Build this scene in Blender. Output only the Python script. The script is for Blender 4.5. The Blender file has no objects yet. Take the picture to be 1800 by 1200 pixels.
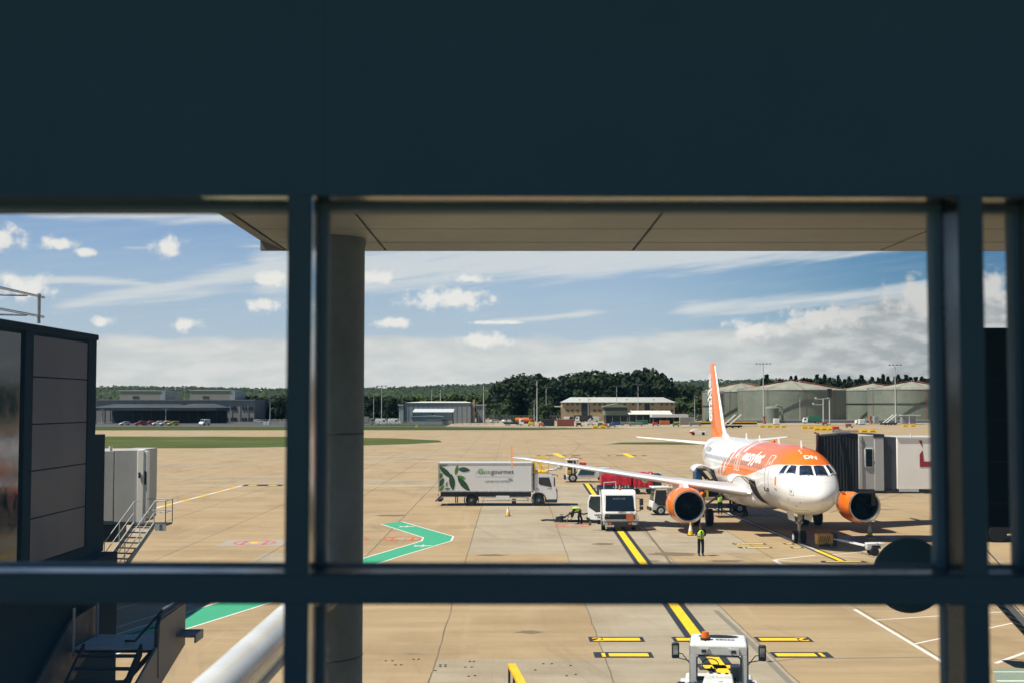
import bpy, bmesh, math, random
from mathutils import Vector, Matrix, Quaternion
R = math.radians
S = bpy.context.scene
COL = S.collection

# ------------------------------------------------------------------ camera, sky, sun, exposure
EYE = 8.4; FPX = 2180.0; PITCH = 0.05025
cam_d = bpy.data.cameras.new('camera'); cam = bpy.data.objects.new('camera', cam_d); COL.objects.link(cam)
cam.location = (0, 0, EYE); cam.rotation_euler = (math.pi/2 + PITCH, 0, 0)
cam_d.sensor_width = 36; cam_d.lens = 36*FPX/1800; cam_d.clip_start = 0.05; cam_d.clip_end = 12000
cam_d.dof.use_dof = True; cam_d.dof.focus_distance = 85; cam_d.dof.aperture_fstop = 3.4
S.camera = cam
S.view_settings.view_transform = 'Standard'; S.view_settings.look = 'None'
S.view_settings.exposure = 0.60; S.view_settings.gamma = 1; S.view_settings.use_curve_mapping = False
S.cycles.use_denoising = True; S.cycles.max_bounces = 6; S.cycles.transparent_max_bounces = 12
S.cycles.sample_clamp_indirect = 6

TOSUN = Vector((-0.56, -0.17, 1)).normalized()
SUN_EL = math.asin(TOSUN.z); SUN_AZ = math.atan2(TOSUN.x, TOSUN.y)
sl = bpy.data.lights.new('sun', 'SUN'); sl.energy = 5.0; sl.angle = R(0.5); sl.color = (1.0, 0.93, 0.80)
so = bpy.data.objects.new('sun', sl); COL.objects.link(so); so.location = (-50, -20, 80)
so.rotation_euler = TOSUN.to_track_quat('Z', 'Y').to_euler()

W = bpy.data.worlds.new('World'); S.world = W; W.use_nodes = True


class NT:
    """small node-tree writer"""
    def __init__(s, tree): s.t = tree; s.n = tree.nodes; s.l = tree.links
    def new(s, typ, **kw):
        n = s.n.new(typ)
        for k, v in kw.items(): setattr(n, k, v)
        return n
    def put(s, sock, v):
        if isinstance(v, bpy.types.NodeSocket): s.l.new(v, sock)
        else:
            if isinstance(v, (tuple, list)) and len(v) == 3 and sock.type == 'RGBA': v = (*v, 1)
            sock.default_value = v
    def m(s, op, a, b=0.0, c=0.0, clamp=False):
        n = s.new('ShaderNodeMath', operation=op, use_clamp=clamp)
        s.put(n.inputs[0], a); s.put(n.inputs[1], b)
        if op in ('MULTIPLY_ADD', 'SMOOTH_MIN', 'COMPARE', 'WRAP'): s.put(n.inputs[2], c)
        return n.outputs[0]
    def step(s, v, lo, hi, o0=0.0, o1=1.0):
        n = s.new('ShaderNodeMapRange', interpolation_type='SMOOTHSTEP')
        s.put(n.inputs[0], v); s.put(n.inputs[1], lo); s.put(n.inputs[2], hi); s.put(n.inputs[3], o0); s.put(n.inputs[4], o1)
        return n.outputs[0]
    def mix(s, f, a, b, mode='MIX'):
        n = s.new('ShaderNodeMix', data_type='RGBA', blend_type=mode)
        s.put(n.inputs[0], f); s.put(n.inputs[6], a); s.put(n.inputs[7], b)
        return n.outputs[2]
    def xyz(s, v):
        n = s.new('ShaderNodeSeparateXYZ'); s.l.new(v, n.inputs[0]); return n.outputs
    def comb(s, x, y, z):
        n = s.new('ShaderNodeCombineXYZ'); s.put(n.inputs[0], x); s.put(n.inputs[1], y); s.put(n.inputs[2], z); return n.outputs[0]
    def noise(s, vec, scale, detail=4, rough=0.55, out=0, dist=0.0):
        n = s.new('ShaderNodeTexNoise'); s.l.new(vec, n.inputs['Vector'])
        n.inputs['Scale'].default_value = scale; n.inputs['Detail'].default_value = detail
        n.inputs['Roughness'].default_value = rough; n.inputs['Distortion'].default_value = dist
        return n.outputs[out]


def build_world():
    t = NT(W.node_tree); t.n.clear()
    out = t.new('ShaderNodeOutputWorld'); bg = t.new('ShaderNodeBackground')
    t.l.new(bg.outputs[0], out.inputs[0])
    sky = t.new('ShaderNodeTexSky', sky_type='NISHITA')
    sky.sun_disc = False; sky.sun_elevation = SUN_EL; sky.sun_rotation = SUN_AZ
    sky.altitude = 60; sky.air_density = 1.0; sky.dust_density = 0.6; sky.ozone_density = 1.5
    tc = t.new('ShaderNodeTexCoord')
    x, y, z = t.xyz(tc.outputs['Generated'])
    az = t.m('ARCTAN2', x, y); el = t.m('ARCSINE', z)
    # picture-scale angles in degrees
    azd = t.m('MULTIPLY', az, 57.29578); eld = t.m('MULTIPLY', el, 57.29578)
    v2 = t.comb(azd, eld, 0.0)
    vfar = t.comb(t.m('MULTIPLY', azd, 0.45), t.m('MULTIPLY', eld, 1.6), 0.0)
    # cloud bank towards the horizon: a straight stratus top with low billows in it
    nb = t.noise(vfar, 0.55, 6, 0.5)
    top = t.m('ADD', 3.05, t.m('ADD', t.m('MULTIPLY', t.step(azd, 4.0, 12.0), 0.65), t.m('MULTIPLY', t.step(azd, 11.0, 19.0), 1.25)))
    top = t.m('ADD', top, t.m('MULTIPLY', t.m('SUBTRACT', nb, .5), 1.5))
    bank = t.step(t.m('SUBTRACT', top, eld), -.10, .30)
    bank = t.m('MULTIPLY', bank, t.step(eld, -0.5, 0.2))
    # puffs, placed by direction
    fine = t.m('SUBTRACT', t.noise(v2, 1.7, 7, 0.55), 0.5)
    fine2 = t.m('SUBTRACT', t.noise(v2, 0.8, 4, 0.5), 0.5)
    puffs = [(-3.0, 4.85, 2.6, .66), (-15.6, 6.95, 1.0, .62), (-14.7, 3.5, .85, .38), (-22.8, 7.1, 1.5, .7), (-20.2, 6.95, 1.0, .35),
             (-18.3, 3.6, .6, .28), (-11.3, 4.45, 1.0, .45), (-11.0, 5.7, 1.0, .5), (-6.2, 5.8, 1.1, .45), (-21.6, 5.0, 1.5, .75),
             (-1.2, 2.9, 1.7, .5), (-5.6, 3.7, 1.3, .3), (-.6, 3.75, 1.6, .12), (14.2, 3.8, 2.6, .7), (11.2, 3.3, 2.0, .55), (18.6, 4.5, 2.4, 1.15), (21.0, 4.9, 1.6, 1.0), (-19.0, 6.6, .7, .25),
             (-2.0, 5.75, 1.2, .3)]
    acc = None
    for (a, e, w, hh) in puffs:
        dx = t.m('DIVIDE', t.m('SUBTRACT', azd, a), w); dy = t.m('DIVIDE', t.m('SUBTRACT', eld, e), hh)
        r = t.m('SUBTRACT', 1.0, t.m('SQRT', t.m('ADD', t.m('MULTIPLY', dx, dx), t.m('MULTIPLY', dy, dy))))
        acc = r if acc is None else t.m('MAXIMUM', acc, r)
    f = t.m('ADD', acc, t.m('ADD', t.m('MULTIPLY', fine, 2.1), t.m('MULTIPLY', fine2, .9)))
    puff = t.step(f, -0.02, 0.74)
    puff = t.m('MULTIPLY', puff, t.step(acc, -0.9, 0.1))
    # cirrus streaks: two long tilted bands and a contrail, broken by stretched noise
    vs = t.comb(t.m('MULTIPLY', azd, 0.16), t.m('SUBTRACT', t.m('MULTIPLY', eld, 1.9), t.m('MULTIPLY', azd, 0.22)), 3.3)
    ns = t.noise(vs, 1.6, 7, 0.62)
    def band(a0, e0, a1, e1, w0, w1, lo, hi):
        k = (e1-e0)/(a1-a0)
        c = t.m('ADD', e0, t.m('MULTIPLY', t.m('SUBTRACT', azd, a0), k))
        w = t.m('ADD', w0, t.m('MULTIPLY', t.m('SUBTRACT', azd, a0), (w1-w0)/(a1-a0)))
        d = t.m('ABSOLUTE', t.m('DIVIDE', t.m('SUBTRACT', eld, c), w))
        b = t.m('SUBTRACT', 1.0, d, clamp=True)
        return t.m('MULTIPLY', b, t.m('MULTIPLY', t.step(azd, a0, a0+2), t.step(azd, a1-2, a1, 1.0, 0.0)))
    s1 = band(-21.5, 3.9, -8, 6.6, .35, 1.3, 0, 0)
    s2 = band(-13, 5.95, 19, 7.35, 1.9, .9, 0, 0)
    s2 = t.m('MULTIPLY', s2, 1.35)
    s3 = band(-23, 8.3, 0, 8.6, .5, 1.0, 0, 0)
    s4 = band(6.5, 4.2, 22, 5.2, .5, .7, 0, 0)
    s5 = band(-24, 5.4, -15, 5.3, .5, .2, 0, 0)
    s6 = band(-18.6, 6.85, -15.4, 6.9, .16, .1, 0, 0)
    s7 = band(-13.5, 7.05, -9, 7.2, .2, .2, 0, 0)
    s8 = band(-2.5, 3.6, 5, 4.3, .25, .3, 0, 0)
    cs = s1
    for s_ in (s2, s3, s4, s5, s6, s7, s8): cs = t.m('MAXIMUM', cs, s_)
    cir = t.m('MULTIPLY', t.step(t.m('ADD', t.m('MULTIPLY', cs, 0.85), t.m('MULTIPLY', t.m('SUBTRACT', ns, .5), 1.5)), 0.12, 0.95), 0.85)
    cir = t.m('MULTIPLY', cir, t.step(cs, 0.0, 0.25))
    veil = t.m('MULTIPLY', t.step(ns, .42, .75), t.m('MULTIPLY', t.step(eld, 1, 5), 0.10))
    cir = t.m('MAXIMUM', cir, veil)
    # high cloud overhead stays thin
    k = 9.8
    skyc = t.mix(1.0, sky.outputs[0], (1.02, 1.18, 1.46), 'MULTIPLY')
    deep = t.m('MULTIPLY', t.step(azd, 2.0, 24.0, 1.0, .40), t.step(eld, 14.0, 50.0, 1.0, 0.50))  # overhead sky dimmed to keep ground shadows dark
    deepc = t.comb(t.m('MULTIPLY', deep, deep), deep, t.m('POWER', deep, .7))
    skyc = t.mix(1.0, skyc, deepc, 'MULTIPLY')
    haze = t.m('MULTIPLY', t.step(eld, 1.5, 9.5, 1.0, 0.0), t.step(azd, 4.0, 20.0, .75, .25))
    skyc = t.mix(haze, skyc, (0.64*k, 0.79*k, 0.95*k))
    shade = t.noise(t.comb(t.m('MULTIPLY', azd, .5), t.m('ADD', t.m('MULTIPLY', eld, 1.7), 7.0), 1.0), 0.8, 6, 0.55)
    low = t.mix(t.step(shade, 0.30, 0.72), (0.80*k, 0.85*k, 0.85*k), (1.0*k, 1.02*k, 1.0*k))
    bill = t.noise(t.comb(t.m('MULTIPLY', azd, .8), t.m('MULTIPLY', eld, 2.0), 5.0), 1.1, 6, .5)
    dark_r = t.m('MULTIPLY', t.step(azd, 6, 18), t.step(bill, .36, .66, .60, .15))
    low = t.mix(dark_r, low, (0.30*k, 0.35*k, 0.38*k))
    hi_ = t.mix(t.step(t.m('ADD', acc, t.m('MULTIPLY', fine, 1.5)), -0.1, .5), (0.86*k, .92*k, .96*k), (1.15*k, 1.15*k, 1.10*k))
    hi_ = t.mix(t.step(azd, 9, 17, 0, .45), hi_, (.55*k, .58*k, .59*k))
    c = t.mix(cir, skyc, (0.92*k, 0.98*k, 1.0*k))
    c = t.mix(t.m('MULTIPLY', bank, .92), c, low)
    c = t.mix(t.m('MULTIPLY', puff, .95), c, hi_)
    t.l.new(c, bg.inputs[0]); bg.inputs[1].default_value = 0.056


build_world()

# ------------------------------------------------------------------ helpers
def at(u, v, Y):
    """point at forward distance Y seen at photo pixel (u, v)"""
    c, s = math.cos(PITCH), math.sin(PITCH)
    dx = (u-900)/FPX; dz = (600-v)/FPX
    d = Vector((dx, c-dz*s, s+dz*c)); k = Y/d.y
    return Vector((d.x*k, Y, EYE+d.z*k))


def gnd(u, v, z=0.0):
    c, s = math.cos(PITCH), math.sin(PITCH)
    dx = (u-900)/FPX; dz = (600-v)/FPX
    d = Vector((dx, c-dz*s, s+dz*c)); k = (z-EYE)/d.z
    return Vector((d.x*k, d.y*k, z))


MATS = {}
def pm(name, col, rough=0.6, metal=0.0, var=0.12, scale=3.0, bump=0.0, coat=0.0, dirt=0.0, spec=0.5, bscale=None):
    if name in MATS: return MATS[name]
    m = bpy.data.materials.new(name); m.use_nodes = True; t = NT(m.node_tree)
    b = t.n['Principled BSDF']
    tc = t.new('ShaderNodeTexCoord'); o = tc.outputs['Object']
    n1 = t.noise(o, scale, 5, 0.6); n2 = t.noise(o, scale*7.3, 3, 0.5)
    f = t.m('ADD', t.m('MULTIPLY', n1, 0.7), t.m('MULTIPLY', n2, 0.3))
    f = t.step(f, 0.3, 0.7)
    lo = tuple(max(0, c*(1-var)) for c in col); hi = tuple(min(1, c*(1+var*.6)) for c in col)
    c = t.mix(f, lo, hi)
    if dirt:
        d = t.step(t.noise(o, scale*2.1, 6, 0.7), 0.52, 0.75)
        c = t.mix(t.m('MULTIPLY', d, dirt), c, (0.05, 0.05, 0.045))
    t.l.new(c, b.inputs['Base Color'])
    b.inputs['Metallic'].default_value = metal
    rr = t.step(n1, 0.25, 0.75, max(0.02, rough-.08), min(1, rough+.1)); t.l.new(rr, b.inputs['Roughness'])
    b.inputs['Specular IOR Level'].default_value = spec
    if coat: b.inputs['Coat Weight'].default_value = coat; b.inputs['Coat Roughness'].default_value = 0.12
    if bump:
        bn = t.new('ShaderNodeBump'); bn.inputs['Strength'].default_value = bump; bn.inputs['Distance'].default_value = 0.02
        t.l.new(t.noise(o, bscale or scale*9, 4, .6), bn.inputs['Height']); t.l.new(bn.outputs[0], b.inputs['Normal'])
    MATS[name] = m
    return m


class MB:
    def __init__(s): s.v = []; s.f = []; s.M = Matrix.Identity(4)
    def add(s, vs, fs):
        o = len(s.v); s.v += [s.M @ Vector(p) for p in vs]; s.f += [tuple(i+o for i in f) for f in fs]; return s
    def box(s, x0, x1, y0, y1, z0, z1):
        vs = [(x, y, z) for z in (z0, z1) for y in (y0, y1) for x in (x0, x1)]
        return s.add(vs, [(0, 2, 3, 1), (4, 5, 7, 6), (0, 1, 5, 4), (2, 6, 7, 3), (0, 4, 6, 2), (1, 3, 7, 5)])
    def cbox(s, c, d, rz=0, rx=0, ry=0):
        m0 = s.M; s.M = m0 @ Matrix.Translation(Vector(c)) @ Matrix.Rotation(rz, 4, 'Z') @ Matrix.Rotation(ry, 4, 'Y') @ Matrix.Rotation(rx, 4, 'X')
        s.box(-d[0]/2, d[0]/2, -d[1]/2, d[1]/2, -d[2]/2, d[2]/2); s.M = m0; return s
    def cyl(s, p0, p1, r0, r1=None, n=16, caps=True):
        r1 = r0 if r1 is None else r1
        p0 = Vector(p0); p1 = Vector(p1); q = (p1-p0).to_track_quat('Z', 'Y')
        vs = []; fs = []
        for p, r in ((p0, r0), (p1, r1)):
            for i in range(n):
                a = 2*math.pi*i/n; vs.append(p + q @ Vector((r*math.cos(a), r*math.sin(a), 0)))
        for i in range(n): j = (i+1) % n; fs.append((i, j, n+j, n+i))
        if caps: fs.append(tuple(range(n-1, -1, -1))); fs.append(tuple(range(n, 2*n)))
        return s.add(vs, fs)
    def tube(s, pts, r, n=8):
        pts = [Vector(p) for p in pts]; vs = []; fs = []
        q = None
        for i, p in enumerate(pts):
            if i == 0: d = pts[1]-p
            elif i == len(pts)-1: d = p-pts[i-1]
            else: d = (pts[i+1]-p).normalized()+(p-pts[i-1]).normalized()
            qq = d.to_track_quat('Z', 'Y') if q is None else (q @ Quaternion()).copy()
            if q is None: q = qq
            else: q = (q @ Vector((0, 0, 1))).rotation_difference(d.normalized()) @ q
            rr = r[i] if isinstance(r, (list, tuple)) else r
            for k in range(n):
                a = 2*math.pi*k/n; vs.append(p + q @ Vector((rr*math.cos(a), rr*math.sin(a), 0)))
        for i in range(len(pts)-1):
            for k in range(n): j = (k+1) % n; fs.append((i*n+k, i*n+j, (i+1)*n+j, (i+1)*n+k))
        fs.append(tuple(range(n-1, -1, -1))); e = (len(pts)-1)*n; fs.append(tuple(range(e, e+n)))
        return s.add(vs, fs)
    def prism(s, poly, axis, a, b):
        """extrude a 2-D outline along an axis: 'x' -> (y,z) outline, 'y' -> (x,z), 'z' -> (x,y)"""
        def P(p, t): return {'x': (t, p[0], p[1]), 'y': (p[0], t, p[1]), 'z': (p[0], p[1], t)}[axis]
        n = len(poly); vs = [P(p, a) for p in poly]+[P(p, b) for p in poly]
        fs = [(i, (i+1) % n, n+(i+1) % n, n+i) for i in range(n)]+[tuple(range(n-1, -1, -1)), tuple(range(n, 2*n))]
        return s.add(vs, fs)
    def loft(s, secs, closed=True, cap=True):
        n = len(secs[0]); vs = [p for c in secs for p in c]; fs = []
        for i in range(len(secs)-1):
            for k in range(n if closed else n-1):
                j = (k+1) % n; fs.append((i*n+k, i*n+j, (i+1)*n+j, (i+1)*n+k))
        if cap and closed: fs.append(tuple(range(n-1, -1, -1))); e = (len(secs)-1)*n; fs.append(tuple(range(e, e+n)))
        return s.add(vs, fs)
    def lathe(s, prof, c=(0, 0, 0), n=24, axis='z'):
        secs = []
        for r, h in prof:
            ring = []
            for i in range(n):
                a = 2*math.pi*i/n; x, y = r*math.cos(a), r*math.sin(a)
                p = (x, y, h) if axis == 'z' else (h, x, y) if axis == 'x' else (x, h, y)
                ring.append((p[0]+c[0], p[1]+c[1], p[2]+c[2]))
            secs.append(ring)
        return s.loft(secs, True, False)
    def ball(s, c, r, n=12, sq=(1, 1, 1)):
        prof = []
        secs = []
        for i in range(n//2+1):
            a = -math.pi/2+math.pi*i/(n//2); rr = max(1e-4, math.cos(a)); z = math.sin(a)
            secs.append([(c[0]+r*sq[0]*rr*math.cos(2*math.pi*k/n), c[1]+r*sq[1]*rr*math.sin(2*math.pi*k/n), c[2]+r*sq[2]*z) for k in range(n)])
        return s.loft(secs, True, True)
    def quad(s, *p): return s.add(list(p), [tuple(range(len(p)))])
    def mesh(s, name, mat, angle=35):
        me = bpy.data.meshes.new(name); me.from_pydata([tuple(p) for p in s.v], [], s.f)
        bm = bmesh.new(); bm.from_mesh(me); bmesh.ops.recalc_face_normals(bm, faces=bm.faces); bm.to_mesh(me); bm.free()
        if angle: me.shade_smooth(); me.set_sharp_from_angle(angle=R(angle))
        for mm in (mat if isinstance(mat, (list, tuple)) else [mat]): me.materials.append(mm)
        return me
    def build(s, name, mat, parent=None, bevel=0.0, angle=35):
        o = bpy.data.objects.new(name, s.mesh(name, mat, angle)); COL.objects.link(o)
        if parent is not None: o.parent = parent
        if bevel:
            b = o.modifiers.new('bevel', 'BEVEL'); b.width = bevel; b.segments = 2; b.limit_method = 'ANGLE'; b.angle_limit = R(40)
        return o


def tag(o, label=None, cat=None, group=None, kind=None):
    if label: o['label'] = label
    if cat: o['category'] = cat
    if group: o['group'] = group
    if kind: o['kind'] = kind
    return o


def thing(name, label, cat, loc=(0, 0, 0), rz=0.0, group=None):
    o = bpy.data.objects.new(name, None); COL.objects.link(o); o.empty_display_size = 0.3
    o.location = loc; o.rotation_euler = (0, 0, rz)
    return tag(o, label, cat, group)


def dup(root, loc=None, rz=None, label=None, scale=None):
    def cp(o, par):
        c = o.copy(); COL.objects.link(c)
        if par is not None: c.parent = par
        for ch in list(kids.get(o.name, ())): cp(ch, c)
        return c
    kids = {}
    for o in list(bpy.data.objects):
        if o.parent is not None: kids.setdefault(o.parent.name, []).append(o)
    r = cp(root, None)
    if loc is not None: r.location = loc
    if rz is not None: r.rotation_euler = (0, 0, rz)
    if scale is not None: r.scale = scale if hasattr(scale, '__len__') else (scale,)*3
    if label: r['label'] = label
    return r


def text_mesh(txt, size=1.0, bold=0.0, shear=0.0, space=1.0, align='LEFT'):
    cu = bpy.data.curves.new('lettering', 'FONT'); cu.body = txt; cu.size = size; cu.offset = bold; cu.shear = shear
    cu.space_character = space; cu.align_x = align; cu.resolution_u = 3
    o = bpy.data.objects.new('lettering', cu); COL.objects.link(o)
    dg = bpy.context.evaluated_depsgraph_get()
    me = bpy.data.meshes.new_from_object(o.evaluated_get(dg))
    bpy.data.objects.remove(o); bpy.data.curves.remove(cu)
    return me


def lettering(name, txt, mat, parent, fn, size=1.0, bold=0.0, shear=0.0, space=1.0, align='LEFT', cut=0.0):
    """text whose flat points (x, y) are carried onto a surface by fn(x, y) -> Vector"""
    me = text_mesh(txt, size, bold, shear, space, align)
    if cut:
        bm = bmesh.new(); bm.from_mesh(me)
        ys = [v.co.y for v in bm.verts]; xs = [v.co.x for v in bm.verts]
        y = min(ys)+cut
        while y < max(ys):
            bmesh.ops.bisect_plane(bm, geom=bm.verts[:]+bm.edges[:]+bm.faces[:], plane_co=(0, y, 0), plane_no=(0, 1, 0)); y += cut
        x = min(xs)+cut*3
        while x < max(xs):
            bmesh.ops.bisect_plane(bm, geom=bm.verts[:]+bm.edges[:]+bm.faces[:], plane_co=(x, 0, 0), plane_no=(1, 0, 0)); x += cut*3
        bm.to_mesh(me); bm.free()
    for v in me.vertices: v.co = fn(v.co.x, v.co.y)
    me.materials.clear(); me.materials.append(mat)
    o = bpy.data.objects.new(name, me); COL.objects.link(o); o.parent = parent
    return o


# common materials
M_DARK = pm('dark teal frame paint', (0.031, 0.076, 0.094), 0.5, var=0.06, scale=1.5, spec=0.2)
M_WALL = pm('dark teal wall paint', (0.043, 0.098, 0.135), 0.9, var=0.05, scale=0.8, spec=0.1)
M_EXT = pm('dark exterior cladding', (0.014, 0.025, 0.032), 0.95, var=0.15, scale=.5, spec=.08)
M_TYRE = pm('tyre rubber', (0.018, 0.022, 0.024), 0.85, var=0.25, scale=6, spec=0.25)
M_BLACK = pm('black plastic', (0.014, 0.020, 0.024), 0.6, var=0.2, scale=4, spec=0.3)
M_CHAS = pm('dark chassis paint', (0.022, 0.030, 0.036), 0.6, var=0.3, scale=4, dirt=.3)
M_WHITE = pm('white vehicle paint', (0.80, 0.81, 0.80), 0.3, var=0.05, scale=1.5, coat=0.5, dirt=0.06)
M_WHITED = pm('worn white paint', (0.62, 0.64, 0.63), 0.45, var=0.12, scale=2.0, dirt=0.22, bump=.1)
M_STEEL = pm('galvanised steel', (0.42, 0.44, 0.45), 0.4, 0.7, var=0.2, scale=6)
M_STEELP = pm('pale grey paint on steel', (0.50, 0.52, 0.52), 0.5, 0, var=0.12, scale=3, dirt=.1)
M_GREY = pm('mid grey paint', (0.22, 0.24, 0.25), 0.5, var=0.15, scale=3, dirt=.15)
M_GLASSD = pm('dark tinted glass', (0.010, 0.018, 0.024), 0.06, var=0.1, scale=1, spec=0.8)
M_YELLOW = pm('safety yellow paint', (0.80, 0.50, 0.02), 0.5, var=0.15, scale=4, dirt=.15)
M_ORANGEB = pm('amber beacon lens', (0.75, 0.16, 0.01), 0.25, var=0.1, scale=9)
M_RED = pm('red paint', (0.55, 0.035, 0.02), 0.5, var=0.2, scale=3, dirt=.1)
M_CHROME = pm('bare aluminium', (0.62, 0.63, 0.64), 0.28, 0.85, var=0.12, scale=5)
M_INK = pm('black lettering', (0.02, 0.024, 0.03), 0.5, var=0.05)
M_WLET = pm('white lettering', (0.78, 0.78, 0.76), 0.4, var=0.04)
M_HIVIS = pm('hi-vis yellow fabric', (0.55, 0.95, 0.03), 0.8, var=0.12, scale=9, bump=.3)
M_TAPE = pm('reflective grey tape', (0.52, 0.56, 0.52), 0.4, var=0.1, scale=20)
M_NAVY = pm('navy work cloth', (0.014, 0.020, 0.032), 0.9, var=0.3, scale=9, bump=.3, spec=.2)
M_SKIN = pm('skin', (0.42, 0.22, 0.15), 0.6, var=0.1, scale=12)
M_SKIND = pm('brown skin', (0.14, 0.07, 0.045), 0.6, var=0.1, scale=12)
M_HAIR = pm('dark hair', (0.016, 0.013, 0.011), 0.8, var=0.2, scale=30)
M_SHIRT = pm('pale grey shirt cloth', (0.46, 0.42, 0.42), 0.85, var=0.12, scale=9, bump=.3)

# ------------------------------------------------------------------ ground and markings
def concrete_material():
    m = bpy.data.materials.new('apron concrete'); m.use_nodes = True; t = NT(m.node_tree); b = t.n['Principled BSDF']
    o = t.new('ShaderNodeTexCoord').outputs['Object']; x, y, z = t.xyz(o)
    u = t.m('DIVIDE', t.m('ADD', x, 2.5), 5.58); w = t.m('DIVIDE', t.m('SUBTRACT', y, 44.4), 6.6)
    wob = t.m('MULTIPLY', t.m('SUBTRACT', t.noise(o, 0.35, 4, .7), .5), .035)
    cu, cw = t.m('FLOOR', u), t.m('FLOOR', w)
    wn = t.new('ShaderNodeTexWhiteNoise'); t.l.new(t.comb(cu, cw, 0.5), wn.inputs[0]); tint = wn.outputs[0]
    def rect(x0, x1, y0, y1, s=0.05):
        return t.m('MULTIPLY', t.m('MULTIPLY', t.step(x, x0-s, x0+s), t.step(x, x1-s, x1+s, 1, 0)),
                   t.m('MULTIPLY', t.step(y, y0-s, y0+s), t.step(y, y1-s, y1+s, 1, 0)))
    g = rect(-2.5, 3.08, 70.8, 103)
    for a in ((3.08, 8.66, 5, 128), (8.66, 14.24, 70.8, 97.2), (-2.5, 3.08, 5, 41.4), (-14, -8.1, 64.2, 70.8), (19, 23.6, 76.5, 80.5), (-2.5, 3.08, 103, 128, 3)):
        g = t.m('MAXIMUM', g, rect(*a))
    far = t.m('MULTIPLY', t.step(t.noise(t.comb(t.m('MULTIPLY', x, .06), t.m('MULTIPLY', y, 0.35), 0), .45, 3, .5), .5, .6), t.step(y, 105, 130))
    g = t.m('MAXIMUM', g, t.m('MULTIPLY', far, .75))
    streak = t.noise(t.comb(t.m('MULTIPLY', x, .12), y, 0), 0.9, 6, .65)
    streak2 = t.noise(t.comb(t.m('MULTIPLY', x, .03), t.m('MULTIPLY', y, .22), 4), 1.1, 5, .6)
    blot = t.noise(o, .16, 6, .62); fine = t.noise(o, 7.0, 4, .7)
    tan = t.mix(t.step(streak, .3, .7), (.280, .208, .118), (.390, .300, .182))
    tan = t.mix(t.m('MULTIPLY', t.step(streak2, .35, .7), .55), tan, (.37, .275, .155))
    tan = t.mix(t.m('MULTIPLY', tint, .35), tan, (.35, .255, .135))
    gre = t.mix(t.step(streak, .3, .7), (.290, .250, .180), (.365, .320, .235))
    c = t.mix(g, tan, gre)
    c = t.mix(t.m('MULTIPLY', t.step(blot, .44, .68), .45), c, (.215, .150, .08))
    c = t.mix(t.m('MULTIPLY', t.step(fine, .45, .75), .16), c, (.22, .18, .13))
    # broom ribs running away from the terminal
    rib = t.m('ABSOLUTE', t.m('SUBTRACT', t.m('FRACT', t.m('DIVIDE', t.m('ADD', x, wob), .62)), .5))
    c = t.mix(t.m('MULTIPLY', t.step(rib, .46, .5), t.m('MULTIPLY', t.step(y, 60, 75, .3, 0), t.step(blot, .4, .6))), c, (.2, .16, .11))
    # rubber and oil
    oil = t.m('MULTIPLY', t.step(t.noise(t.comb(t.m('MULTIPLY', x, .5), y, 9), .5, 5, .6), .66, .76), t.step(y, 30, 110, 1, .25))
    c = t.mix(t.m('MULTIPLY', oil, .55), c, (.075, .065, .05))
    lane = t.m('MULTIPLY', t.step(t.noise(t.comb(t.m('MULTIPLY', x, .9), t.m('MULTIPLY', y, .04), 2), 1.0, 4, .6), .55, .72), .22)
    c = t.mix(lane, c, (.48, .41, .30))
    scuff = t.m('MULTIPLY', t.step(t.noise(t.comb(t.m('ADD', t.m('MULTIPLY', x, .9), t.m('MULTIPLY', y, .22)), t.m('MULTIPLY', y, .05), 6), .8, 6, .7), .56, .72), .30)
    c = t.mix(scuff, c, (.14, .11, .08))
    drip = t.m('MULTIPLY', t.step(t.noise(o, .9, 5, .7), .64, .73), t.step(t.noise(o, .05, 2, .5), .45, .6))
    c = t.mix(t.m('MULTIPLY', drip, .6), c, (.09, .075, .055))
    # slab joints
    fx = t.m('MULTIPLY', t.m('ABSOLUTE', t.m('SUBTRACT', t.m('FRACT', t.m('ADD', t.m('ADD', u, .5), wob)), .5)), 5.58)
    fy = t.m('MULTIPLY', t.m('ABSOLUTE', t.m('SUBTRACT', t.m('FRACT', t.m('ADD', t.m('ADD', w, .5), wob)), .5)), 6.6)
    jw = t.step(y, 40, 260, .030, .10)
    jx = t.m('SUBTRACT', 1.0, t.m('DIVIDE', fx, jw), clamp=True); jy = t.m('SUBTRACT', 1.0, t.m('DIVIDE', fy, t.m('MULTIPLY', jw, 1.0)), clamp=True)
    sel = t.step(t.noise(t.comb(cu, 0.3, 0), .9, 2, .5), .35, .5, .6, 1.0)
    jj = t.m('MAXIMUM', t.m('MULTIPLY', t.step(jx, 0, .5), sel), t.m('MULTIPLY', t.step(jy, 0, .6), t.step(y, 50, 100, .4, .03)))
    jj = t.m('MULTIPLY', jj, t.step(y, 90, 240, .85, .30))
    c = t.mix(jj, c, (.07, .06, .045))
    t.l.new(c, b.inputs['Base Color']); b.inputs['Roughness'].default_value = .85; b.inputs['Specular IOR Level'].default_value = .25
    bn = t.new('ShaderNodeBump'); bn.inputs['Strength'].default_value = .25; bn.inputs['Distance'].default_value = .02
    t.l.new(fine, bn.inputs['Height']); t.l.new(bn.outputs[0], b.inputs['Normal'])
    return m


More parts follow.
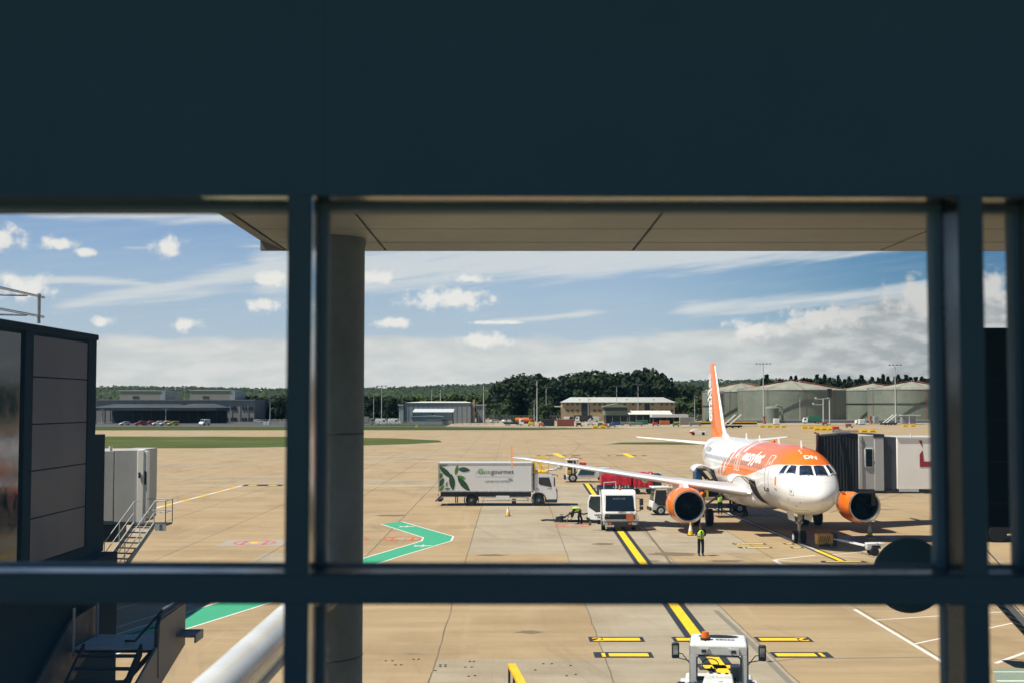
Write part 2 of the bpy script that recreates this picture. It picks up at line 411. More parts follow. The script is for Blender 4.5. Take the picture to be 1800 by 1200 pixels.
def grass_material(name, a, b_, sc=.05):
    m = bpy.data.materials.new(name); m.use_nodes = True; t = NT(m.node_tree); b = t.n['Principled BSDF']
    o = t.new('ShaderNodeTexCoord').outputs['Object']; x, y, z = t.xyz(o)
    n = t.noise(t.comb(t.m('MULTIPLY', x, .35), y, 0), sc*4, 6, .7); n2 = t.noise(o, 1.7, 4, .7)
    f = t.step(t.m('ADD', t.m('MULTIPLY', n, .65), t.m('MULTIPLY', n2, .35)), .35, .65)
    c = t.mix(f, a, b_)
    c = t.mix(t.m('MULTIPLY', t.step(t.noise(o, sc, 4, .6), .52, .68), .5), c, (.16, .15, .05))
    t.l.new(c, b.inputs['Base Color']); b.inputs['Roughness'].default_value = .95; b.inputs['Specular IOR Level'].default_value = .1
    return m


def paint(name, col, wear=.35):
    if name in MATS: return MATS[name]
    m = bpy.data.materials.new(name); m.use_nodes = True; t = NT(m.node_tree); b = t.n['Principled BSDF']
    o = t.new('ShaderNodeTexCoord').outputs['Object']
    n = t.noise(o, 1.3, 7, .72); n2 = t.noise(o, 9, 4, .6)
    f = t.m('ADD', t.m('MULTIPLY', n, .6), t.m('MULTIPLY', n2, .4))
    c = t.mix(t.m('MULTIPLY', t.step(f, .45, .62), wear), col, tuple(k*.62+.04 for k in col))
    c = t.mix(t.m('MULTIPLY', t.step(t.noise(o, 3.1, 6, .75), .62, .72), wear), c, (.25, .22, .16))
    t.l.new(c, b.inputs['Base Color']); b.inputs['Roughness'].default_value = .7; b.inputs['Specular IOR Level'].default_value = .3
    MATS[name] = m; return m


M_CONC = concrete_material()
P_YEL = paint('yellow line paint', (.84, .54, .012), .55); P_BLK = paint('black line paint', (.022, .028, .034), .25)
P_WHT = paint('white line paint', (.68, .66, .60), .5); P_GRN = paint('green walkway paint', (.045, .34, .19), .45)
P_RED = paint('red ring paint', (.62, .10, .07), .55); P_PATCH = paint('pale patch concrete', (.34, .31, .26), .3)
P_TAR = paint('bitumen strip', (.20, .185, .15), .3)


def sheet(name, poly, z, mat, kind='structure'):
    o = MB().quad(*[(p[0], p[1], z) for p in poly]).build(name, mat, None, 0, 0); o['kind'] = kind; return o


def wide_line(pts, w):
    """outline of a line of width w through ground points"""
    L, Rr = [], []
    for i, p in enumerate(pts):
        a = Vector(pts[max(0, i-1)][:2]); b = Vector(pts[min(len(pts)-1, i+1)][:2]); d = (b-a).normalized(); n = Vector((-d.y, d.x))
        L.append((p[0]+n.x*w/2, p[1]+n.y*w/2)); Rr.append((p[0]-n.x*w/2, p[1]-n.y*w/2))
    return L, Rr


def line(name, pts, w, z, mat):
    L, Rr = wide_line(pts, w); mb = MB()
    for i in range(len(pts)-1): mb.quad((*Rr[i], z), (*Rr[i+1], z), (*L[i+1], z), (*L[i], z))
    o = mb.build(name, mat, None, 0, 0); o['kind'] = 'structure'; return o


M_FAR = grass_material('far field grass', (.035, .055, .018), (.06, .085, .026), .01)
M_GRASS = grass_material('airfield grass', (.045, .068, .016), (.085, .105, .028), .04)
M_ASPH = pm('asphalt', (.065, .066, .066), .9, var=.25, scale=.3)
sheet('ground', [(-4500, -400), (4500, -400), (4500, 6500), (-4500, 6500)], -0.06, M_FAR)
sheet('apron', [(-420, -40), (420, -40), (420, 535), (166, 519), (100, 480), (42, 432), (6, 404), (-420, 392)], 0.0, M_CONC)
gr = sheet('grass', [(-420, 238), (-60, 238), (-40, 246), (-22, 262), (-15.5, 276), (-17, 290), (-30, 308), (-60, 322), (-120, 326), (-420, 326)], 0.012, M_GRASS, 'stuff')
M_GP = pm('far road asphalt', (.14, .135, .125), .9, var=.2, scale=.1)
sheet('road', [(-420, 470), (-60, 470), (-20, 468), (20, 452), (20, 458), (-20, 475), (-60, 482), (-420, 482)], 0.012, M_GP)
sheet('parking_ground', [(-420, 482), (-95, 482), (-60, 500), (-60, 700), (-420, 700)], -0.03, M_ASPH)
M_YARD = pm('yard gravel ground', (.34, .28, .19), .95, var=.35, scale=.08)
sheet('yard_ground', [(-25, 462), (10, 445), (42, 436), (100, 486), (166, 528), (420, 545), (420, 760), (-30, 760)], -0.025, M_YARD)
sheet('grass', [(20, 262), (40, 258), (44, 268), (34, 276), (24, 274)], 0.012, M_GRASS, 'stuff')

# painted lines of the stand
ymain = [(7.9, 132), (7.35, 95), (7.02, 72.3), (6.85, 58), (6.72, 46.3), (6.62, 36.5)]
line('yellow_line_border', ymain, .92, .004, P_BLK); line('yellow_line', ymain, .42, .008, P_YEL)
NOSEX, NOSEY, PSI = 17.586, 70.67, -0.033
def ac(X, Y=0.0):   # aircraft axes -> ground plan
    return (NOSEX + X*math.sin(PSI) - Y*math.cos(PSI), NOSEY + X*math.cos(PSI) + Y*math.sin(PSI))
l2 = [ac(60), ac(30), ac(5), ac(1.2)]
line('stand_line_border', l2, .62, .004, P_BLK); line('stand_line', l2, .26, .008, paint('stand line grey', (.42, .41, .37), .5))  # stretch along the aircraft is grey, the stretch ahead yellow
l3 = [ac(1.2), ac(-3.6)]
line('stand_line_border', l3, .62, .004, P_BLK); line('stand_line', l3, .30, .008, P_YEL)
tb = ac(-3.8)
sheet('stop_bar_border', [(tb[0]-1.25, tb[1]-.45), (tb[0]+1.25, tb[1]-.45), (tb[0]+1.15, tb[1]+.25), (tb[0]-1.15, tb[1]+.25)], .012, P_BLK)
sheet('stop_bar', [(tb[0]-.95, tb[1]-.25), (tb[0]+.95, tb[1]-.25), (tb[0]+.92, tb[1]+.1), (tb[0]-.92, tb[1]+.1)], .016, P_YEL)

def stand_bar(x0, x1, y, num=None, side=-1, d=.95):
    sheet('bar_border', [(x0, y-d/2), (x1, y-d/2), (x1, y+d/2), (x0, y+d/2)], .004, P_BLK)
    a, b = x0+.14, x1-.14
    if num:
        if side < 0: a = x0+.50
        else: b = x1-.50
    sheet('bar', [(a, y-d*.27), (b, y-d*.27), (b, y+d*.27), (a, y+d*.27)], .008, P_YEL)
    if num:
        cx = x0+.27 if side < 0 else x1-.25
        o = lettering('bar_number', num, P_YEL, None, lambda px, py: Vector((cx+(px-.16)*(-side if side > 0 else 1)*1.0 if side < 0 else cx-(px-.16), (y+py-.3) if side < 0 else (y-py+.3), .008)), size=.85, bold=.02)
        o['kind'] = 'structure'
stand_bar(2.75, 4.72, 44.85, '2', -1); stand_bar(2.75, 4.72, 42.1, '1', -1)
stand_bar(5.75, 6.6, 44.85); stand_bar(8.72, 10.7, 44.85, '2', 1); stand_bar(8.72, 10.7, 42.1, '1', 1)
stand_bar(5.95, 7.35, 40.2)
for (u0, u1, v) in ((1288, 1346, 955), (1298, 1357, 961.5)):
    a, b = gnd(u0, v), gnd(u1, v); stand_bar(a.x, b.x, a.y, '1' if v > 958 else '2', -1, .75)
for (u0, u1, v) in ((1378, 1396, 955), (1390, 1412, 961.5)):
    a, b = gnd(u0, v), gnd(u1, v); stand_bar(a.x, b.x, a.y, None, -1, .75)
# far taxi hold markings in yellow and black, left of and behind the truck
for (u0, u1, v) in ((428, 497, 852), (944, 1020, 800), (1068, 1136, 800)):
    a, b = gnd(u0, v), gnd(u1, v)
    sheet('far_bar_border', [(a.x, a.y-1.3), (b.x, a.y-1.3), (b.x, a.y+1.3), (a.x, a.y+1.3)], .004, P_BLK)
    k = 0; xx = a.x+.5
    while xx < b.x-1.0:
        sheet('far_bar', [(xx, a.y-.6), (xx+.9, a.y-.6), (xx+.9, a.y+.6), (xx, a.y+.6)], .008, P_YEL); xx += 2.1
for (u0, v0, u1, v1) in ((975, 796, 990, 803), (1098, 796, 1112, 803)):
    a, b = gnd(u0, v0), gnd(u1, v1); line('far_yellow_line', [a, b], .9, .012, P_YEL)
a = gnd(247, 899); b = gnd(428, 852)
for i in range(12):
    p, q = a.lerp(b, i/12), a.lerp(b, (i+1)/12)
    line('edge_line', [p, q], .30, .004, P_WHT if i % 2 else P_YEL)
line('edge_line_border', [a+Vector((0, .35, 0)), b+Vector((0, .5, 0))], .25, .002, P_BLK)
a = gnd(1062, 776); b = gnd(930, 776); line('far_yellow_line', [a, b], .5, .004, P_YEL)
line('far_grey_line', [gnd(170, 846), gnd(770, 846)], .5, .003, P_TAR)
line('far_white_line', [gnd(640, 853), gnd(1068, 852.5)], .22, .004, P_WHT)

# green walkway with white borders
def walkway(pts, w):
    line('walkway_border', pts, w+.34, .004, P_WHT); line('walkway', pts, w, .008, P_GRN)
g_out = [gnd(706, 916), gnd(797, 942), gnd(793, 950), gnd(700, 978), gnd(560, 1024), gnd(480, 1057), gnd(327, 1105), gnd(180, 1158)]
g_in = [gnd(669, 920), gnd(744, 944), gnd(741, 950), gnd(640, 980), gnd(520, 1018), gnd(391, 1056), gnd(320, 1078), gnd(180, 1122)]
mbg, mbw = MB(), MB()
for i in range(len(g_out)-1):
    mbg.quad((g_in[i].x, g_in[i].y, .004), (g_in[i+1].x, g_in[i+1].y, .004), (g_out[i+1].x, g_out[i+1].y, .004), (g_out[i].x, g_out[i].y, .004))
mbg.build('walkway', P_GRN, None, 0, 0)['kind'] = 'structure'
line('walkway_border', g_out, .12, .008, P_WHT); line('walkway_border', g_in, .12, .008, P_WHT)
line('walkway_border', [p+Vector((-.6, .9, 0)) for p in g_in[4:]], .12, .008, P_WHT)
for (u, v, s) in ((714, 925, 1), (742, 959, 1)):
    p = gnd(u, v)
    # walking-figure stencil
    mb = MB(); z = .012
    for (ax, ay, bx, by, w) in ((-.5, 0, .45, .1, .22), (-.5, 0, -.85, .35, .12), (-.5, 0, -.8, -.3, .12), (.15, .1, -.05, .5, .1), (.2, .0, 0, -.4, .1)):
        d = Vector((bx-ax, by-ay)).normalized(); n = Vector((-d.y, d.x))*w/2
        mb.quad(*[(p.x+q.x*.6, p.y+q.y*1.6, z) for q in (Vector((ax, ay))-n, Vector((bx, by))-n, Vector((bx, by))+n, Vector((ax, ay))+n)]); z += .001
    mb.lathe([(.001, 0), (.16, 0)], (p.x+.42, p.y+.15, .016), 12)
    mb.build('walkway_figure', P_WHT, None, 0, 0)['kind'] = 'structure'

# red hydrant rings
def ring(u, v, ru, patch=True, side='both'):
    c = gnd(u, v); k = c.y/FPX; r = ru*k
    if patch: sheet('ring_patch', [(c.x-r*1.5, c.y-r*1.35), (c.x+r*1.5, c.y-r*1.35), (c.x+r*1.5, c.y+r*1.35), (c.x-r*1.5, c.y+r*1.35)], .003, P_PATCH)
    mb = MB()
    for (t0, t1) in ((0, 2*math.pi),):
        n = 36
        for i in range(n):
            a, b = t0+(t1-t0)*i/n, t0+(t1-t0)*(i+1)/n
            mb.quad(*[(c.x+rr*math.cos(q), c.y+rr*math.sin(q), .010) for rr, q in ((r-.14, a), (r, a), (r, b), (r-.14, b))])
    for s in (-1, 1):
        mb.quad((c.x+s*r*.50-.07, c.y-r*.80, .012), (c.x+s*r*.50+.07, c.y-r*.80, .012), (c.x+s*r*.50+.07, c.y+r*.80, .012), (c.x+s*r*.50-.07, c.y+r*.80, .012))
    mb.build('hydrant_ring', P_RED, None, 0, 0)['kind'] = 'structure'
    MB().lathe([(.001, .018), (.28, .018), (.30, .006)], (c.x, c.y, 0), 16).build('hydrant_lid', P_YEL if patch else P_PATCH, None, 0)['kind'] = 'structure'
ring(448, 953, 37); ring(707, 946, 35, False); ring(616, 946, 32, False); ring(1007, 922, 32, False); ring(1532, 946, 32); ring(205, 935, 32)

# white lines of the equipment areas on the right
for p, q, w in (((1502, 1070), (1664, 1167), .16), ((1537, 1089), (1800, 1072), .11), ((1607, 1131), (1800, 1090), .11), ((1750, 1165), (1860, 1125), .16),
                ((1746, 1180), (1900, 1180), .11), ((1752, 1196), (1900, 1196), .16), ((1360, 983), (1384, 997), .20), ((1360, 983), (1434, 975), .18), ((1360, 983), (1560, 999), .13),
                ((1450, 975), (1560, 966), .13), ((1450, 975), (1540, 981), .10), ((100, 1098), (260, 1055), .1), ((200, 1122), (285, 1098), .14)):
    line('white_line', [gnd(*p), gnd(*q)], w, .004, P_WHT)
line('tar_strip', [gnd(1258, 1072), gnd(1310, 1120), gnd(1395, 1205)], .22, .003, P_TAR)
line('tar_strip', [gnd(1350, 1162), gnd(1400, 1157), gnd(1640, 1154)], .14, .003, P_TAR)
sheet('green_patch', [tuple(gnd(u, v))[:2] for u, v in ((1748, 1174), (1900, 1174), (1900, 1240), (1748, 1240))], .002, paint('faded green paint', (.20, .27, .21)))
# bolt marks
mb = MB()
for (u, v) in ((678, 1161), (690, 1161), (695, 1168), (705, 1168), (774, 1168), (783, 1168), (774, 1171), (783, 1171), (818, 1172), (829, 1172), (826, 1162), (833, 1162), (824, 1188), (835, 1187), (765, 1178), (727, 1158), (736, 1158), (955, 1166), (970, 1166), (941, 1177), (1003, 1169), (996, 1187), (1012, 1185)):
    p = gnd(u, v); mb.box(p.x-.035, p.x+.035, p.y-.03, p.y+.03, .001, .02)
mb.build('anchor_marks', M_CHAS, None, 0, 0)['kind'] = 'structure'

P_RUB = paint('rubber streak', (.15, .115, .075), .6)
for pts in ([(1090, 800), (1040, 790), (1000, 784), (940, 782), (880, 786)], [(985, 806), (1010, 792), (1020, 781), (1005, 772)], [(700, 800), (800, 792), (900, 789)], [(1180, 990), (1150, 950), (1110, 900), (1090, 880)], [(1480, 905), (1540, 880), (1600, 862)], [(1460, 900), (1530, 874), (1610, 852)],
            [(270, 830), (360, 815), (480, 806)]):
    line('tyre_mark', [gnd(*p) for p in pts], .13, .0015, P_RUB)
for (u, v, a, b) in ((1180, 973, 1.5, .9), (1275, 985, 1.0, .5), (865, 975, .9, .5), (1060, 955, .7, .6), (930, 1110, .5, .3), (690, 905, 1.2, .8), (1330, 905, 1.8, 1.4), (1560, 895, .8, .5), (1140, 985, .6, .4)):
    c = gnd(u, v); rn = random.Random(u); mb = MB(); n = 22
    mb.add([(c.x+a*(1+rn.uniform(-.35, .25))*math.cos(k*6.283/n), c.y+b*(1+rn.uniform(-.35, .25))*math.sin(k*6.283/n), .0025) for k in range(n)], [tuple(range(n))])
    mb.build('oil_stain', paint('oil stained concrete', (.17, .125, .075), .8), None, 0, 0)['kind'] = 'structure'

# ------------------------------------------------------------------ far land: hill, woods, trees
def leafy(name, c0, c1):
    m = bpy.data.materials.new(name); m.use_nodes = True; t = NT(m.node_tree); b = t.n['Principled BSDF']
    o = t.new('ShaderNodeTexCoord').outputs['Object']; oi = t.new('ShaderNodeObjectInfo')
    n = t.noise(o, .35, 3, .6); n2 = t.noise(o, 2.0, 2, .6)
    f = t.m('ADD', t.m('MULTIPLY', n, .6), t.m('ADD', t.m('MULTIPLY', n2, .3), t.m('MULTIPLY', oi.outputs['Random'], .22)))
    c = t.mix(t.step(f, .35, .75), c0, c1)
    t.l.new(c, b.inputs['Base Color']); b.inputs['Roughness'].default_value = .75; b.inputs['Specular IOR Level'].default_value = .15
    return m
M_LEAF = leafy('dark broad leaves', (.008, .019, .010), (.026, .044, .015))
M_LEAF2 = leafy('olive broad leaves', (.022, .040, .014), (.060, .088, .026))
M_CONIF = leafy('conifer needles', (.008, .018, .012), (.022, .038, .018))
M_WOODF = leafy('distant woodland', (.016, .032, .026), (.030, .050, .034))  # distance haze put into the colour as a paler, bluer green
M_BARK = pm('bark', (.06, .045, .03), .9, var=.3, scale=3)


def crown_mesh(name, seed, h, w, n, leaf, mat, conifer=False, z0=.12):
    rnd = random.Random(seed); vs = []; fs = []
    lobes = []
    if conifer:
        for i in range(9):
            t_ = i/8; lobes.append((rnd.uniform(-.06, .06)*w, rnd.uniform(-.06, .06)*w, h*(.22+.74*t_), w*.5*(1-t_)**.75+.25, h*.09))
    else:
        for i in range(13):
            a = rnd.uniform(0, 6.28); t_ = rnd.uniform(0, 1); rr = w*.5*rnd.uniform(.25, .72)*(1-.55*t_)
            lobes.append((rr*math.cos(a), rr*math.sin(a), h*(.30+.52*t_), w*rnd.uniform(.17, .27), h*rnd.uniform(.10, .17)))
        lobes.append((0, 0, h*.82, w*.2, h*.17)); lobes.append((0, 0, h*.45, w*.36, h*.25))
        for i in range(5): a = i*1.26+rnd.random(); lobes.append((w*.27*math.cos(a), w*.27*math.sin(a), h*.2, w*.24, h*.15))
    for i in range(n):
        x, y, z, r, hz = lobes[i % len(lobes)]
        a = rnd.uniform(0, 6.283); u = rnd.uniform(-.75, 1); k = math.sqrt(max(0, 1-u*u)); q = rnd.uniform(.78, 1.08)
        p = Vector((x+r*q*k*math.cos(a), y+r*q*k*math.sin(a), z+hz*q*u))
        nrm = Vector((k*math.cos(a), k*math.sin(a), u*.9+.35)).normalized()+Vector((rnd.gauss(0, .45), rnd.gauss(0, .45), rnd.gauss(0, .45)))
        q_ = nrm.to_track_quat('Z', 'Y'); s = leaf*rnd.uniform(.6, 1.35); b = len(vs); tw = rnd.uniform(0, 3.14)
        for j in range(4):
            an = tw+j*math.pi/2+rnd.uniform(-.3, .3); vs.append(tuple(p+q_ @ Vector((s*.62*math.cos(an), s*.62*math.sin(an), rnd.uniform(-.12, .12)*s))))
        fs.append((b, b+1, b+2, b+3))
    me = bpy.data.meshes.new(name); me.from_pydata(vs, [], fs); me.materials.append(mat)
    return me


def tree_proto(seed, h, w, n, leaf, mat, conifer=False):
    rnd = random.Random(seed*7+1)
    cm = crown_mesh('crown', seed, h, w, n, leaf, mat, conifer)
    mb = MB(); mb.tube([(0, 0, -.2), (rnd.uniform(-.1, .1), 0, h*.2), (0, rnd.uniform(-.2, .2), h*.5), (0, 0, h*.85)], [w*.035, w*.026, w*.018, w*.006], 7)
    for i in range(6):
        a = i*1.05+rnd.random(); z = h*(.22+.07*i); mb.tube([(0, 0, z), (w*.16*math.cos(a), w*.16*math.sin(a), z+h*.10), (w*.3*math.cos(a), w*.3*math.sin(a), z+h*.17)], [w*.014, w*.009, w*.004], 5)
    return cm, mb.mesh('trunk', M_BARK)
PROTO = {}
for k, (kind, h, w, n, lf, mt, cf) in enumerate((
        ('oak', 20, 17, 1500, 1.25, M_LEAF, False), ('oak', 20, 15, 1500, 1.25, M_LEAF, False), ('oak', 20, 18, 1500, 1.25, M_LEAF, False), ('oak', 20, 14, 1400, 1.25, M_LEAF, False),
        ('ash', 12, 10, 900, 1.0, M_LEAF2, False), ('ash', 12, 11, 900, 1.0, M_LEAF2, False), ('ash', 12, 9, 900, 1.0, M_LEAF2, False),
        ('pine', 18, 8, 800, 1.1, M_CONIF, True), ('pine', 18, 9, 800, 1.1, M_CONIF, False), ('pine', 18, 7, 800, 1.1, M_CONIF, True))):
    PROTO.setdefault(kind, []).append((tree_proto(k+3, h, w, n, lf, mt, cf), h))


LAB = {}
def plant(kind, x, y, h, wide, label, group, rnd, cat='tree'):
    LAB.setdefault(label, 0); LAB[label] += 1
    (cm, tm), h0 = rnd.choice(PROTO[kind]); nm = {'oak': 'broadleaf_tree', 'ash': 'small_tree', 'pine': 'pine_tree'}[kind]
    t = thing(nm, label, cat, (x, y, -.1), rnd.uniform(0, 6.28), group); s = h/h0; t.scale = (s*wide, s*wide, s)
    for n_, me in (('crown', cm), ('trunk', tm)):
        o = bpy.data.objects.new(n_, me); COL.objects.link(o); o.parent = t
    return t


ONES = 'first second third fourth fifth sixth seventh eighth ninth tenth eleventh twelfth thirteenth fourteenth fifteenth sixteenth seventeenth eighteenth nineteenth'.split()
def nth(i):
    if i < 19: return ONES[i]
    i += 1; t_ = {2: ('twenty', 'twentieth'), 3: ('thirty', 'thirtieth'), 4: ('forty', 'fortieth')}[i//10]
    return t_[1] if i % 10 == 0 else t_[0]+' '+ONES[i % 10-1]


def forest():
    rnd = random.Random(11)
    # the tall wood behind the yellow-brick building, outline read off against the sky (photo x, top y)
    top = [(872, 690), (880, 672), (893, 665), (905, 660), (918, 657), (932, 660), (945, 657), (958, 663), (972, 664), (982, 678), (992, 660), (1004, 657), (1016, 656), (1030, 652), (1045, 651), (1060, 652), (1073, 657), (1086, 655),
           (1098, 657), (1110, 655), (1122, 651), (1136, 648), (1150, 649), (1160, 656), (1170, 664), (1182, 671), (1194, 674), (1206, 676), (1218, 675), (1230, 681)]
    for i, (u, v) in enumerate(top):
        for row in range(2):
            Y = 655+row*38+rnd.uniform(-9, 9); p = at(u+rnd.uniform(-3, 3), v+(0 if row == 0 else rnd.uniform(0, 5)), Y)
            plant('oak', p.x, Y, p.z*1.03, rnd.uniform(.78, 1.0), nth(i)+(' tall tree from the left, front row of the wood behind the brick office' if row == 0 else ' tall tree from the left, back row of the wood'), 'tall trees behind the brick building', rnd)
    for i, u in enumerate((874, 890, 942, 955, 968, 1000, 1195, 1212, 1226)):
        Y = 632+rnd.uniform(-4, 4); p = at(u, rnd.uniform(692, 706), Y)
        plant('ash', p.x, Y, max(6, p.z), 1.1, nth(i)+' lower olive tree from the left at the foot of the tall wood', 'lower trees at the foot of the wood', rnd)
    # trees over and beside the tanks
    for i in range(40):
        u = 1325+i*8.4+rnd.uniform(-3, 3); v = 666+rnd.uniform(-5, 5)-(3 if u > 1560 else 0)+(6 if u < 1345 else 0); Y = 800+rnd.uniform(-25, 25); p = at(u, v, Y)
        plant('pine', p.x, Y, p.z, rnd.uniform(.9, 1.5), nth(i)+' dark pine from the left above the roofs of the storage tanks', 'pines behind the storage tanks', rnd)
    for i in range(9):
        u = 1238+i*9; p = at(u, 682+rnd.uniform(-3, 3), 790)
        plant('oak', p.x, 790+rnd.uniform(-9, 9), p.z, .9, nth(i)+' dark tree from the left beside the orange tail fin', 'trees behind the leftmost tank', rnd)
    # left side trees by the long hangar
    for i in range(13):
        u = 430+i*9.5; v = 694+rnd.uniform(-4, 4); Y = 640+rnd.uniform(-12, 12); p = at(u, v, Y)
        plant('oak', p.x, Y, p.z, 1.0, nth(i)+' dark tree right of the long terminal building, counted from the left', 'trees beside the long building', rnd)
    for i in range(10):
        u = 632+i*9; v = 690+i*.9+rnd.uniform(-3, 3); Y = 690+rnd.uniform(-12, 12); p = at(u, v, Y)
        plant('oak', p.x, Y, p.z, 1.0, nth(i)+' dark tree from the concrete column, left of the grey shed', 'trees behind the grey shed', rnd)
    for i in range(16):
        u = 712+i*11; v = 694+rnd.uniform(-3, 4); Y = 720+rnd.uniform(-12, 12); p = at(u, v, Y)
        plant('ash', p.x, Y, p.z, 1.25, nth(i)+' mid green tree from the left, just over the grey shed roof', 'trees over the shed roof', rnd)
    for (u, v, Y, w_) in ((893, 722, 600, 'below the leftmost tall trees'), (955, 708, 560, 'between two lamp masts'), (906, 730, 540, 'beside the orange tanker'), (1262, 722, 600, 'at the tail fin')):
        p = at(u, v, Y); plant('ash', p.x, Y, max(4, p.z), 1.0, 'small bright green tree standing in the yard '+w_, 'small yard trees', rnd)


def hills():
    rnd = random.Random(4)
    def hz(x, y):
        t_ = max(0, min(1, (y-950)/900)); t_ = t_*t_*(3-2*t_)
        r = 29 + 5*math.sin(x*.0021+1.0)+3.0*math.sin(x*.006)+1.5*math.sin(x*.013+2)+(4 if x > 0 else 0)*min(1, x/400)
        return t_*r
    nx, ny = 110, 26; vs = []; fs = []
    for j in range(ny+1):
        y = 900+j*60
        for i in range(nx+1):
            x = -1650+i*30; vs.append((x, y, hz(x, y)-.1))
    for j in range(ny):
        for i in range(nx): a = j*(nx+1)+i; fs.append((a, a+1, a+nx+2, a+nx+1))
    mb = MB(); mb.add(vs, fs); mb.build('hill', M_FAR, None, 0, 60)['kind'] = 'structure'
    vs = []; fs = []
    for c in range(9000):
        x = rnd.uniform(-950, 950); y = 930+1100*rnd.random()**1.2; z = hz(x, y); s = rnd.uniform(3.5, 6.5)
        if abs(x/y) > .5: continue
        for k in range(5):
            p = Vector((x+rnd.gauss(0, s*.5), y+rnd.gauss(0, s*.4), z+rnd.uniform(.1, 1.0)*s*.85)); q = Vector((rnd.gauss(0, .28), -.7+rnd.gauss(0, .28), 1.0+rnd.gauss(0, .25))).to_track_quat('Z', 'Y'); b = len(vs)
            for j in range(5):
                a = j*1.2566+rnd.uniform(-.3, .3); rr = s*.33*rnd.uniform(.6, 1.2); vs.append(tuple(p+q @ Vector((rr*math.cos(a), rr*math.sin(a), rnd.uniform(-.3, .3)))))
            fs.append(tuple(range(b, b+5)))
    me = bpy.data.meshes.new('woodland'); me.from_pydata(vs, [], fs); me.materials.append(M_WOODF)
    o = bpy.data.objects.new('woodland', me); COL.objects.link(o)
    tag(o, 'far wooded ridge along the horizon behind the airport', 'woods', None, 'stuff')

forest(); hills()

# ------------------------------------------------------------------ far buildings
M_TAUPE = pm('taupe cladding', (.26, .25, .225), .7, var=.12, scale=.2)
M_OLIVE = pm('olive cladding', (.24, .24, .19), .7, var=.08, scale=.2)
M_CREAMR = pm('cream roof sheet', (.62, .62, .55), .6, var=.1, scale=.3)
M_ROOFD = pm('dark slate canopy roof', (.04, .055, .062), .7, var=.1, scale=.2)
M_SHED = pm('grey corrugated sheet', (.27, .30, .31), .5, var=.1, scale=.15)
M_BLUEF = pm('blue fascia', (.05, .13, .22), .5, var=.1)
M_BRICK = pm('buff brick', (.40, .30, .18), .85, var=.15, scale=.6)
M_ROOFG = pm('grey tile roof', (.40, .42, .40), .7, var=.1, scale=.6)
M_TANKG = pm('khaki green tank paint', (.175, .20, .16), .55, var=.2, scale=.12, dirt=.12)
M_TANKR = pm('pale green tank roof', (.29, .30, .235), .6, var=.2, scale=.15, dirt=.1)
M_GREENB = pm('moss green cladding', (.17, .22, .15), .6, var=.1, scale=.3)
M_RUST = pm('red oxide pipe', (.30, .085, .055), .7, var=.2)
M_WIN = pm('window glass far', (.03, .04, .045), .15, var=.3, scale=.3)


def bpart(par, name, mat, x0, x1, y0, y1, z0, z1, bev=0):
    return MB().box(x0, x1, y0, y1, z0, z1).build(name, mat, par, bev)


def px(u, Y): return at(u, 700, Y).x
def pz(v, Y): return at(900, v, Y).z


# long two-storey building on the left
Y = 600; B = thing('terminal_building', 'long taupe two storey building with boxy roof houses behind the parked cars', 'building', (px(300, Y), Y, 0))
ox = B.location.x
def L(u): return px(u, Y)-ox
bpart(B, 'wall', M_TAUPE, L(120), L(447), 0, 40, 0, pz(703, Y))
bpart(B, 'roof_edge', M_GREY, L(119), L(448), -.5, 40.5, pz(703, Y), pz(701.6, Y))
for (a, b, v0) in ((203, 284, 686), (328, 408, 685.5)):
    p = bpart(B, 'roof_house', M_OLIVE, L(a), L(b-9), 6, 30, pz(701.6, Y), pz(v0, Y))
    bpart(p, 'roof_cap', M_CREAMR, L(a)-.3, L(b-9)+.3, 5.7, 30.3, pz(v0, Y), pz(v0-.9, Y))
    bpart(p, 'side_bay', M_SHED, L(b-9), L(b), 6, 30, pz(701.6, Y), pz(v0, Y))
    bpart(p, 'louvre', M_WIN, L((a+b)/2-17), L((a+b)/2-6), 5.8, 6.2, pz(699.5, Y), pz(695.5, Y))
for (a, b) in ((393, 401), (406, 416), (426, 429), (431, 434), (437, 440), (441.5, 445)):
    f = bpart(B, 'window', M_WIN, L(a), L(b), -.25, .1, pz(719.5, Y), pz(713.5, Y))
    bpart(B, 'window', M_WIN, L(a), L(b), -.25, .1, pz(741, Y), pz(733, Y))
for i in range(20): bpart(B, 'panel_joint', M_GREY, L(165+i*14.3)-.12, L(165+i*14.3)+.12, -.18, .05, 0, pz(703.3, Y))
for (u, h) in ((204, 4), (256, 5), (300, 3), (371, 3), (222, 3)): MB().cyl((L(u), 10, pz(702, Y)), (L(u), 10, pz(702, Y)+h), .12).build('roof_pipe', M_GREY, B)
C1 = thing('carport', 'wide dark hipped canopy on posts in front of the long building', 'canopy', (px(280, 560), 560, 0)); ox = C1.location.x
def L5(u): return px(u, 560)-ox
mb = MB(); zt, zb = pz(709.5, 560), pz(715.5, 560)
mb.loft([[(L5(178), -12, zb), (L5(322), -12, zb), (L5(322), 14, zb), (L5(178), 14, zb)], [(L5(205), -3, zt), (L5(312), -3, zt), (L5(312), 6, zt), (L5(205), 6, zt)]])
mb.loft([[(L5(317), -12, zb), (L5(392), -12, zb), (L5(392), 14, zb), (L5(317), 14, zb)], [(L5(340), -3, zt+.2), (L5(372), -3, zt+.2), (L5(372), 6, zt+.2), (L5(340), 6, zt+.2)]])
mb.build('roof', M_ROOFD, C1)
bpart(C1, 'fascia', M_CHAS, L5(178), L5(392), -12.2, 14, zb-1.3, zb-.02)
for i in range(14): MB().cyl((L5(182+i*16), -10, 0), (L5(182+i*16), -10, zb-1.2), .22).build('post', M_CHAS, C1)
bpart(C1, 'back_wall', M_ROOFD, L5(182), L5(388), 12, 13.5, 0, zb-1.4)

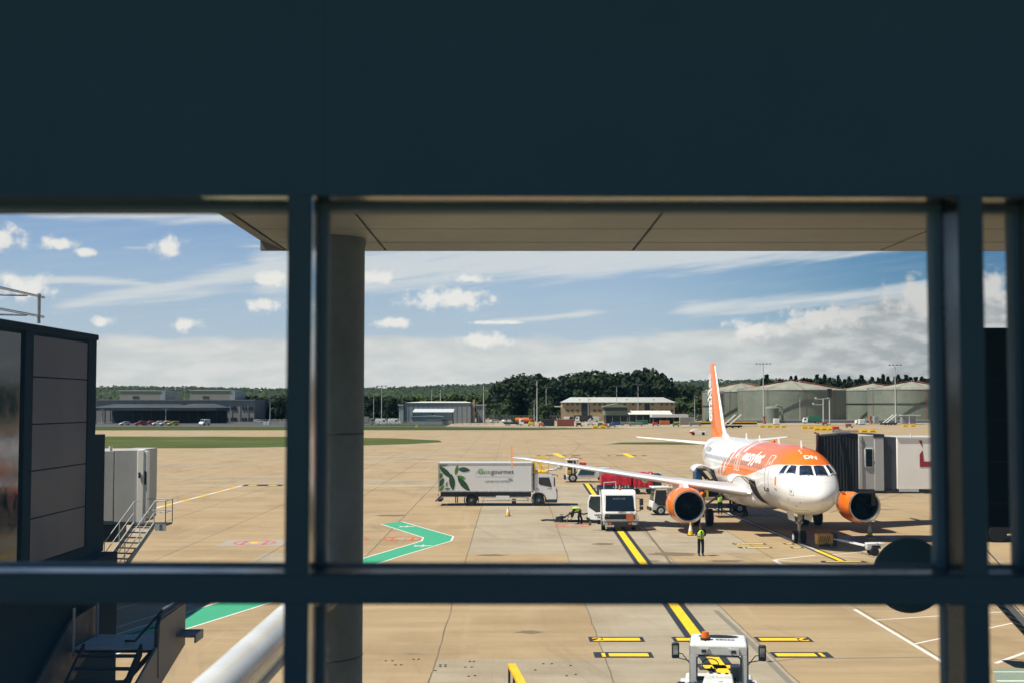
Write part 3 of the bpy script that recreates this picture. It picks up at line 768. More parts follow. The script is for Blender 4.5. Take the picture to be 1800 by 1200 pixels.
# grey shed with annex and hut
Y = 560
Bs = thing('grey_shed', 'large grey corrugated shed left of the tall trees', 'shed', (px(770, Y), Y, 0)); ox = Bs.location.x
def L(u): return px(u, Y)-ox
bpart(Bs, 'wall', M_SHED, L(711), L(829), 0, 30, 0, pz(707, Y))
mb = MB(); mb.loft([[(L(711), -.3, pz(707, Y)), (L(829), -.3, pz(707, Y)), (L(829), 30, pz(707, Y)), (L(711), 30, pz(707, Y))], [(L(740), 8, pz(704.8, Y)), (L(816), 8, pz(704.8, Y)), (L(816), 22, pz(704.8, Y)), (L(740), 22, pz(704.8, Y))]]); mb.build('roof', M_CREAMR, Bs)
bpart(Bs, 'corner_post', M_CHAS, L(709.5), L(711), -.4, 0, 0, pz(704.5, Y)); bpart(Bs, 'corner_post', M_CHAS, L(827.5), L(829), -.4, 0, 0, pz(705, Y))
bpart(Bs, 'brick_pier', M_BRICK, L(831), L(834.5), 1, 4, 0, pz(701.5, Y))
for (a, b) in ((697, 710), (836, 851)):
    w = bpart(Bs, 'wing', M_SHED, L(a), L(b), 12, 24, 0, pz(713, Y)); bpart(w, 'wing_fascia', M_BLUEF, L(a)-.5, L(b)+.5, 11.7, 24, pz(713, Y), pz(711.6, Y)); bpart(w, 'wing_roof', M_CREAMR, L(a)-.5, L(b)+.5, 11.7, 24, pz(711.6, Y), pz(710.4, Y))
for i in range(13): bpart(Bs, 'sheet_seam', M_GREY, L(718+i*8.5)-.05, L(718+i*8.5)+.05, -.12, 0, 0, pz(707.3, Y))
Ya = 535; An = thing('white_annex', 'low annex with bright white roof in front of the grey shed', 'annex', (px(762, Ya), Ya, 0)); ox = An.location.x
def La(u): return px(u, Ya)-ox
bpart(An, 'wall', M_SHED, La(726), La(796), 0, 10, 0, pz(724, Ya))
MB().prism([(-.6, pz(724, Ya)), (10, pz(718.5, Ya)), (10, pz(717.8, Ya)), (-.6, pz(723.2, Ya))], 'x', La(725.5), La(797)).build('roof', M_WHITE, An)
bpart(An, 'frame_post', M_CHAS, La(725.6), La(726.4), -.3, 0, 0, pz(724, Ya)); bpart(An, 'frame_post', M_CHAS, La(760), La(761), -.3, 0, 0, pz(724, Ya)); bpart(An, 'frame_post', M_CHAS, La(795.5), La(796.4), -.3, 0, 0, pz(724, Ya))
Yh = 510; Hh = thing('blue_edged_hut', 'low grey hut with blue roof edge in front of the white roofed annex', 'hut', (px(752, Yh), Yh, 0)); ox = Hh.location.x
def Lh(u): return px(u, Yh)-ox
bpart(Hh, 'wall', M_SHED, Lh(723), Lh(778), 0, 8, 0, pz(732.5, Yh)); bpart(Hh, 'fascia', M_BLUEF, Lh(722), Lh(779), -.3, 8, pz(732.5, Yh), pz(731.3, Yh))
MB().prism([(Lh(722), pz(731.3, Yh)), (Lh(779), pz(731.3, Yh)), (Lh(760), pz(729.6, Yh))], 'y', -.3, 8).build('roof', M_SHED, Hh)
for i in range(7): bpart(Hh, 'vent', M_CREAMR, Lh(750+i*3.6), Lh(752+i*3.6), -.12, 0, pz(737.6, Yh), pz(736.4, Yh))
bpart(Hh, 'side_lean_to', M_CHAS, Lh(779), Lh(787), 1, 7, 0, pz(738, Yh))

# buff brick office
Y = 615; Bo = thing('brick_office', 'buff brick two storey office with pale hipped roof below the tall trees', 'building', (px(1087, Y), Y, 0)); ox = Bo.location.x
def L(u): return px(u, Y)-ox
bpart(Bo, 'wall', M_BRICK, L(988), L(1186), 0, 16, 0, pz(707.3, Y))
bpart(Bo, 'gutter', M_CHAS, L(986.5), L(1187.5), -.7, 16.7, pz(707.3, Y), pz(706.4, Y))
mb = MB(); z0, z1 = pz(706.4, Y), pz(697.2, Y)
mb.loft([[(L(986), -.8, z0), (L(1188), -.8, z0), (L(1188), 16.8, z0), (L(986), 16.8, z0)], [(L(1004), 7.5, z1), (L(1169), 7.5, z1), (L(1169), 8.5, z1), (L(1004), 8.5, z1)]]); mb.build('roof', M_ROOFG, Bo)
for u in (996, 1004, 1013, 1043, 1052, 1061, 1087, 1096, 1111, 1123, 1145, 1161, 1170, 1179):
    for (a, b) in ((711.5, 708.5), (722, 719)): bpart(Bo, 'window', M_WIN, L(u), L(u+4), -.15, .1, pz(a, Y), pz(b, Y))
for (a, b) in ((1022, 1036), (1133, 1142)): bpart(Bo, 'recess', M_CHAS, L(a), L(b), -.12, .1, 0, pz(708, Y))
for u in (1018, 1036, 1101, 1149): bpart(Bo, 'roof_vent', M_CHAS, L(u), L(u+3), 3, 4, pz(702.3, Y), pz(701.1, Y))
MB().prism([(L(974), pz(712.7, Y)), (L(988), pz(712.7, Y)), (L(988), pz(714.6, Y)), (L(976), pz(714.6, Y))], 'y', 2, 10).build('porch_roof', M_CREAMR, Bo)

# green gatehouse and open sheds
Y = 545; Bg = thing('green_gatehouse', 'small moss green building with dark window band and low gable roof in the yard', 'building', (px(1083, Y), Y, 0)); ox = Bg.location.x
def L(u): return px(u, Y)-ox
bpart(Bg, 'wall', M_GREENB, L(1063), L(1103), 0, 12, pz(729, Y), pz(721, Y)); bpart(Bg, 'window_band', M_WIN, L(1063.3), L(1102.7), .2, 12, pz(721, Y), pz(715, Y))
MB().prism([(L(1060), pz(713.8, Y)), (L(1060), pz(714.8, Y)), (L(1104.5), pz(714.8, Y)), (L(1104.5), pz(713.8, Y)), (L(1084), pz(708.2, Y))], 'y', -.8, 12.5).build('roof', M_GREENB, Bg)
bpart(Bg, 'undercroft', M_CHAS, L(1065), L(1102), 1, 12, 0, pz(729, Y))
for u in (1063.5, 1076, 1090, 1102): bpart(Bg, 'post', M_GREENB, L(u), L(u+.9), 0, .4, 0, pz(729, Y))
Oc = thing('open_store', 'long open store with cream sloping roof beside the green gatehouse', 'shed', (px(1145, 540), 540, 0)); ox = Oc.location.x
def L(u): return px(u, 540)-ox
MB().prism([(0, pz(727.8, 540)), (10, pz(721.5, 540)), (10, pz(721, 540)), (0, pz(727.3, 540))], 'x', L(1105), L(1182)).build('roof', M_CREAMR, Oc)
bpart(Oc, 'back_wall', M_CHAS, L(1105), L(1180), 5, 10, 0, pz(726, 540))
for i in range(7): bpart(Oc, 'post', M_GREY, L(1106+i*12), L(1106.6+i*12), .1, .4, 0, pz(728, 540))
Ow = thing('white_canopy', 'flat white canopy roof on posts right of the cream roofed store', 'canopy', (px(1178, 525), 525, 0)); ox = Ow.location.x
def L(u): return px(u, 525)-ox
bpart(Ow, 'roof', M_WHITED, L(1146), L(1210), 0, 8, pz(732.6, 525), pz(727.5, 525)); bpart(Ow, 'back_wall', M_CHAS, L(1150), L(1206), 7, 8, 0, pz(733, 525))
for i in range(6): bpart(Ow, 'post', M_GREY, L(1148+i*12), L(1148.7+i*12), .2, .5, 0, pz(732.6, 525))

# storage tanks
def tank(u, w, vr, va, Y, label, legs=8, band=False):
    r = w*Y/FPX; t = thing('storage_tank', label, 'tank', (px(u, Y), Y+r, 0), 0, 'fuel storage tanks on the right'); zr = pz(vr, Y+r*.5); za = pz(va, Y+r)
    MB().lathe([(.01, 0), (r, 0), (r, zr)], n=64).build('shell', M_TANKG, t)
    MB().lathe([(r+.15, zr), (r+.15, zr+.25), (.05, za)], n=64).build('roof', M_TANKR, t)
    if band:
        MB().lathe([(r+.1, zr*.55), (r+.3, zr*.55), (r+.3, zr*.55+.35), (r+.1, zr*.55+.35)], n=64).build('wind_girder', M_CHAS, t)
    mb = MB()
    for k in (0.6, 1.15): mb.lathe([(r+.1, zr+k), (r+.16, zr+k+.05), (r+.1, zr+k+.1)], n=64)
    for i in range(44): a = i*2*math.pi/44; mb.box(r*math.cos(a)-.05, r*math.cos(a)+.05, r*math.sin(a)-.05, r*math.sin(a)+.05, zr, zr+1.2)
    mb.build('railing', M_GREY, t)
    for i in range(legs):
        a = -math.pi*(.08+.84*i/max(1, legs-1)); x, y = (r+.35)*math.cos(a), (r+.35)*math.sin(a)
        MB().tube([(x, y, 0), (x, y, zr+.7), (x*.8, y*.8, zr+.7+(za-zr)*.2), (x*.12, y*.12, za+.2)], .09, 6).build('foam_pipe', M_RUST, t)
    mb = MB()
    for i in range(26):
        a = -math.pi*.75+i*.035; x, y = (r+.6)*math.cos(a), (r+.6)*math.sin(a); mb.cbox((x, y, zr*i/26), (1.2, .5, .15), a+math.pi/2)
    mb.build('spiral_stair', M_GREENB, t)
    MB().lathe([(.4, za-.3), (.4, za+.5), (.05, za+.8)], n=10).build('roof_vent', M_RUST, t)
    return t
tank(1318, 80, 688.5, 673, 650, 'pale green storage tank partly behind the orange tail fin', 7)
tank(1413, 97, 685.5, 668.5, 600, 'widest storage tank, right of the tail fin behind the tall lamp mast', 5)
tank(1553, 62, 686, 673.5, 640, 'storage tank half hidden between the widest tank and the rightmost one', 3, True)
tank(1628, 78, 684.5, 670, 596, 'rightmost storage tank with dark girder ring next to the thick window mullion', 5, True)
tank(1256, 19, 691, 688, 590, 'small storage tank just left of the tail fin', 3, True)
t = thing('small_vertical_vessel', 'small grey green vessel with a big bent pipe in front of the widest tank', 'tank', (px(1356, 560), 560, 0))
MB().lathe([(.01, 0), (3.2, 0), (3.2, 6.6), (2.4, 7.3), (.01, 7.6)], n=28).build('shell', M_TANKG, t); MB().tube([(1.5, 0, 7.2), (3, 0, 8), (4.6, 0, 7.2), (4.9, 0, 5), (4.9, 0, 0)], .5, 8).build('bent_pipe', M_GREENB, t)
bund = thing('bund_wall', 'low grey retaining wall along the foot of the storage tanks', 'wall', (px(1440, 560), 560, 0)); ox = bund.location.x
MB().box(px(1270, 560)-ox, px(1800, 560)-ox, -.4, .4, 0, 1.2).build('wall', M_SHED, bund); MB().box(px(1270, 560)-ox, px(1800, 560)-ox, -.6, .6, 1.2, 1.4).build('coping', M_STEELP, bund)
YB = 519
yb = thing('yellow_kerb_wall', 'long low yellow and dark barrier wall in front of the tank yard', 'barrier', (px(1260, YB), YB, 0)); ox = yb.location.x
MB().box(px(1185, YB)-ox, px(1330, YB)-ox, -.3, .3, .75, 1.15).build('yellow_rail', M_YELLOW, yb); MB().box(px(1185, YB)-ox, px(1330, YB)-ox, -.25, .25, 0, .75).build('wall', M_CHAS, yb)

# lamp masts
def mast(u, v, Y, heads=4, label='', grp='floodlight masts across the airfield', r=.16):
    z = pz(v, Y); t = thing('lamp_mast', label, 'lamp mast', (px(u, Y), Y, 0), 0, grp)
    MB().cyl((0, 0, 0), (0, 0, z), r, r*.55, 8).build('pole', M_STEELP, t)
    w = heads*.62
    MB().box(-w, w, -.09, .09, z-.15, z+.02).build('crossarm', M_GREY, t)
    for i in range(heads):
        x = -w+2*w*i/max(1, heads-1); MB().cbox((x, -.3, z-.1), (.55, .8, .35), 0, R(12)).build('floodlight', M_CHAS, t, .04)
    return t
mast(1342, 638.5, 560, 5, 'tall floodlight mast in front of the widest storage tank', r=.3)
mast(1574, 640.5, 540, 4, 'tall floodlight mast in front of the two right storage tanks', r=.3)
mast(671, 677.5, 545, 3, 'floodlight mast left of the grey shed', r=.22); mast(850, 674.5, 530, 3, 'floodlight mast at the right end of the grey shed', r=.22)
mast(944, 667, 540, 3, 'thick lamp mast in front of the left trees of the tall wood', r=.28); mast(960, 680, 560, 3, 'shorter lamp mast just right of the thick one by the wood')
mast(1084, 677.5, 570, 3, 'lamp mast behind the green gatehouse roof'); mast(1121.5, 675, 575, 3, 'lamp mast in front of the middle of the brick office')
mast(657, 693, 560, 1, 'short lamp post beside the concrete column by the trees'); mast(703, 717, 540, 1, 'short lamp post at the left wing of the grey shed')
mast(234, 677.5, 650, 2, 'thin lamp mast over the first roof house of the long building'); mast(290, 679.5, 650, 2, 'thin lamp mast between the two roof houses'); mast(324, 680.5, 650, 2, 'thin lamp mast just left of the second roof house')
mast(475, 701, 560, 1, 'lamp post among the trees right of the long building'); mast(1034, 694, 600, 1, 'short lamp post by the left bay of the brick office'); mast(1221, 694, 590, 1, 'short lamp post between brick office and small tank')
mast(939, 705, 520, 1, 'short lamp post in the yard below the wood'); mast(1406, 694, 575, 1, 'thin lamp post against the widest tank'); mast(180, 718, 540, 2, 'low twin lamp at the left end of the dark canopy'); mast(292, 718, 540, 2, 'low twin lamp at the middle of the dark canopy')
mast(759, 684, 590, 1, 'thin mast rising over the left of the shed roof'); mast(774, 684, 590, 1, 'thin mast rising over the middle of the shed roof')

# wire fences
def fence(pts, h, label, sp=3.0):
    t = thing('wire_fence', label, 'fence', (pts[0][0], pts[0][1], 0)); o = Vector((pts[0][0], pts[0][1], 0)); mb = MB(); mw = MB()
    for a, b in zip(pts, pts[1:]):
        a = Vector((*a, 0))-o; b = Vector((*b, 0))-o; n = int((b-a).length/sp)
        for i in range(n+1): p = a.lerp(b, i/n); mb.box(p.x-.07, p.x+.07, p.y-.07, p.y+.07, 0, h)
        for k in range(9): z = .1+(h-.15)*k/8; mw.tube([a+Vector((0, 0, z)), b+Vector((0, 0, z))], .022, 4)
        m = int((b-a).length/.5)
        for i in range(m): p = a.lerp(b, i/m); mw.box(p.x-.012, p.x+.012, p.y-.012, p.y+.012, .1, h)
    mb.build('post', M_GREY, t)['kind'] = 'stuff'; mw.build('mesh_panel', M_GREY, t)
fence([(px(640, 500), 500), (px(790, 500), 500)], 1.6, 'low wire fence along the grass in front of the grey hut')
fence([(px(800, 500), 500), (px(868, 505), 505)], 4.2, 'tall wire gate fence right of the grey shed')
fence([(px(862, 590), 590), (px(990, 590), 590)], 3.2, 'wire fence below the left trees of the tall wood')
fence([(px(1185, 575), 575), (px(1240, 575), 575)], 4.0, 'wire fence left of the small storage tank')
fence([(px(445, 545), 545), (px(505, 545), 545)], 1.8, 'wire fence by the trees right of the long building')

# ------------------------------------------------------------------ cars and far vehicles
M_CARG = M_GLASSD
def wheel(mbt, mbr, x, y, r, w, side):
    mbt.cyl((x, y-w/2, r), (x, y+w/2, r), r, n=20); mbr.cyl((x, y+side*(w/2+.005), r), (x, y+side*(w/2-.04), r), r*.55, n=14)


def make_car(name, label, cat, body, grp, kind='car'):
    t = thing(name, label, cat, group=grp)
    if kind == 'car':
        prof = [(-2.1, .35), (-2.15, .8), (-1.95, 1.02), (-1.5, 1.45), (.35, 1.48), (1.05, 1.0), (1.95, .82), (2.12, .6), (2.1, .35)]; gl = [(-1.75, 1.04), (-1.42, 1.40), (.3, 1.43), (.92, 1.04)]; w, wx, r = .86, (-1.3, 1.32), .32; ws = [(.40, 1.45), (1.06, 1.02)]
    elif kind == 'van':
        prof = [(-2.6, .4), (-2.65, 2.2), (-2.4, 2.45), (1.1, 2.45), (1.75, 1.5), (2.5, 1.15), (2.65, .8), (2.6, .4)]; gl = [(.3, 1.35), (.3, 2.0), (1.15, 2.0), (1.6, 1.4)]; w, wx, r = .98, (-1.6, 1.7), .36; ws = [(1.16, 2.38), (1.77, 1.52)]
    elif kind == 'suv':
        prof = [(-2.2, .4), (-2.25, 1.0), (-2.1, 1.75), (.3, 1.8), (.95, 1.15), (2.0, 1.0), (2.15, .7), (2.1, .4)]; gl = [(-1.95, 1.15), (-1.9, 1.62), (.25, 1.66), (.8, 1.15)]; w, wx, r = .92, (-1.35, 1.35), .38; ws = [(.35, 1.76), (.98, 1.18)]
    MB().prism(prof, 'y', -w, w).build('body', body, t, .08)
    MB().prism(gl, 'y', -w-.012, w+.012).build('side_glass', M_CARG, t)
    (a, b), (c, d) = ws; MB().add([(a+.03, -w*.86, b+.02), (c+.03, -w*.9, d+.03), (c+.03, w*.9, d+.03), (a+.03, w*.86, b+.02)], [(0, 1, 2, 3)]).build('windscreen', M_CARG, t)
    for x in wx:
        for s in (-1, 1):
            m1, m2 = MB(), MB(); wheel(m1, m2, x, s*(w-.08), r, .22, s); o = m1.build('wheel', M_TYRE, t); m2.build('rim', M_STEELP, o)
    for s in (-1, 1): MB().cbox((prof[-2][0]-.02, s*w*.7, .75), (.1, .3, .16)).build('headlight', M_CHROME, t, .02)
    return t
PAINTS = {'white': M_WHITE, 'red': pm('red car paint', (.45, .02, .015), .3, var=.05, coat=.6), 'yellow': pm('yellow car paint', (.72, .52, .02), .3, var=.05, coat=.6), 'silver': pm('silver car paint', (.42, .45, .47), .3, .4, var=.05, coat=.5),
          'blue': pm('blue car paint', (.03, .08, .22), .3, var=.05, coat=.6), 'black': pm('black car paint', (.02, .022, .026), .25, var=.05, coat=.6), 'green': pm('green vehicle paint', (.03, .16, .09), .4, var=.1), 'orange': pm('orange vehicle paint', (.55, .14, .04), .45, var=.12, dirt=.1)}
for (u, Y_, k, c, rz, lab) in ((160, 500, 'suv', 'silver', 215, 'silver car at the far left of the parked row, beside the dark tower'), (220, 497, 'car', 'white', 215, 'white saloon parked alone under the dark canopy'), (247, 492, 'suv', 'red', 215, 'red fire service car, left of the two red ones'),
                               (263, 494, 'suv', 'red', 215, 'red fire service car with white roof sign, right of the two red ones'), (278, 492, 'suv', 'white', 215, 'white estate car between the red cars and the yellow one'), (291, 492, 'suv', 'white', 215, 'white and yellow patrol car touching the yellow one'),
                               (305, 490, 'suv', 'yellow', 215, 'bright yellow estate car at the right end of the row'), (360, 492, 'van', 'white', 250, 'tall white van parked at the right end of the dark canopy'),
                               (672, 505, 'van', 'white', 0, 'long white van next to the concrete column'), (694, 507, 'van', 'white', 0, 'second white van, left of the grey hut'), (870, 560, 'car', 'white', 10, 'white car parked right of the shed brick pier'), (887, 562, 'car', 'silver', 80, 'dark windowed car below the tall trees'),
                               (1001, 590, 'van', 'white', 5, 'white van parked at the left corner of the brick office'), (1043, 588, 'van', 'white', 190, 'white van with dark box in front of the brick office'), (1111, 592, 'suv', 'silver', 0, 'pale car behind the cream roofed store'), (1158, 592, 'suv', 'white', 0, 'white car behind the cream roofed store'),
                               (455, 560, 'car', 'white', 10, 'white car under the trees right of the long building'), (480, 562, 'car', 'silver', 10, 'silver car under the trees next to the mullion'), (1512, 520, 'suv', 'white', 10, 'white pickup beside the yellow barriers by the tanks')):
    t = make_car('parked_'+('van' if k == 'van' else 'car'), lab, 'van' if k == 'van' else 'car', PAINTS[c], 'vehicles parked across the airfield', k); t.location = (px(u, Y_), Y_, .02); t.rotation_euler = (0, 0, R(rz))
    if 'fire' in lab or 'patrol' in lab: MB().box(-.5, -.2, -.6, .6, 1.8, 1.95).build('light_bar', M_ORANGEB if 'patrol' in lab else PAINTS['blue'], t)
    if 'patrol' in lab: MB().box(-1.8, 1.7, -.94, .94, .62, .85).build('yellow_stripe', PAINTS['yellow'], t)


def small_truck(label, u, Y_, cab, body, kind, rz=0, cat='truck'):
    t = thing('yard_truck', label, cat, (px(u, Y_), Y_, .02), R(rz), 'trucks in the far yard')
    MB().prism([(2.1, .5), (2.1, 2.5), (3.5, 2.5), (4.0, 1.5), (4.05, .5)], 'y', -1.15, 1.15).build('cab', cab, t, .06)
    MB().prism([(2.9, 1.5), (2.9, 2.2), (3.62, 2.2), (3.92, 1.5)], 'y', -1.17, 1.17).build('cab_window', M_GLASSD, t)
    MB().box(-3.9, 3.9, -.9, .9, .55, .95).build('chassis', M_CHAS, t)
    if kind == 'tank': MB().cyl((-3.8, 0, 1.9), (1.8, 0, 1.9), 1.05, n=20).build('tank_body', body, t)
    elif kind == 'box': MB().box(-3.9, 1.8, -1.2, 1.2, .95, 3.2).build('box_body', body, t, .04)
    else:
        MB().box(-3.9, 1.8, -1.1, 1.1, .95, 1.3).build('flatbed', body, t); MB().tube([(0, 0, 1.3), (-.5, 0, 2.6), (-3, 0, 2.9), (-3.6, 0, 2.0)], .14).build('crane_arm', body, t); MB().box(-2.5, -1, -.8, .8, 1.3, 2.3).build('load', M_WHITED, t, .05)
    for x in (-2.9, -1.8, 3.0):
        for s in (-1, 1):
            m1, m2 = MB(), MB(); wheel(m1, m2, x, s*1.0, .48, .28, s); o = m1.build('wheel', M_TYRE, t); m2.build('rim', M_STEELP, o)
    return t
small_truck('dark flatbed truck with white cab parked beyond the taxiway', 903, 492, M_WHITE, M_CHAS, 'flat')
small_truck('orange tanker truck behind the dark flatbed', 922, 503, PAINTS['orange'], PAINTS['orange'], 'tank')
small_truck('white tipper truck in front of the brick office left window bay', 1026, 588, M_WHITE, PAINTS['black'], 'box', 180)
small_truck('dark truck with white sign parked beside the gatehouse', 1015, 590, PAINTS['black'], PAINTS['black'], 'box', 180)
small_truck('white and green tanker parked in front of the widest storage tank', 1427, 545, M_WHITE, PAINTS['green'], 'box', 180)
small_truck('truck with boxed load at the left edge beside the concrete column', 641, 510, M_GREY, M_TAUPE, 'box', 0)

# yard equipment along the far apron edge
def container(u, Y_, w, h, mat, label, cat='container'):
    t = thing('container', label, cat, (px(u, Y_), Y_, .02), 0, 'containers in the far yard')
    MB().box(-w/2, w/2, -1.2, 1.2, .15, h).build('shell', mat, t, .05); mb = MB()
    for i in range(int(w/.5)): mb.box(-w/2+.2+i*.5, -w/2+.35+i*.5, -1.25, -1.2, .25, h-.1)
    mb.build('rib', mat, t); MB().box(-w/2-.03, w/2+.03, -1.22, 1.22, .0, .15).build('base_frame', M_CHAS, t)
for a in ((963, 482, 5.0, 2.6, M_CHAS, 'dark container in the far yard left of the red fronted one'), (994, 480, 6.5, 2.6, M_RUST, 'dull red container in the far yard'), (1207, 515, 6, 3, M_TAUPE, 'brown container under the white canopy end'),
          (1364, 520, 2.2, 2.4, M_WHITE, 'small white cabinet box above the yellow barrier'), (1514, 512, 2.3, 2.3, M_WHITE, 'white cabinet box behind the nearest yellow barrier'), (1539, 545, 2.0, 3.2, M_SHED, 'tall pale cabinet in front of the right tanks'), (1128, 520, 5, 1.8, PAINTS['green'], 'green tank box under the cream roofed store'),
          (1168, 515, 4, 1.6, PAINTS['orange'], 'orange crate under the white canopy'), (1085, 505, 5, 1.2, PAINTS['blue'], 'blue low crate on the apron edge')): container(*a)
def barrier_run(u0, u1, v, label):
    a, b = gnd(u0, v), gnd(u1, v); n = max(2, int((b-a).length/2.1)); grp = 'yellow plastic barriers along the far apron edge'
    for i in range(n):
        p = a.lerp(b, (i+.5)/n)
        t = thing('yellow_barrier', nth(i)+' '+label, 'barrier', (p.x, p.y, 0), 0, grp); MB().prism([(-.3, 0), (-.3, .3), (-.12, .6), (-.12, 1.05), (.12, 1.05), (.12, .6), (.3, .3), (.3, 0)], 'x', -.98, .98).build('block', M_YELLOW, t, .04)
        MB().box(-.7, .7, -.32, -.05, .35, .5).build('slot', M_CHAS, t)
barrier_run(1334, 1384, 751, 'yellow plastic barrier in the short row below the widest tank'); barrier_run(1409, 1466, 753, 'yellow plastic barrier in the row below the green tanker'); barrier_run(1430, 1466, 756, 'yellow plastic barrier in the doubled front row below the tanker')
barrier_run(1482, 1541, 759.5, 'yellow plastic barrier in the nearest row by the jet bridge roof'); barrier_run(1040, 1066, 752.5, 'yellow barrier in the row left of the orange crates'); barrier_run(1584, 1612, 749.5, 'yellow barrier below the small pale hut')
# small pale hut and floodlight trolley
t = thing('small_hut', 'small pale hut with overhanging flat roof by the right tanks', 'hut', (px(1598, 515), 515, 0)); MB().box(-3.0, 2.6, 0, 3, 0, 3.6).build('wall', M_SHED, t, .03); MB().box(-3.3, 4.6, -.5, 3.5, 3.6, 4.0).build('roof', M_STEELP, t); MB().box(-.3, .2, -.05, 0, 0, 3.4).build('door_edge', M_WHITE, t)
def sign_mast(u, v, Y_, label, arms):
    t = thing('signal_mast', label, 'mast', (px(u, Y_), Y_, 0)); z = pz(v, Y_); MB().cyl((0, 0, 0), (0, 0, z), .28, .24, 10).build('pole', M_STEELP, t)
    for (dz, dx) in arms: MB().box(min(0, dx), max(0, dx), -.15, .15, z-dz-.2, z-dz+.1).build('arm', M_STEELP, t); MB().cbox((dx, 0, z-dz+.3), (.7, .5, .7)).build('lamp', M_CREAMR, t, .05)
    return t
sign_mast(1447, 699, 505, 'pale mast with two side arms in front of the widest tank', [(.3, -3), (2.6, -4), (.1, 2)])
s = sign_mast(1458, 684, 500, 'thick mast with a dark guidance display head at its top', []); z = pz(684, 500); MB().box(-.9, .9, -.4, .4, z-3.2, z+.4).build('display_head', M_CHAS, s, .05)
MB().box(-.6, .6, -.45, -.40, z-.9, z+.1).build('display_screen', M_BLACK, s)
for (u, col, lab) in ((1343, M_RUST, 'red oxide hydrant stand at the foot of the left tall mast'), (1530, M_RUST, 'red oxide hydrant stand by the right tanks')):
    t = thing('hydrant_stand', lab, 'hydrant', (px(u, 540), 540, 0)); MB().cyl((0, 0, 0), (0, 0, 3.4), .35, n=10).build('pipe', col, t); MB().cyl((0, 0, 0), (0, 0, 1.2), .8, .6, 10).build('base', col, t); MB().box(-.5, .5, -.5, .5, 2.2, 3.3).build('valve_box', col, t, .1)
def conveyor(u, Y_, L_, lab, rz=0):
    t = thing('conveyor_ladder', lab, 'conveyor', (px(u, Y_), Y_, 0), R(rz)); mb = MB()
    for s in (-.5, .5): mb.tube([(-L_/2, s, .6), (L_/2, s, L_*.95)], .14, 6)
    mb.build('side_rail', M_STEELP, t); mr = MB()
    for i in range(9): k = (i+.5)/9; mr.box(-L_/2+L_*k-.1, -L_/2+L_*k+.1, -.5, .5, .6+(L_*.95-.6)*k-.05, .6+(L_*.95-.6)*k+.05)
    mr.build('rung', M_STEELP, t); MB().box(-L_/2-.8, L_/2, -.8, .8, .3, .9).build('base', M_CHAS, t, .05)
    for x in (-1.2, 1.2): MB().cyl((x, -.9, .35), (x, -.7, .35), .35, n=12).build('wheel', M_TYRE, t)
conveyor(1281, 440, 5, 'left pale ladder conveyor standing just right of the tail fin root', 10); conveyor(1291, 442, 5, 'right pale ladder conveyor standing just right of the tail fin root', 10)
conveyor(1560, 500, 4.5, 'steep conveyor trolley beside the yellow barriers at right', 0); conveyor(1566, 503, 4.5, 'second steep conveyor trolley at right, nearer the hut', 0)

def tow_cart(u, v, lab, mat, long=2.6):
    p = gnd(u, v); t = thing('equipment_cart', lab, 'cart', (p.x, p.y, 0), 0, 'ground equipment carts along the far apron edge')
    MB().box(-long/2, long/2, -.8, .8, .45, .62).build('deck', M_GREY, t); MB().box(-long/2+.2, long/2-.5, -.7, .7, .62, 1.5).build('load', mat, t, .08)
    MB().tube([(long/2, 0, .5), (long/2+.9, 0, .35)], .05).build('drawbar', M_CHAS, t)
    for x in (-long*.35, long*.35): MB().cyl((x, -.85, .25), (x, -.65, .25), .25, n=12).build('wheel', M_TYRE, t)
for a in ((1038, 747, 'pale equipment cart left of the gatehouse', M_WHITED), (1056, 749, 'green equipment cart below the gatehouse', PAINTS['green']), (1064, 751, 'orange equipment cart below the gatehouse', PAINTS['orange']), (1104, 747, 'grey pipe cart below the cream store', M_TANKG, 6), (1118, 748, 'second grey pipe cart below the cream store', M_TANKG, 6),
          (1152, 748, 'red ladder cart below the white canopy', M_RED), (1188, 749, 'green drum cart below the white canopy', PAINTS['green']), (1222, 748, 'pale green cart left of the tail fin', M_TANKG, 5), (1470, 757, 'small red and white cart beside the yellow barriers', M_RED), (1018, 749, 'dark generator cart left of centre yard', M_CHAS), (934, 748, 'yellow and white cart beside the orange tanker', PAINTS['yellow']),
          (952, 749, 'orange cart left of the dark container', PAINTS['orange']), (1076, 750, 'blue cart below the gatehouse', PAINTS['blue']), (1450, 747, 'dark crate cart beyond the yellow barriers', M_RUST), (1492, 751, 'dark red crate cart beyond the barriers', M_RUST)): tow_cart(*a)
t = thing('pushback_tractor', 'tiny white and red tug alone on the far apron left of the tail', 'tug', (gnd(1227, 764).x, gnd(1227, 764).y, 0)); MB().prism([(-2.2, .4), (-2.2, 1.1), (-1.3, 1.6), (-.4, 1.6), (0, 1.1), (2.2, 1.0), (2.2, .4)], 'y', -.9, .9).build('body', M_WHITE, t, .05); MB().box(-2.25, -1.4, -.92, .92, .5, 1.0).build('red_panel', M_RED, t)
for x in (-1.4, 1.3): MB().cyl((x, -1, .42), (x, -.75, .42), .42, n=14).build('wheel', M_TYRE, t)
t = thing('marker_board', 'bright yellow marker board on the grass before the grey hut', 'sign', (gnd(732, 752).x, gnd(732, 752).y, 0)); MB().box(-.45, .45, -.06, .06, .3, 1.2).build('board', PAINTS['yellow'], t); MB().box(-.05, .05, -.04, .04, 0, .3).build('leg', M_GREY, t)
t = thing('white_crate', 'small white cabinet on the grass right of the long building', 'cabinet', (px(469, 500), 500, 0)); MB().box(-1.2, 1.2, -.5, .5, 0, 1.4).build('case', M_WHITED, t, .04); MB().box(-.05, .05, -.52, -.5, .1, 1.3).build('door_seam', M_CHAS, t)

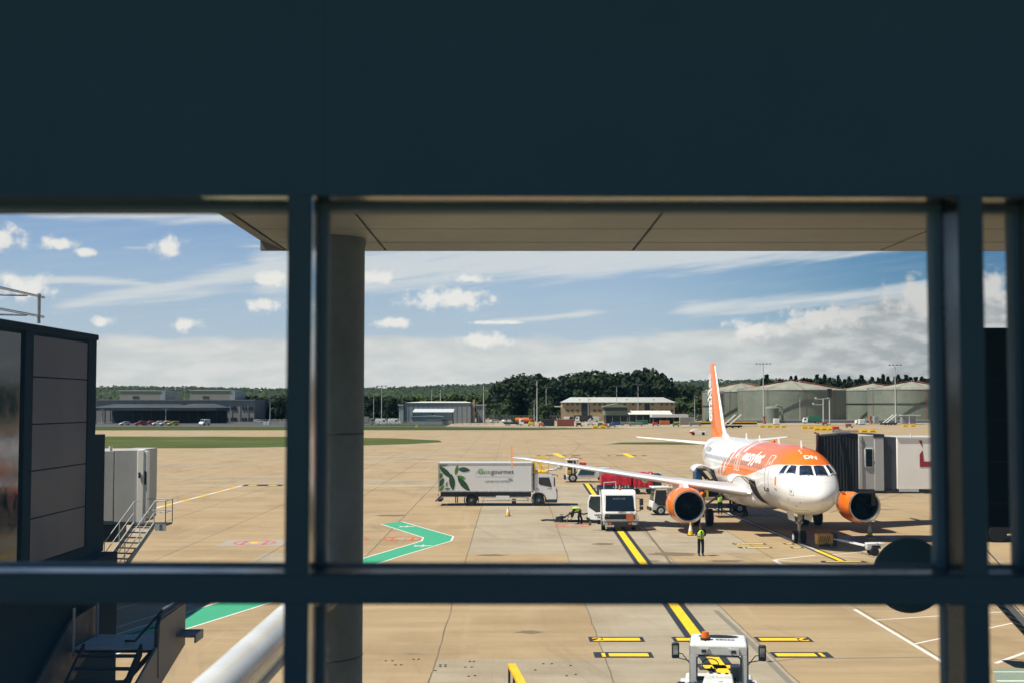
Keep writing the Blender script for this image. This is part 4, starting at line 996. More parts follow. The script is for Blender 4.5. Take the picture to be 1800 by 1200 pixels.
# ------------------------------------------------------------------ the airliner
def pchip(T, k):
    xs = [r[0] for r in T]; ys = [r[k] for r in T]; n = len(xs)
    h = [xs[i+1]-xs[i] for i in range(n-1)]; d = [(ys[i+1]-ys[i])/h[i] for i in range(n-1)]
    m = [d[0]]+[0 if d[i-1]*d[i] <= 0 else (2*h[i]+h[i-1]+h[i]+2*h[i-1])/((2*h[i]+h[i-1])/d[i-1]+(h[i]+2*h[i-1])/d[i]) for i in range(1, n-1)]+[d[-1]]
    def f(x):
        x = min(max(x, xs[0]), xs[-1]); i = 0
        while i < n-2 and x > xs[i+1]: i += 1
        t = (x-xs[i])/h[i]; a, b = ys[i], ys[i+1]
        return (2*t**3-3*t*t+1)*a+(t**3-2*t*t+t)*h[i]*m[i]+(-2*t**3+3*t*t)*b+(t**3-t*t)*h[i]*m[i+1]
    return f
FT = [(0, 3.05, 3.05, .0), (.03, 3.2, 2.9, .18), (.1, 3.34, 2.77, .34), (.25, 3.53, 2.62, .56), (.5, 3.76, 2.44, .82), (1.0, 4.06, 2.2, 1.16), (1.5, 4.34, 2.06, 1.40), (2.1, 4.90, 1.95, 1.60), (2.9, 5.42, 1.87, 1.80), (3.8, 5.73, 1.81, 1.91), (5, 5.87, 1.785, 1.96), (6, 5.92, 1.78, 1.975),
      (22, 5.92, 1.78, 1.975), (24, 5.92, 1.95, 1.95), (26, 5.90, 2.45, 1.82), (28, 5.85, 3.05, 1.55), (30, 5.78, 3.65, 1.2), (32, 5.6, 4.3, .75), (33.5, 5.35, 4.75, .35), (33.84, 5.2, 4.9, .2)]
f_top, f_bot, f_w = pchip(FT, 1), pchip(FT, 2), pchip(FT, 3); f_zc = pchip([(0, 3.05), (1, 3.25), (2.5, 3.55), (5, 3.85), (22, 3.85), (33.84, 5.05)], 1)
def skin(X, th, off=0.0):
    t, b, w, zc = f_top(X), f_bot(X), f_w(X), f_zc(X); s = math.sin(th); c = math.cos(th)
    p = Vector((X, w*c, zc+((t-zc) if s > 0 else (zc-b))*s))
    if off: p += Vector((0 if X > 3.2 else -.35*(3.2-X)/3.2, c, s)).normalized()*off
    return p


def th_of_z(X, z):
    t, b, zc = f_top(X), f_bot(X), f_zc(X)
    k = (z-zc)/((t-zc) if z > zc else (zc-b)); return math.asin(max(-1, min(1, k)))


def livery():
    m = bpy.data.materials.new('orange and white aircraft livery'); m.use_nodes = True; t = NT(m.node_tree); b = t.n['Principled BSDF']
    o = t.new('ShaderNodeTexCoord').outputs['Object']; X, Y, Z = t.xyz(o)
    def curve(v, pts, lo, hi, o0, o1):
        n = t.new('ShaderNodeFloatCurve'); c = n.mapping.curves[0]
        P = [((x-lo)/(hi-lo), (y-o0)/(o1-o0)) for x, y in pts]
        c.points[0].location = P[0]; c.points[1].location = P[-1]
        for p in P[1:-1]: c.points.new(*p)
        n.mapping.update(); t.put(n.inputs['Value'], t.m('DIVIDE', t.m('SUBTRACT', v, lo), hi-lo))
        return t.m('ADD', t.m('MULTIPLY', n.outputs[0], o1-o0), o0)
    zl = curve(X, [(0, 4.9), (1.9, 4.86), (3, 4.83), (3.8, 4.80), (4.8, 4.68), (6.3, 4.43), (8.3, 4.10), (10.7, 3.78), (13, 3.55), (16, 3.42), (20, 3.25)], 0, 20, 3, 5.2)
    xr = curve(Z, [(3.2, 19.2), (3.74, 17.6), (4.4, 16.0), (5.07, 14.0), (5.42, 12.9), (5.7, 12.4), (5.95, 12.6)], 3.2, 5.95, 10, 20)
    above = t.step(t.m('SUBTRACT', Z, zl), -.012, .012); front = t.step(t.m('SUBTRACT', xr, X), -.02, .02)
    base = t.m('MULTIPLY', above, front)
    dx = t.m('SUBTRACT', X, xr)
    ph = t.m('FRACT', t.m('MULTIPLY', t.m('ADD', X, t.m('MULTIPLY', Z, .9)), .95))
    st = t.m('MULTIPLY', t.step(ph, .42, .46), t.m('MULTIPLY', t.step(dx, .15, .2), t.step(t.m('ADD', dx, t.m('MULTIPLY', t.noise(o, .8, 1, .5), 1.2)), 2.6, 2.7, 1, 0)))
    st = t.m('MULTIPLY', st, t.step(Z, 3.3, 3.4))
    cut = t.m('MULTIPLY', t.step(ph, .7, .74), t.m('MULTIPLY', t.step(dx, -1.5, -1.4), t.step(Z, 4.7, 4.8)))
    base = t.m('MULTIPLY', base, t.m('SUBTRACT', 1.0, t.m('MULTIPLY', cut, t.step(dx, -.7, -.6))))
    tail = t.step(t.m('ADD', X, t.m('MULTIPLY', Z, .0)), 29.9, 29.95)
    f = t.m('MAXIMUM', t.m('MAXIMUM', base, st), tail)
    n = t.noise(o, .9, 4, .6)
    c = t.mix(f, (.80, .80, .78), (.86, .185, .008))
    c = t.mix(t.m('MULTIPLY', t.step(n, .5, .75), .10), c, (.35, .33, .3))
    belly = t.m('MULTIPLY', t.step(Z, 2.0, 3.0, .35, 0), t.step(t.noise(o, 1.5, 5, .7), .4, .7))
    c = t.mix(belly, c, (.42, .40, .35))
    # panel seams around the body
    fx = t.m('ABSOLUTE', t.m('SUBTRACT', t.m('FRACT', t.m('DIVIDE', X, 2.65)), .5))
    c = t.mix(t.m('MULTIPLY', t.step(fx, .495, .5), .45), c, (.28, .27, .26))
    fz = t.m('MINIMUM', t.m('ABSOLUTE', t.m('SUBTRACT', Z, 2.95)), t.m('MINIMUM', t.m('ABSOLUTE', t.m('SUBTRACT', Z, 3.9)), t.m('ABSOLUTE', t.m('SUBTRACT', Z, 2.3))))
    c = t.mix(t.m('MULTIPLY', t.step(fz, .006, .014, 1, 0), .35), c, (.3, .29, .28))
    grime = t.m('MULTIPLY', t.step(t.noise(t.comb(t.m('MULTIPLY', X, .35), Y, t.m('MULTIPLY', Z, 2.2)), 1.3, 6, .7), .55, .75), .14)
    c = t.mix(grime, c, (.30, .27, .22))
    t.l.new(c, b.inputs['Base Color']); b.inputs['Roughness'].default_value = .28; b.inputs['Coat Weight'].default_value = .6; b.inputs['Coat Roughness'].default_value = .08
    return m


M_LIV = livery()
M_AWHITE = pm('aircraft white paint', (.80, .80, .78), .3, var=.05, scale=.6, coat=.5)
M_AGREY = pm('aircraft grey paint', (.50, .51, .51), .35, var=.08, scale=.6, coat=.3, dirt=.06)
M_AORANGE = pm('aircraft orange paint', (.86, .185, .008), .28, var=.05, scale=.6, coat=.6)
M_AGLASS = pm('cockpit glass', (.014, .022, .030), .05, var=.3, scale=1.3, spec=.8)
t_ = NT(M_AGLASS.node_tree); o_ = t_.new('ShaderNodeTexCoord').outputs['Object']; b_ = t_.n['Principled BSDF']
t_.put(b_.inputs['Base Color'], t_.mix(t_.step(t_.noise(o_, 2.6, 4, .6), .42, .62), (.010, .018, .026), (.028, .042, .085)))  # bluish noise in the base colour imitates reflections on the panes
M_DOORL = pm('grey seam line', (.30, .31, .31), .5)
M_DARKV = pm('dark void', (.010, .018, .022), .8, var=.1)
M_ANTI = pm('polished lip metal', (.66, .67, .68), .22, .9, var=.1, scale=2)
M_FAN = pm('fan blades', (.010, .014, .018), .6, .2, var=.3, scale=5)


def skin_patch(name, mat, corners, par, off=.012, n=6, m=6):
    """patch on the fuselage; corners (X, theta) in order a, b, c, d"""
    a, b, c, d = corners; vs = []; fs = []
    for i in range(n+1):
        for j in range(m+1):
            s, q = i/n, j/m
            X = (a[0]*(1-s)+b[0]*s)*(1-q)+(d[0]*(1-s)+c[0]*s)*q; th = (a[1]*(1-s)+b[1]*s)*(1-q)+(d[1]*(1-s)+c[1]*s)*q
            vs.append(skin(X, R(th), off))
    for i in range(n):
        for j in range(m): k = i*(m+1)+j; fs.append((k, k+1, k+m+2, k+m+1))
    return MB().add(vs, fs).build(name, mat, par, 0, 60)


def skin_outline(name, mat, pts, par, w=.035, off=.010, closed=True, sub=6):
    P = []
    n = len(pts)
    for i in range(n if closed else n-1):
        a, b = pts[i], pts[(i+1) % n]
        for k in range(sub): q = k/sub; P.append(skin(a[0]*(1-q)+b[0]*q, R(a[1]*(1-q)+b[1]*q), off))
    if closed: P.append(P[0])
    else: P.append(skin(pts[-1][0], R(pts[-1][1]), off))
    return MB().tube(P, w/2, 5).build(name, mat, par)


def deg(X, z): return math.degrees(th_of_z(X, z))


def airfoil(n=12, t=.12):
    up = [(0.5-0.5*math.cos(math.pi*i/n)) for i in range(n+1)]
    def y(x): return 5*t*(.2969*math.sqrt(x)-.126*x-.3516*x*x+.2843*x**3-.1036*x**4)
    return [(x, y(x)+.02*math.sin(math.pi*x)) for x in reversed(up)]+[(x, -y(x)*.8+.02*math.sin(math.pi*x)) for x in up[1:-1]]


def build_aircraft():
    A = thing('airliner', 'white and orange passenger jet with open cargo hatches parked nose towards the window', 'aircraft', (NOSEX, NOSEY, 0), math.pi/2-PSI)
    # fuselage
    Xs = [0, .01, .03, .06, .1, .16, .25, .36, .5, .7, .9]+[1.1+.2*i for i in range(25)]+[6.5+.8*i for i in range(20)]+[22.5+.5*i for i in range(22)]+[33.6, 33.84]
    mb = MB(); secs = []
    for X in Xs: secs.append([skin(X, 2*math.pi*k/56) for k in range(56)])
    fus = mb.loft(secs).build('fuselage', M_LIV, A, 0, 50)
    mb = MB(); mb.lathe([(.34, 0), (.26, .5), (.15, .9)], n=16, axis='x'); o = mb.build('apu_exhaust', M_DARKV, A); o.location = (33.55, 0, 5.05)
    # belly fairing
    mb = MB(); secs = []
    for X, w, zb, zt in ((10.0, .5, 2.0, 2.4), (10.6, 1.3, 1.75, 3.0), (11.4, 1.75, 1.62, 3.3), (12.4, 2.05, 1.5, 3.45), (14, 2.15, 1.42, 3.4), (17, 2.15, 1.42, 3.3), (18.6, 1.9, 1.55, 3.0), (20, 1.3, 1.75, 2.5)):
        zc = (zb+zt)/2; secs.append([(X, w*math.copysign(abs(math.cos(a))**.75, math.cos(a)), zc+(zt-zb)/2*math.copysign(abs(math.sin(a))**.8, math.sin(a))) for a in [2*math.pi*k/32 for k in range(32)]])
    mb.loft(secs).build('belly_fairing', M_AWHITE, A, 0, 60)
    # wings
    for s in (1, -1):
        secs = []
        for (y, le, ch, z, t, tw) in ((1.6, 10.9, 7.1, 2.55, .14, 2), (2.6, 11.55, 6.4, 2.68, .135, 2), (4.5, 12.55, 5.4, 2.90, .125, 1.5), (6.3, 13.5, 4.3, 3.13, .12, 1), (10, 15.45, 3.3, 3.62, .115, 0), (13.5, 17.3, 2.4, 4.12, .11, -.5), (16.4, 18.8, 1.75, 4.50, .10, -1), (16.95, 19.15, 1.35, 4.57, .09, -1)):
            a = R(-tw); secs.append([(le+ch*(x*math.cos(a)-q*math.sin(a)), s*y, z+ch*(x*math.sin(a)+q*math.cos(a))) for x, q in airfoil(10, t)])
        w = MB().loft(secs).build('wing', M_AGREY, A, 0, 40)
        secs = []
        for (y, le, ch, z, t) in ((1.9, 11.08, .5, 2.62, .9), (6.3, 13.47, .42, 3.15, .8), (16.3, 18.75, .22, 4.50, .7)):
            secs.append([(le-.03+ch*(.5-.5*math.cos(q)), s*y, z+.02+ch*.42*t*math.sin(q)) for q in [2*math.pi*k/14 for k in range(14)]])
        MB().loft(secs).build('slat', M_AWHITE, w, 0, 50)
        MB().prism([(18.95, 3.95), (19.6, 5.35), (20.35, 5.35), (20.6, 4.6), (20.3, 3.85), (19.7, 3.8)], 'y', s*16.93, s*16.99).build('wingtip_fence', M_AORANGE, w)
        for y in (7.6, 10.6, 13.4):
            X0 = 13.5+(y-6.3)*.53+2.2; z0 = 3.13+(y-6.3)*.135
            MB().loft([[(X0+a, s*y+b*math.cos(q), z0-.18+c+b*1.3*math.sin(q)) for q in [2*math.pi*k/10 for k in range(10)]] for a, b, c in ((0, .04, .05), (.8, .16, -.05), (1.9, .17, -.06), (2.9, .03, .02))]).build('flap_fairing', M_AGREY, w)
        # engine
        e = thing('engine', None, None); e.parent = A; e.location = (10.35, s*5.75, 1.76)
        MB().lathe([(1.06, .06), (1.13, .35), (1.20, .9), (1.21, 1.6), (1.15, 2.5), (1.0, 3.2), (.86, 3.55), (.82, 3.5), (.9, 2.6)], n=48, axis='x').build('nacelle', M_AORANGE, e, 0, 40)
        MB().lathe([(.90, .55), (.88, .3), (.91, .1), (.965, 0), (1.02, 0), (1.065, .08), (1.075, .16)], n=48, axis='x').build('lip_ring', M_ANTI, e, 0, 60)
        MB().lathe([(.90, .5), (.90, 1.35)], n=40, axis='x').build('intake_duct', M_FAN, e)
        mb = MB()
        for k in range(24):
            a = 2*math.pi*k/24; c_, s_ = math.cos(a), math.sin(a); c2, s2 = math.cos(a+.16), math.sin(a+.16)
            mb.quad((1.0, .2*c_, .2*s_), (1.1, .2*c2, .2*s2), (1.25, .89*math.cos(a+.2), .89*math.sin(a+.2)), (1.0, .89*math.cos(a), .89*math.sin(a)))
        mb.build('fan', M_FAN, e); MB().lathe([(.001, .62), (.12, .72), (.24, .95), (.28, 1.05)], n=20, axis='x').build('spinner', M_FAN, e)
        MB().lathe([(.90, 1.35), (.001, 1.36)], n=24, axis='x').build('duct_end', M_DARKV, e)
        MB().lathe([(.62, 3.0), (.60, 3.7), (.42, 4.3), (.36, 4.3), (.001, 4.2)], n=28, axis='x').build('exhaust', M_STEEL, e)
        MB().prism([(.7, 1.12), (1.3, 1.42), (3.0, 1.55), (5.5, 1.35), (6.0, .95), (4.2, .7), (3.0, .95), (1.0, 1.05)], 'y', -.16, .16).build('pylon', M_AWHITE, e, .05)
        MB().cbox((1.3, -s*1.0, .75), (.9, .03, .3), 0, R(40*s)).build('strake', M_AORANGE, e)
        # tailplane
        secs = []
        for (y, le, ch, z) in ((.6, 28.6, 3.2, 5.15), (3.4, 30.15, 2.2, 5.42), (6.1, 31.75, 1.25, 5.66), (6.25, 31.9, 1.0, 5.68)):
            secs.append([(le+ch*x, s*y, z+ch*q) for x, q in airfoil(8, .10)])
        MB().loft(secs).build('tailplane', M_AWHITE, A, 0, 40)
    # fin
    secs = []
    for (z, le, ch, t) in ((5.5, 25.3, 7.0, .05), (5.95, 26.6, 5.9, .10), (6.6, 27.35, 5.2, .10), (9, 28.95, 3.75, .10), (11.5, 30.6, 2.25, .09), (11.76, 30.85, 1.85, .06)):
        secs.append([(le+ch*x, ch*q*.9, z) for x, q in airfoil(10, t)])
    fin = MB().loft(secs).build('fin', M_AORANGE, A, 0, 40)
    MB().tube([(25.9, 0, 5.88), (26.7, 0, 6.05), (27.37, 0, 6.6), (28.97, 0, 9), (30.62, 0, 11.5)], [.16, .17, .14, .09, .05], 8).build('fin_leading_edge', M_AWHITE, fin)
    MB().tube([(25.2, 0, 5.82), (26.5, 0, 5.9), (27.6, 0, 6.1)], [.1, .28, .1], 8).build('fin_root_fillet', M_AWHITE, fin)
    def finmap(px_, py):   # lettering reads up the fin on its starboard face
        z = 6.9+px_*.93; k = (z-6.6)/5.0; X = 27.35+(z-6.6)*.66+(5.2-k*3.0)*(.86-py*.42); ch = 5.2-(z-6.6)*.6; return Vector((X, ch*.040+.05, z))
    lettering('fin_logo', 'easyJet', M_WLET, fin, finmap, size=1.5, bold=.045, shear=.25)
    # cockpit glazing
    top = {}
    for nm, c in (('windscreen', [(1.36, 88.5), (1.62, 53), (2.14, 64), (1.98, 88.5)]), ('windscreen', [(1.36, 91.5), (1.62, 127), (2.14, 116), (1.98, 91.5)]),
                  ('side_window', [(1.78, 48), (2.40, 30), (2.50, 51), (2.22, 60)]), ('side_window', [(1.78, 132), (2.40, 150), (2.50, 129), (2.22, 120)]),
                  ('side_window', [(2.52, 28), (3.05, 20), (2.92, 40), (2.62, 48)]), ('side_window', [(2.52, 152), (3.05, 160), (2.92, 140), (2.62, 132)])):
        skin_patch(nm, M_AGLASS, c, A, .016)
        skin_outline('window_surround', M_AWHITE, c, A, .05, .012)
    for s in (1, -1):
        a = skin(1.4, R(90-s*14), .03); b = skin(1.75, R(90-s*26), .05); MB().tube([a, b], .014, 5).build('wiper', M_BLACK, A)
    # cabin windows (starboard row)
    for i in range(36):
        X = 6.75+i*.533
        if i in (13,): continue
        zc = 4.50; a = deg(X, zc-.16); b = deg(X, zc+.16)
        vs = []; n = 10
        for k in range(n):
            q = 2*math.pi*k/n; vs.append(skin(X+.105*math.copysign(abs(math.cos(q))**.7, math.cos(q)), R((a+b)/2+(b-a)/2*math.copysign(abs(math.sin(q))**.8, math.sin(q))), .012))
        MB().add(vs, [tuple(range(n))]).build('cabin_window', M_GREY, A, 0, 0)
    # doors, outlines
    d0 = [(4.72, deg(4.72, 3.32)), (5.55, deg(5.55, 3.32)), (5.6, deg(5.6, 5.25)), (4.78, deg(4.78, 5.22))]
    up = [(5.58, deg(5.58, 4.62)), (5.6, deg(5.6, 5.28)), (4.78, deg(4.78, 5.25)), (4.75, deg(4.75, 4.72))]
    skin_outline('passenger_door', M_WLET, up, A, .07, .012, False); skin_outline('passenger_door_seam', M_DOORL, [(4.75, deg(4.75, 4.72)), d0[0], d0[1], (5.58, deg(5.58, 4.62))], A, .025, .008, False)
    skin_patch('door_porthole', M_AWHITE, [(5.1, deg(5.1, 4.72)), (5.28, deg(5.28, 4.72)), (5.28, deg(5.28, 4.92)), (5.1, deg(5.1, 4.92))], A, .014, 2, 2)
    skin_outline('door_sill', M_DARKV, [(5.0, -14), (5.0, -20), (5.85, -20), (5.85, -14)], A, .07, .015, False)
    for X in (13.15, 14.05): skin_outline('overwing_exit', M_WLET, [(X-.26, deg(X, 3.95)), (X+.26, deg(X, 3.95)), (X+.26, deg(X, 5.0)), (X-.26, deg(X, 5.0))], A, .045, .012)
    skin_outline('rear_door', M_DOORL, [(25.6, 5), (26.4, 5), (26.4, 50), (25.6, 50)], A, .03, .008)
    # cargo hatches, opened upwards, starboard
    for (X0, X1, nm) in ((8.15, 9.95, 'cargo_hatch'), (21.3, 23.1, 'cargo_hatch')):
        skin_patch(nm, M_DARKV, [(X0, -58), (X1, -58), (X1, -6), (X0, -6)], A, .02, 8, 8)  # opening is a dark patch on the skin, interior shade in its colour
        vs = []; fs = []; m = 10
        for i in range(2):
            for j in range(m+1):
                a = j/m; y = 1.95+1.55*math.sin(a*1.45); z = 3.62+.42*math.sin(a*2.7)-.35*a*a
                vs.append((X0-.05 if i == 0 else X1+.05, y, z))
        for j in range(m): fs.append((j, j+1, m+2+j, m+1+j))
        o = MB().add(vs, fs).build('cargo_door', M_AWHITE, A, 0, 60); md = o.modifiers.new('thick', 'SOLIDIFY'); md.thickness = .09
        for X in (X0+.3, X1-.3): MB().tube([(X, 1.9, 3.2), (X, 2.5, 3.75)], .03).build('hatch_strut', M_STEEL, A)
    o = MB().prism([(3.1, 3.2), (3.1, 3.9), (4.7, 4.55), (4.7, 3.3)], 'x', 0, .01)
    # markings
    lettering('name_logo', 'easyJet', M_WLET, A, lambda x, y: skin(12.75-x*1.36-y*.10, R(24.5+y*22.5), .016), size=1.42, bold=.045, shear=.22, cut=.12)
    lettering('tail_code', 'DN', M_WLET, A, lambda x, y: skin(2.50+y*.9, R(80+x*34), .02), size=.50, bold=.022, cut=.1)
    lettering('registration', 'G-EZDN', M_DOORL, A, lambda x, y: skin(25.9-x, R(26+y*26), .012), size=.55, bold=.01, cut=.2)
    skin_patch('flag_mark', PAINTS['blue'], [(26.3, 27), (26.7, 27), (26.7, 35), (26.3, 35)], A, .012, 2, 2)
    skin_patch('orange_plate', M_AORANGE, [(3.2, -2), (3.42, -2), (3.42, 13), (3.2, 13)], A, .014, 2, 4)
    lettering('plate_code', 'HD', M_RUST, A, lambda x, y: skin(3.5-x, R(-12+y*26), .012), size=.26, cut=.1)
    skin_outline('static_plate', M_DOORL, [(1.28, -8), (1.62, -8), (1.62, 10), (1.28, 10)], A, .018, .006)
    skin_patch('vent', M_GREY, [(1.42, -2), (1.52, -2), (1.52, 6), (1.42, 6)], A, .01, 2, 2)
    for X, th in ((.9, -30), (1.5, -42), (1.9, -25), (7, -10), (7.4, -12)): skin_patch('probe_port', M_DOORL, [(X, th), (X+.09, th), (X+.09, th+4), (X, th+4)], A, .01, 2, 2)
    skin_outline('nose_door_seam', M_DOORL, [(1.2, -88), (1.0, -60), (2.6, -50)], A, .02, .006, False)
    for X, h in ((4.1, .45), (9.6, .35), (14.9, .35), (19, .42)):
        MB().prism([(X, f_top(X)-.05), (X+.42, f_top(X)-.05), (X+.36, f_top(X)+h), (X+.24, f_top(X)+h)], 'y', -.02, .02).build('antenna', M_AWHITE, A)
    for X in (3.1, 3.35, 3.55): skin_patch('crown_mark', M_WLET, [(X, 78), (X+.12, 78), (X+.12, 81), (X, 81)], A, .014, 2, 2)
    MB().ball((11.2, 0, 5.95), .13).build('beacon', M_ORANGEB, A)
    # gear
    g = thing('nose_gear', None, None); g.parent = A; g.location = (5.07, 0, 0)
    MB().tube([(-.1, 0, 2.1), (0, 0, .9), (0, 0, .38)], [.1, .09, .07]).build('strut', M_STEEL, g); MB().tube([(-.9, 0, 1.95), (-.05, 0, 1.1)], .045).build('drag_brace', M_STEEL, g)
    MB().tube([(.02, -.04, .95), (.32, -.04, .75), (.03, -.04, .5)], .03).build('torque_link', M_STEEL, g)
    for s in (-1, 1):
        m1, m2 = MB(), MB(); wheel(m1, m2, 0, s*.26, .38, .22, s); m1.build('wheel', M_TYRE, g, .03); m2.build('rim', M_STEELP, g)
        MB().cbox((-.2, s*.55, 1.7), (1.5, .04, .62), 0, R(-12*s)).build('gear_door', M_AWHITE, g); MB().ball((-.12, s*.13, 1.25), .09).build('taxi_light', M_CHROME, g)
    for s in (-1, 1):
        g = thing('main_gear', None, None); g.parent = A; g.location = (16.11, s*3.8, 0)
        MB().tube([(.1, 0, 2.8), (0, 0, 1.2), (0, 0, .58)], [.17, .15, .12]).build('strut', M_STEEL, g); MB().tube([(.2, -s*1.7, 2.4), (0, -s*.08, 1.3)], .07).build('side_brace', M_STEEL, g)
        MB().cbox((0, s*.35, 1.7), (1.1, .05, 1.6)).build('gear_door', M_AWHITE, g)
        for q in (-1, 1):
            m1, m2 = MB(), MB(); wheel(m1, m2, 0, q*.46, .58, .42, q); m1.build('wheel', M_TYRE, g, .05); m2.build('rim', M_STEELP, g)
    return A


AIR = build_aircraft()

# ------------------------------------------------------------------ the room's window, canopy, column
M_POL = pm('polished mullion side', (.50, .51, .50), .13, 1.0, var=.08, scale=1.5)
M_POLD = pm('dull polished soffit strip', (.20, .195, .15), .16, 1.0, var=.08, scale=1.5)
M_LEDGE = pm('ledge top paint', (.10, .15, .18), .22, .6, var=.1, scale=2)
M_SOFF = pm('soffit panel', (.235, .25, .25), .55, var=.16, scale=.5, dirt=.12)
M_COLC = pm('cast concrete', (.17, .215, .235), .85, var=.22, scale=1.2, bump=.3, dirt=.2)
mg = bpy.data.materials.new('window glass'); mg.use_nodes = True; t = NT(mg.node_tree); t.n.clear()
ot = t.new('ShaderNodeOutputMaterial'); tr = t.new('ShaderNodeBsdfTransparent'); tr.inputs[0].default_value = (.955, .985, .985, 1); t.l.new(tr.outputs[0], ot.inputs[0])
vs_ = t.new('ShaderNodeVolumeScatter'); vs_.inputs['Color'].default_value = (.45, .92, 1, 1); vs_.inputs['Density'].default_value = 18.0; t.l.new(vs_.outputs[0], ot.inputs[1])  # scattering volume added to lift the blacks seen through the pane

YW = 3.0
def wx(u, Y=YW): return (u-900)/FPX*Y
def wz(v, Y=YW): return at(900, v, Y).z
WIN = thing('window_wall', 'dark teal window frame with thick bars seen from inside the room', 'window', (0, YW, EYE), 0)
WIN.rotation_euler = (0, R(.12), 0)
def wbox(name, mat, u0, u1, v0, v1, ya, yb, bev=.002, par=WIN):
    return MB().box(wx(u0), wx(u1), ya-YW, yb-YW, wz(v1)-EYE, wz(v0)-EYE).build(name, mat, par, bev)
wbox('mullion', M_DARK, 503, 546, 340, 1420, 3.0, 3.135, .003); wbox('mullion', M_DARK, 1690, 1733, 340, 1420, 3.0, 3.12, .003); wbox('mullion', M_DARK, 1836, 1880, 340, 1420, 3.0, 3.135); wbox('mullion', M_DARK, -720, -677, 340, 1420, 3.0, 3.135)
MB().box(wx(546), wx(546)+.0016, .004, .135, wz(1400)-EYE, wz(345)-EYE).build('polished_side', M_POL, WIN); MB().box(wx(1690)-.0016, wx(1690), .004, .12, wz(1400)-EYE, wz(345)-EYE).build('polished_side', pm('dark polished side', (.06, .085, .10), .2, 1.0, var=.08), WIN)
wbox('transom', M_DARK, -720, 1880, 1010, 1062, 2.998, 3.15, .003)
MB().box(wx(-700), wx(1870), .02, .145, wz(1010)-EYE, wz(1010)-EYE+.0016).build('ledge_strip', M_LEDGE, WIN)
MB().box(wx(-700), wx(1870), .01, .135, wz(344)-EYE-.0016, wz(344)-EYE).build('underside_strip', M_POLD, WIN)
def obox(name, u0, u1, v0, v1):   # outer frame, further out
    ya = 3.14; return MB().box(wx(u0, ya), wx(u1, ya), ya-YW, ya-YW+.05, wz(v1, ya)-EYE, wz(v0, ya)-EYE).build(name, pm('shade-lightened frame paint', (.07, .15, .19), .6, var=.05), WIN, .002)  # lighter copy of the frame paint, offsets the shade out here
obox('outer_frame', -700, 1840, 359, 371); obox('outer_frame', 561, 574, 371, 992); obox('outer_frame', 1643, 1662, 371, 992); obox('outer_frame', 561, 574, 1065, 1400); obox('outer_frame', 1655, 1664, 1065, 1400); obox('outer_frame', 1784, 1840, 371, 992)
obox('outer_frame', -700, 1840, 992, 1016)
for (a, b) in ((-677, 503), (546, 1690), (1733, 1836)):
    for (c, d) in ((345, 1016), (1062, 1400)):
        ya = 3.165; MB().box(wx(a-6, ya), wx(b+6, ya), ya-YW, ya-YW+.008, wz(d+6, ya)-EYE, wz(c-8, ya)-EYE).build('glass_pane', mg, WIN)
o = MB().box(-14, 14, 2.998, 3.30, wz(344), 10.58).build('wall', M_WALL, None, 0); o['kind'] = 'structure'
o = MB().box(-14, 14, 2.998, 3.30, 6.2, wz(1398)).build('wall', M_WALL, None, 0); o['kind'] = 'structure'
o = MB().box(-14, 14, -2.2, 3.0, 6.2, 6.7).build('floor', M_GREY, None, 0); o['kind'] = 'structure'
o = MB().box(-14, 14, -1.2, 3.0, 10.9, 11.3).build('ceiling', M_WALL, None, 0); o['kind'] = 'structure'
for x in (-14.3, 14.0): o = MB().box(x, x+.3, -2.2, 3.3, 0, 11.3).build('wall', M_WALL, None, 0); o['kind'] = 'structure'
o = MB().box(-60, 60, 3.31, 3.7, 0, 6.9).build('terminal_wall', M_TAUPE, None, 0); o['kind'] = 'structure'

o = MB().box(wx(503), wx(566), 2.9965, 2.9975, wz(343), 10.5).build('wall_trim', M_WALL, None, 0); o['kind'] = 'structure'
t = thing('canopy', 'pale panelled canopy soffit overhead outside the window', 'canopy', (0, 3.72, 10.62))
MB().box(-3.25, 70, 0, 14.0, .02, .7).build('slab', M_SOFF, t); MB().prism([(-3.62, .12), (-3.27, -.02), (-3.27, .7), (-3.62, .7)], 'y', 0, 14.05).build('edge_fascia', pm('fascia grey', (.20, .19, .17), .6, var=.1), t)
MB().box(-3.62, 70, 14.02, 14.12, -.02, .72).build('edge_fascia', pm('fascia grey', (.2, .19, .17)), t)
for i in range(18):
    for j, (ya, yb) in enumerate(((.05, 5.9), (5.93, 11.76), (11.79, 13.06), (13.09, 13.95))): MB().box(max(-3.22, -5.35+i*3.55), -1.83+i*3.55, ya, yb, -.03, .015).build('soffit_panel', M_SOFF, t, .012)
t = thing('concrete_column', 'thick round concrete column directly behind the left mullion', 'column', (-2.47, 16.5, 0))
MB().cyl((0, 0, 0), (0, 0, 10.56), .5, n=64).build('shaft', M_COLC, t); MB().cyl((0, 0, 10.50), (0, 0, 10.585), .515, n=64).build('collar', M_COLC, t)
for z in (2.2, 5.1, 8.0): MB().lathe([(.501, z), (.506, z+.01), (.501, z+.02)], n=64).build('pour_joint', M_CHAS, t)
t = thing('tube_beam', 'fat glossy white tube running from the terminal to the concrete column', 'beam', (-2.42, 3.75, 6.04))
MB().cyl((0, 0, 0), (0, 12.3, 0), .20, n=40).build('tube', pm('glossy white tube paint', (.66, .68, .68), .25, var=.08, scale=1, coat=.4, dirt=.1), t); MB().cyl((0, 12.0, 0), (0, 12.32, 0), .27, n=32).build('end_flange', M_STEELP, t); MB().cyl((.0, 0, -.30), (0, 12, -.30), .07, n=16).build('lower_rod', M_STEELP, t)
t = thing('round_disc', 'dark round disc standing behind the window bar near the thick right mullion', 'mirror', tuple(at(1600, 1011, 12.0)))  # unidentified dark disc; its solid form and bracket are made up
